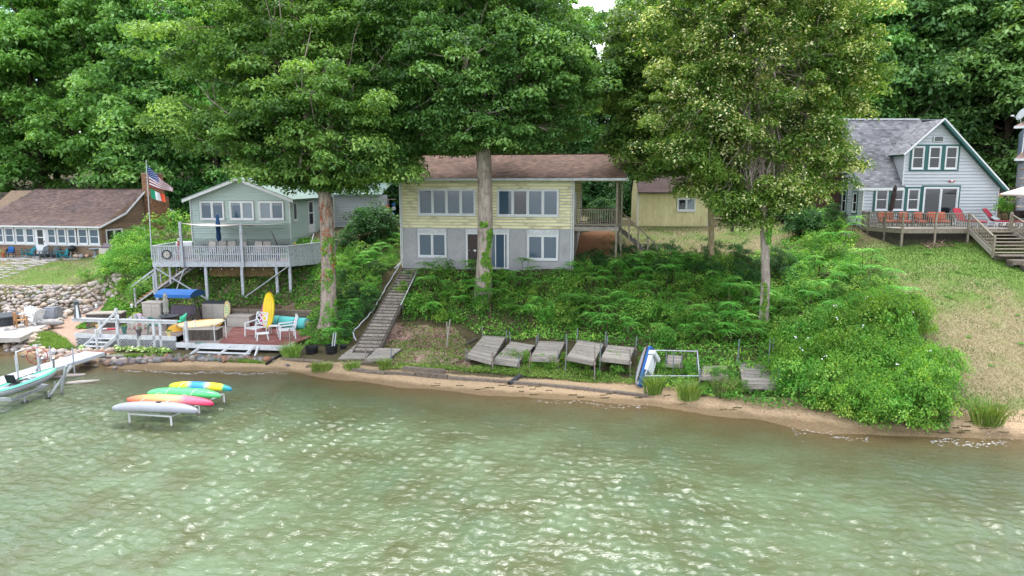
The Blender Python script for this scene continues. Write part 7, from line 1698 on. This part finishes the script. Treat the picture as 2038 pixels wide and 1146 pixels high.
# blue and white boat standing on edge against it
p0, p1 = gt(1276, 774), None
top = atY(1296, 694, p0.y+1.6); bot = Vector((p0.x-.0, p0.y+.15, p0.z+.02))
ax = (top-bot); Lb = ax.length; ax.normalize()
BT = thing('pedal_boat', 'white and blue pedal boat leaning on edge against the pipe frame', 'boat', (bot+top)/2)
def hull_ring(u, w, h): # section outline at position u (-1..1) : x across, z depth
    s = (1-abs(u)**3.2)**.5; W_ = w*(.55+.45*s); return [(-W_, 0), (-W_*.92, -h*.55), (-W_*.45, -h*s*.9-.05), (W_*.45, -h*s*.9-.05), (W_*.92, -h*.55), (W_, 0), (W_*.8, .1), (-W_*.8, .1)]
n = 14; vs = []; wv = []
for k in range(n+1):
    u = -1+2*k/n
    for x, z in hull_ring(u, .42, .3): vs.append((u*Lb/2, x, z))
mh = MB(); f1 = [(k*8+j, (k+1)*8+j, (k+1)*8+(j+1)%8, k*8+(j+1)%8) for k in range(n) for j in (0,1,2,3,4)]; mh.add(vs, f1); md = MB(); md.add(vs, [(k*8+j, (k+1)*8+j, (k+1)*8+(j+1)%8, k*8+(j+1)%8) for k in range(n) for j in (5,6,7)]+[tuple(range(8)), tuple(n*8+7-j for j in range(8))])
mh.build('hull', 'kgrey', BT, smooth=True); md.build('upper_deck', 'blue', BT)
mb = MB(); mb.bar((-Lb/2+.05, .43, 0), (Lb/2-.05, .43, 0), .05, .05); mb.bar((-Lb/2+.05, -.43, 0), (Lb/2-.05, -.43, 0), .05, .05); mb.build('rub_rail', 'brownf', BT)
MB().box(-.3, .5, -.3, .3, .1, .28).build('cockpit', 'vinyl', BT); MB().box(.55, .75, -.35, .35, .1, .42).build('seat', 'vinyl', BT)
nrm = Vector((.62, -.2, .25)); nrm = (nrm-ax*nrm.dot(ax)).normalized(); side = nrm.cross(ax); BT.rotation_euler = Matrix((ax, side, nrm)).transposed().to_euler()
# loose posts near the litter
for k, (ax_, ay, bx, by, m_) in enumerate(((888,690,896,635,'wood'), (891,688,889,640,'wood'), (944,668,958,651,'stepm'))):
    a = gt(ax_, ay); b = atY(bx, by, a.y+.3); t = MB().bar(a-UZ*.1, b, .05).build('stake', m_); tag(t, ['leaning grey stake on the leaf litter, the taller of two', 'shorter grey stake beside the taller leaning one', 'thin pale stake behind the leftmost dock section'][k], 'stake')
a, b = gt(925, 690), gt(950, 678); t = MB().bar((a.x, a.y, a.z+.1), (b.x, b.y, b.z+.12), .12, .08).build('loose_plank', 'darkwood'); tag(t, 'loose dark plank lying left of the first dock section', 'plank')
# ------------------------------------------------------------ stones
STM = {m: [stone_mesh(300+i*3, 2 if 0 else 1, .72, m) for i in range(9)] for m in ('stone', 'stonepale', 'wetstone')}
def stones(parent, pts, m, smin, smax, seed, lift=.0, zf=None):
    r = random.Random(seed)
    for p in pts:
        s = r.uniform(smin, smax); o = link('stone', r.choice(STM[m]), parent, (p[0], p[1], (zf(p) if zf else th(p[0], p[1]))+lift*s), rot=(r.uniform(-.25, .25), r.uniform(-.25, .25), r.uniform(0, 6.28)), sc=(s*r.uniform(.9, 1.35), s*r.uniform(.8, 1.1), s*r.uniform(.75, 1.0)))
SW1 = thing('stone_wall', 'tall pale fieldstone wall sloping up to the lawn left of the decks', 'stone wall', (0, 0, 0))
r = random.Random(12); P_ = []
for row in range(9):
    f = row/8; k = -12
    while k < 232:
        px = k+r.uniform(-2, 2); y = 45.15+1.75*f+r.uniform(-.08, .08)
        if px > 150: y += (px-150)*.003
        x = (px-1019)/CF*y*.995; P_.append((x, y)); k += 8.9*r.uniform(.8, 1.25)
r.shuffle(P_); stones(SW1, P_[:298], 'stonepale', .26, .56, 13, .12)
SW1['group'] = 'shore stone walls'; 
SR = thing('stone_revetment', 'rounded shore stones in front of the patio left of the ramp', 'stone wall', (0, 0, 0)); P_ = []
for px0, px1, y0, y1, nrow in ((-10, 60, 37.6, 39.6, 6), (55, 205, 35.2, 36.2, 3)):
    for row in range(nrow):
        k = px0
        while k < px1:
            f = row/(nrow-1); px = k+r.uniform(-2, 2); y = y0+(y1-y0)*f+r.uniform(-.08, .08)
            if px0 > 0: y += max(0, (110-px))*.022
            P_.append(((px-1019)/CF*y, y)); k += 13*r.uniform(.85, 1.25)
for i in range(18):                                   # stones edging the patio on its right
    f = i/17; px, py = 60+75*f, 668-42*f; q = atZ(px, py, .78); P_.append((q.x, q.y))
stones(SR, P_, 'stone', .3, .62, 14, .15)
SE = thing('stone_edging', 'line of dark and rust coloured stones along the beach in front of the low deck', 'stone edging', (0, 0, 0)); P_ = []
for row in range(3):
    k = 188
    while k < (535 if row < 2 else 420):
        px = k+r.uniform(-2, 2); y = np.interp(px, [188, 250, 350, 535], [34.7, 34.7, 34.9, 35.0])+row*.2+r.uniform(-.05, .05); P_.append(((px-1019)/CF*y, y)); k += (11 if row < 2 else 14)*r.uniform(.75, 1.3)*(1.25 if px < 300 else 1)
stones(SE, P_, 'wetstone', .3, .56, 15, .12)
P_ = [((px-1019)/CF*y, y) for px, y in ((20,36.8),(50,36.6),(80,36.2),(120,35.6),(150,34.9),(165,34.6),(205,34.2),(560,34.3),(600,34.0),(650,33.7))]
SX = thing('loose_stones', 'a few loose stones lying at the water edge on the left', 'stone', (0, 0, 0)); stones(SX, P_, 'wetstone', .2, .35, 16, .1)
for k, (px, py, s, lb) in enumerate(((105,634,1.0,'big cut grey stone block at the back of the patio'), (101,646,.75,'low rounded tan boulder at the patio edge'))):
    q = atZ(px, py, .8)
    if k == 0:
        o = MB().cbox((0, 0, .38), 1.0, .8, .76).mesh('boulder', 'cutstone'); 
        import bmesh as _bm
        b_m = _bm.new(); b_m.from_mesh(o); _bm.ops.bevel(b_m, geom=list(b_m.edges), offset=.1, segments=2, affect='EDGES')
        for v in b_m.verts: v.co += Vector((mnoise.noise(v.co*2), mnoise.noise(v.co*2+Vector((5,5,5))), mnoise.noise(v.co*2+Vector((9,1,5)))))*.09
        b_m.to_mesh(o); b_m.free(); o = link('boulder', o, None, q)
    else: o = link('boulder', STM['stonepale'][2], None, q+UZ*.12, rot=(0, 0, .4), sc=(1.5, .9, .7))
    tag(o, lb, 'boulder')
for (px, py, w, d, rz, lb) in ((170,698,1.9,.5,.35,'flat tilted slab of rock beside the ramp'), (212,706,1.3,.45,.5,'long dark slab stone under the right end of the ramp')):
    q = gt(px+20, py+8); o = link('slab_stone', STM['wetstone'][4], None, q+UZ*.12, rot=(.15, .1, rz), sc=(w, d, .35)); tag(o, lb, 'stone')
# big flat stones in the water by the ramp
for k, (px, py, lb) in enumerate(((122,748,'grey log shaped stone in the water below the ramp'), (152,760,'flat sandstone block in the shallow water below the ramp'))):
    q = atZ(px+12, py, .05); o = link('slab_stone', STM['stonepale'][5+k], None, q, rot=(0, 0, .35), sc=(1.5, .4, .28)); tag(o, lb, 'stone')
# ------------------------------------------------------------ patio, fire pit and chairs at the left shore
PT = [lp for lp in [atZ(-200, 630, .86), atZ(-200, 676, .86), atZ(40, 672, .86), atZ(125, 632, .86), atZ(60, 624, .86)]]
o = MB().prismz([(p.x, p.y) for p in PT], .6, .87).build('patio', 'slab'); tag(o, kind='structure')
def adirondack(loc, rz, m, label):
    t = thing('adirondack_chair', label, 'chair', loc, rz)
    for i in range(5): x = -.24+i*.12; MB().bar((x, -.28, .38), (x, .22, .24), .11, .02).build('seat_slat', m, t)
    for i in range(5):
        x = -.24+i*.12; h = .98-abs(i-2)*.05; MB().bar((x, .2, .22), (x*1.15, .55, h), .11, .02, up=(0, -1, .4)).build('back_slat', m, t)
    for s in (-1, 1): MB().bar((s*.31, -.3, 0), (s*.31, -.3, .56), .09, .03, up=(0,1,0)).bar((s*.31, -.3, .36), (s*.31, .5, .06), .03, .12).build('leg', m, t); MB().box(s*.36-.07, s*.36+.07, -.4, .35, .56, .59).build('arm', m, t)
    return t
adirondack(atZ(58, 641, .87), .35, 'vinyl', 'white adirondack chair facing the lake behind the fire pit'); adirondack(atZ(70, 645, .87), -1.9, 'vinyl', 'white adirondack chair turned sideways beside the first white one')
t = thing('wooden_armchair', 'teak slatted armchair beside the fire pit seen from behind', 'chair', atZ(42, 650, .87), 2.4)
MB().box(-.3, .3, -.28, .28, .4, .44).build('seat', 'teak', t)
for i in range(7): MB().box(-.27+i*.082, -.22+i*.082, .26, .29, .45, .85).build('back_slat', 'teak', t)
MB().box(-.32, .32, .25, .3, .85, .92).build('back_rail', 'teak', t)
for s in (-1, 1): MB().box(s*.3-.035, s*.3+.035, -.3, -.23, 0, .64).box(s*.3-.035, s*.3+.035, .23, .3, 0, .92).build('leg', 'teak', t); MB().box(s*.31-.05, s*.31+.05, -.35, .28, .64, .67).build('arm', 'teak', t)
t = thing('fire_pit', 'large dark drum shaped fire table on the patio cut off by the left edge', 'fire table', atZ(6, 645, .87)); MB().lathe([(.85, 0), (.9, .05), (.88, .5), (.8, .5)], 28).build('drum', 'charcoal', t); MB().lathe([(1.0, .5), (1.02, .53), (1.0, .58), (.2, .58)], 28).build('tabletop', 'darkgrey', t)
# ------------------------------------------------------------ cabin terrace
def stonepatch(name, label, poly_px, z_off, n, seed, smin, smax):
    t = tag(bpy.data.objects.new(name, None), None); COL.objects.link(t); t['kind'] = 'structure'; pl = land(poly_px); r = random.Random(seed)
    for k, p in enumerate(scatter(pl, n, seed, smin)):
        m = r.randint(6, 8); s = r.uniform(smin, smax)*.62; q = [(math.cos(2*PI*j/m)*s*r.uniform(.85, 1.1), math.sin(2*PI*j/m)*s*r.uniform(.75, 1.0)) for j in range(m)]
        MB().prismz(q, -.08, .03).build('paver', 'slab', t, loc=(p[0], p[1], th(*p)+z_off))
stonepatch('terrace', '', [(-60,514),(-60,524),(60,524),(150,516),(175,508),(160,503),(60,508)], .02, 60, 3, .5, .75)
stonepatch('stepping_stone_path', '', [(20,524),(72,521),(95,524),(50,536),(20,552),(-20,560),(-30,548)], .02, 34, 4, .42, .6)
for k, (px, py, m, rz, lb) in enumerate(((57,512,'chairteal',-.5,'left teal adirondack chair on the cabin terrace'), (82,515,'chairgrey',-.35,'left slate grey adirondack chair on the cabin terrace'), (103,515,'chairgrey',-.3,'right slate grey adirondack chair on the cabin terrace'), (125,515,'chairteal',-.6,'right teal adirondack chair on the cabin terrace beside the grill'))):
    adirondack(gt(px, py)+UZ*.03, rz, m, lb)
p = gt(145, 515); t = thing('kettle_grill', 'black kettle grill on the cabin terrace', 'grill', p); MB().lathe([(.05, .55), (.22, .62), (.3, .78), (.31, .82), (.28, .95), (.15, 1.05), (.03, 1.07)], 18).build('kettle', 'black', t, smooth=True)
for k in range(3): a = k*2.09+.4; MB().tube([(.15*math.cos(a), .15*math.sin(a), .62), (.32*math.cos(a), .32*math.sin(a), 0)], .015, 5).build('leg', 'alu', t)
MB().tube([(0, 0, 1.06), (0, 0, 1.12), (.06, 0, 1.12)], .012, 5).build('handle', 'dark', t)
p = gt(190, 512); t = thing('bird_bath', 'pale stone bird bath by the cabin corner', 'bird bath', p); MB().lathe([(.25, 0), (.12, .1), (.1, .5), (.3, .62), (.42, .68), (.4, .72), (.1, .66)], 18).build('basin', 'cutstone', t)
p = gt(168, 512)
for k in range(9): o = link('rock', STM['stone'][k], None, (p.x+(k % 3-1)*.45+.1*(k//3), p.y+(k//3-1)*.35, p.z+.12), rot=(0, 0, k), sc=.5); tag(o, 'tan rock in the small heap between the grill and the bird bath', 'rock', 'rocks heaped by the cabin grill')
resin_chair(22, 513, 3.5, .3, 'dark', 'dark chair with blue towel on the cabin terrace', True, 'blue')
def potat(px, py, label, pm, flowers, s, h=.35): p = gt(px, py); e_ = p.z; potplant(px, py, e_+.02, label, h, pm, flowers, s)
potat(7, 512, 'two tone orange flower pot at the left of the cabin terrace', 'terracotta', True, .5); potat(98, 505, 'hanging style basket of flowers by the cabin door', 'vinyl', True, .6, .75); potat(52, 508, 'terracotta pot left of the cabin door', 'terracotta', True, .5)
t = thing('covered_bench', 'bench heaped with dark covers against the cabin end wall', 'bench', gt(235, 505)); MB().prismx([(0, 0), (.6, 0), (.7, .35), (.3, .75), (.0, .5)], -1.2, .5).build('cover', 'mauve', t); MB().prismx([(-.1, 0), (.2, 0), (.15, .4), (-.05, .4)], -1.4, .2).build('seat_cover', 'tanl', t)
t = thing('mailbox_post', 'brown wooden post with small flat top on the lawn right of the shed', 'post', gt(1457, 460)); MB().box(-.09, .09, -.09, .09, -.1, 1.5).build('post_shaft', 'darkwood', t); MB().box(-.5, .12, -.2, .2, 1.5, 1.56).build('flat_top', 'cutstone', t)
# whirligigs by the pale outbuilding
q = gt(775, 462); t = thing('wind_spinner', 'colourful orange blue and white wind spinner beside the round bush', 'wind spinner', q); MB().tube([(0, 0, 0), (0, 0, 2.6)], .03, 6).tube([(-.6, 0, 2.6), (.6, 0, 2.6)], .02, 5).build('stand', 'rust', t)
for k, (x, z, m_) in enumerate(((-.45, 2.2, 'vinyl'), (-.1, 2.0, 'flagorange'), (.05, 1.7, 'orange'), (.4, 2.2, 'blue'), (.42, 1.9, 'vinyl'), (.35, 1.5, 'flagblue'), (.15, 1.3, 'vinyl'), (.3, 1.1, 'kteal'))):
    for a in range(4): MB().cbox((x+.09*math.cos(a*PI/2+k), -.05, z+.09*math.sin(a*PI/2+k)), .14, .02, .1, RY(k+a*.5)).build('vane', m_, t)
# ------------------------------------------------------------ ramp dock, boat lift and kayak at the left
A0, A1 = atZ(188, 700, .62), atZ(-40, 770, .55)
RD_ = thing('ramp_dock', 'pale grey aluminium dock running out from the low deck steps', 'dock', (0, 0, 0)); dv = (A1-A0); Lr = dv.length; dn = dv.normalized(); sd_ = V3((-dn.y, dn.x, 0)).normalized()*.6; k = 26
for i in range(k):
    p, q = A0.lerp(A1, i/k), A0.lerp(A1, (i+.97)/k); MB().hexa([p-sd_-UZ*.03, p+sd_-UZ*.03, q+sd_-UZ*.03, q-sd_-UZ*.03, p-sd_, p+sd_, q+sd_, q-sd_]).build('plank', 'tanl' if 0 else 'greywhite', RD_)
for s in (-1, 1): MB().bar(A0+sd_*s*1.03-UZ*.09, A1+sd_*s*1.03-UZ*.09, .05, .16).build('side_rail', 'greywhite' if s > 0 else 'greywhite', RD_)
for f in (.32, .62, .8):
    for s in (-1, 1): p = A0.lerp(A1, f)+sd_*s*1.12; MB().tube([(p.x, p.y, -.9), (p.x, p.y, p.z+.75)], .035, 8).build('leg_pipe', 'alu', RD_)
LF = thing('boat_lift', 'aluminium boat lift frame with leaning posts beside the ramp dock', 'boat lift', (0, 0, 0))
c0, c1, c2, c3 = atZ(95, 768, .28), atZ(25, 795, .28), atZ(-30, 793, .25), atZ(45, 764, .25)
for a, b in ((c0, c1), (c1, c2), (c0, c3), (c3, c2)): MB().bar(a, b, .1, .14).build('beam', 'alu', LF)
for a, b in ((atZ(100, 785, .02), atZ(143, 727, 1.2)), (atZ(122, 782, .02), atZ(131, 728, 1.3)), (atZ(72, 738, .55), atZ(84, 712, 1.3)), (atZ(108, 744, .3), atZ(106, 712, 1.25))): MB().bar(a, b, .09, .09).build('upright', 'alu', LF)
for px, py in ((50, 802), (110, 772), (98, 792)): p = atZ(px, py, 0); MB().cbox(p, .22, .22, .1).build('foot_pad', 'dark', LF); MB().bar(p, p+UZ*.3, .06).build('foot_post', 'alu', LF)
w = atZ(74, 708, 1.15); WHL = thing('winch_wheel', 'thin red hoop winch wheel of the boat lift', 'wheel', w); WHL.rotation_euler = (.15, 0, .45); n = 26; R_ = .42
MB().tube([(math.cos(2*PI*k/n)*R_, 0, math.sin(2*PI*k/n)*R_) for k in range(n+1)], .018, 6, False).build('rim', 'flagred', WHL)
for a in (0, PI/2): MB().tube([(math.cos(a+.8)*R_, 0, math.sin(a+.8)*R_), (-math.cos(a+.8)*R_, 0, -math.sin(a+.8)*R_)], .014, 5).build('spoke', 'flagred', WHL)
w2 = atZ(40, 722, .62); t = thing('dock_bumper_frame', 'white pipe handrail standing on the far side of the ramp dock', 'handrail', w2); MB().tube([(-.15, 0, -.7), (-.15, 0, .55), (.7, .3, .85), (.7, .3, -.6)], .045, 8).build('pipe', 'vinyl', t)
def kayak(name, label, loc, L_, W_, H_, rz, cols, bottomup=True, cat='kayak', pts=30, asym=0):
    """cols: list of (position 0..1, material) bands along the hull"""
    t = thing(name, label, cat, loc, rz); n = pts; m = 12
    def ring(u):
        s = max(.0, 1-abs(u)**3.0)**.6; w = W_/2*max(s, .03); h = H_*(.35+.65*s); z0 = H_*.30*abs(u)**3*(-1 if bottomup else 1); out_ = []
        for j in range(m):
            a = 2*PI*j/m; ca, sa = math.cos(a), math.sin(a)
            zz = (h*.72*sa if sa > 0 else h*.28*sa) if bottomup else (h*.28*sa if sa > 0 else h*.72*sa)
            x = w*math.copysign(abs(ca)**.7, ca); keel = (.04*H_*(1-abs(ca)) if sa > 0 else 0)
            if bottomup and sa > .3: zz += .06*H_*math.cos(ca*9)*s
            out_.append((x, zz+z0))
        return out_
    V_ = []
    for k in range(n+1): u = -1+2*k/n; V_ += [(u*L_/2, x, z) for x, z in ring(u)]
    for bi, (p0, mt) in enumerate(cols):
        p1 = cols[bi+1][0] if bi+1 < len(cols) else 1.01; mb = MB(); ks = [k for k in range(n) if p0 <= (k+.5)/n < p1]
        F_ = [(k*m+j, (k+1)*m+j, (k+1)*m+(j+1)%m, k*m+(j+1)%m) for k in ks for j in range(m)]
        if 0 in ks: F_.append(tuple(range(m-1, -1, -1)))
        if n-1 in ks: F_.append(tuple(n*m+j for j in range(m)))
        used = sorted({i for f in F_ for i in f}); mp_ = {v: i for i, v in enumerate(used)}; mb.add([V_[i] for i in used], [tuple(mp_[i] for i in f) for f in F_]); mb.build('hull' if bi == 0 else 'hull_band', mt, t, smooth=True)
    return t
M['kblend_o'] = ramp_mat('orange_pink_hull', [(0, '#dc5a4a'), (.3, '#e09a5c'), (.55, '#e3a878'), (.7, '#db6a7c'), (1, '#cf2f5c')], .4, attr='tone', bump=0, noise=.08)
M['kblend_b'] = ramp_mat('yellow_blue_hull', [(0, '#7fc02a'), (.12, '#d9cf2c'), (.28, '#d9c828'), (.4, '#2f86c8'), (.55, '#3a8fc8'), (.7, '#d9c62c'), (.84, '#cfc82c'), (.88, '#1f8f7a'), (1, '#2380a8')], .4, attr='tone', bump=0, noise=.08)
def blended(name, label, loc, L_, W_, H_, rz, mname, **kw):
    t = kayak(name, label, loc, L_, W_, H_, rz, [(0, mname)], **kw)
    me = t.children[0].data; co = np.empty(len(me.vertices)*3); me.vertices.foreach_get('co', co); x = co[0::3]; y = co[1::3]; tn = np.clip((x/L_+.5)+y*.12, 0, 1).astype(np.float32); me.attributes['tone'].data.foreach_set('value', tn); return t
KZ = .72; ka = math.radians(-9)
def kc(x0, y0, x1, y1, z=KZ): a, b = atZ(x0, y0, z), atZ(x1, y1, z); return (a+b)/2, (b-a).length, math.atan2(b.y-a.y, b.x-a.x)
c_, L_, a_ = kc(222, 810, 395, 815); kg = kayak('kayak', 'pale grey kayak upside down at the front of the rack in the water', c_, L_, .7, .34, -.1, [(0, 'kgrey')])
MB().box(.1, .28, -.06, .06, .25, .275).build('grip', 'black', kg); MB().tube([(-L_/2+.15, 0, -.02), (-L_/2+.08, 0, -.16)], .03, 6).build('toggle', 'black', kg)
c_, L_, a_ = kc(257, 791, 421, 803); blended('kayak', 'orange to pink kayak, second in the water rack', c_, L_, .64, .3, -.14, 'kblend_o')
c_, L_, a_ = kc(295, 779, 437, 786); kayak('kayak', 'bright green kayak, third in the water rack', c_, L_, .66, .3, -.12, [(0, 'kgreen')])
c_, L_, a_ = kc(341, 764, 457, 775); blended('kayak', 'yellow kayak with blue middle at the back of the water rack', c_, L_, .6, .28, -.17, 'kblend_b')
KR = thing('kayak_rack', 'white pipe rack standing in the lake under four kayaks', 'rack', (0, 0, 0))
f0, f1 = atZ(257, 823, .45), atZ(340, 829, .45); b0_, b1_ = atZ(362, 778, .45), atZ(445, 784, .45)
for a, b in ((f0, f1), (b0_, b1_), (f0, b0_), (f1, b1_)): MB().tube([a, b], .04, 8).build('pipe', 'vinyl', KR)
for q in (f0, f1, b0_, b1_, f0.lerp(b0_, .5), f1.lerp(b1_, .5)): MB().tube([(q.x, q.y, -1.3), (q.x, q.y, q.z)], .04, 8).build('leg_pipe', 'vinyl', KR); MB().tube([(q.x, q.y, .02), (q.x, q.y, .1)], .043, 8).build('rust_band', 'rust', KR)
mb = MB()
for f in (.18, .72):
    a = f0.lerp(f1, f*1.1); b = b0_.lerp(b1_, f*1.1); k = 36; pts_ = []
    for i in range(k+1): q = a.lerp(b, i/k); pts_.append((q.x, q.y, .66+.29*abs(math.sin((i/k)*PI*4))**.6))
    mb.tube(pts_, .012, 4, False)
t = mb.build('tie_rope', 'vinyl'); tag(t, 'pale ropes tied over the four kayaks', 'rope')
# sit-on kayak on the lift
c_, L_, a_ = kc(-35, 792, 112, 738, .85)
KL = kayak('kayak', 'seafoam green and grey fishing kayak with black seat on the boat lift', c_, L_, .85, .4, a_, [(0, 'kgrey')], bottomup=False)
n = 24; vs = []; vr = []
for k in range(n+1):
    u = -.97+1.94*k/n; s = max(0, 1-abs(u)**2.4)**.62; w = .425*s; zz = .4*.30*abs(u)**3+.115*(.35+.65*s)
    vs += [(u*L_/2, -w*.8, zz+.005), (u*L_/2, -w*.45, zz-.02), (u*L_/2, w*.45, zz-.02), (u*L_/2, w*.8, zz+.005)]; vr += [(u*L_/2, -w, zz-.03), (u*L_/2, -w*.8, zz+.03), (u*L_/2, w*.8, zz+.03), (u*L_/2, w, zz-.03)]
MB().add(vs, [(k*4+j, (k+1)*4+j, (k+1)*4+j+1, k*4+j+1) for k in range(n) for j in range(3)]).build('cockpit_deck', 'kteal', KL, smooth=True)
MB().add([(a, b*1.03, c) for a, b, c in vr], [(k*4+j, (k+1)*4+j, (k+1)*4+j+1, k*4+j+1) for k in range(n) for j in (0, 2)]).build('gunwale', 'kteal', KL, smooth=True)
MB().cbox((-.35, 0, .2), .4, .4, .06).cbox((-.58, 0, .38), .06, .4, .36, RY(-.3)).build('seat', 'black', KL); MB().tube([(-.9, -.2, .2), (.1, -.22, .22)], .02, 6).tube([(.0, .2, .2), (.9, .18, .2)], .02, 6).build('paddle_shaft', 'black', KL)
for x in (-.15, .15): MB().box(x+.35, x+.5, -.15, .15, .13, .2).build('hatch', 'vinyl', KL)
# ------------------------------------------------------------ vines on trunks
def vine(base, pts, rad, n, matname, label, seed, a0=0, aw=PI, size=.12, name='climbing_vine'):
    r = np.random.RandomState(seed); P3 = np.array([tuple(p) for p in pts]); t = r.rand(n)*(len(P3)-1); i = np.minimum(t.astype(int), len(P3)-2); f = t-i
    c = P3[i]*(1-f)[:,None]+P3[i+1]*f[:,None]; a = a0+r.uniform(-aw, aw, n)+.3*np.sin(c[:,2]*3.1+seed); R0 = np.interp(t, np.arange(len(rad)), rad)*r.uniform(1.0, 1.22, n)
    d = np.stack([np.cos(a), np.sin(a), np.zeros(n)], 1); C_ = c+d*R0[:,None]; keep = fbm(a*.9, c[:,2], .45, seed) > .46
    o = link(name, leafmesh(name, C_[keep], (d+r.normal(size=(n, 3))*.35+[0, 0, .3])[keep], size*r.uniform(.6, 1.3, keep.sum()), r.rand(keep.sum()), matname)); tag(o, label, 'vine'); return o
A_ = -PI/2
tA = [atY(655, 645, 38.4)]; bA = Vector(TA.location); pA_ = [bA, atY(654, 560, bA.y), atY(652, 470, bA.y+.1), atY(648, 400, bA.y+.2)]
vine(bA, pA_[1:], [.43, .4, .38], 1100, 'rustvine', 'rust coloured dead vine on the upper trunk of the left maple', 5, A_+.1, .95, .08); vine(bA, pA_[:3], [.52, .43, .4], 1500, 'vine', 'green creeper on the lower trunk of the left maple', 6, A_+.5, .9, .12)
pB_ = [TBb, atY(964, 520, TBb.y), atY(966, 440, TBb.y)]; vine(TBb, pB_, [.55, .47, .45], 2600, 'vine', 'green creeper climbing the trunk in front of the grey block wall', 7, A_+.2, .7, .12)
pC_ = [TCb, atY(1524, 560, TCb.y), atY(1524, 485, TCb.y), atY(1524, 430, TCb.y)]; vine(TCb, pC_[2:], [.22, .26], 900, 'vine', 'green creeper on the upper bare part of the linden trunk', 8, A_+.6, .9, .12); vine(TCb, pC_[:2], [.28, .24], 500, 'vine', 'thin creeper low on the linden trunk', 9, A_-.4, .5, .11)
vine(TDb, [TDb-UZ*.2, atY(1416, 575, TDb.y-.2), atY(1418, 505, TDb.y)], [.5, .36, .16], 1900, 'vine', 'cone of bright creeper around the foot of the slender maple', 10, A_, PI, .12)
# hostas along the lattice
for k in range(17):
    px = 222+k*8.2 if k < 15 else 150+(k-15)*9; py = 700-(0 if k < 15 else 10); p = lw(lloc(px, 697, .45)[0], -.5-.1*(k % 3)-(0 if k < 15 else .2), 0); r = np.random.RandomState(k); n = 46
    a = r.uniform(0, 6.28, n); rd = r.uniform(.04, .25, n); C_ = np.stack([np.cos(a)*rd, np.sin(a)*rd, 0.24-rd*.55+r.normal(0, .03, n)], 1); N_ = np.stack([np.cos(a)*.6, np.sin(a)*.6, np.ones(n)], 1)
    o = link('hosta', leafmesh('hosta', C_, N_, np.full(n, .19)*r.uniform(.7, 1.2, n), r.rand(n), 'hosta', .5), None, (p.x, p.y, th(p.x, p.y))); tag(o, 'variegated hosta in the row along the white lattice' if k < 15 else ('hosta left of the ramp foot, nearer the lake stones' if k == 15 else 'hosta right beside the foot of the small white step'), 'plant', 'hostas along the lattice' if k < 15 else None)
# white wild roses
r = np.random.RandomState(3); pl = scatter(ROSE, 15, 77, .6); C_ = np.array([(p[0], p[1], th(*p)+1.25+.5*fbm(p[0], p[1], 2.3, 44)) for p in pl]); C_ = np.repeat(C_, 3, 0)+r.normal(size=(len(pl)*3, 3))*.05
tag(link('rose_blossoms', leafmesh('rose_blossoms', C_, r.normal(size=C_.shape)*.4+[0, -.6, .8], np.full(len(C_), .08), r.rand(len(C_)), 'rosewhite', .9)), 'scattered white wild rose blossoms over the mound', kind='stuff')
# drop unused plant sources
for lst in SP.values():
    for o in lst:
        if o not in USED:
            for ch in list(o.children): bpy.data.objects.remove(ch)
            bpy.data.objects.remove(o)
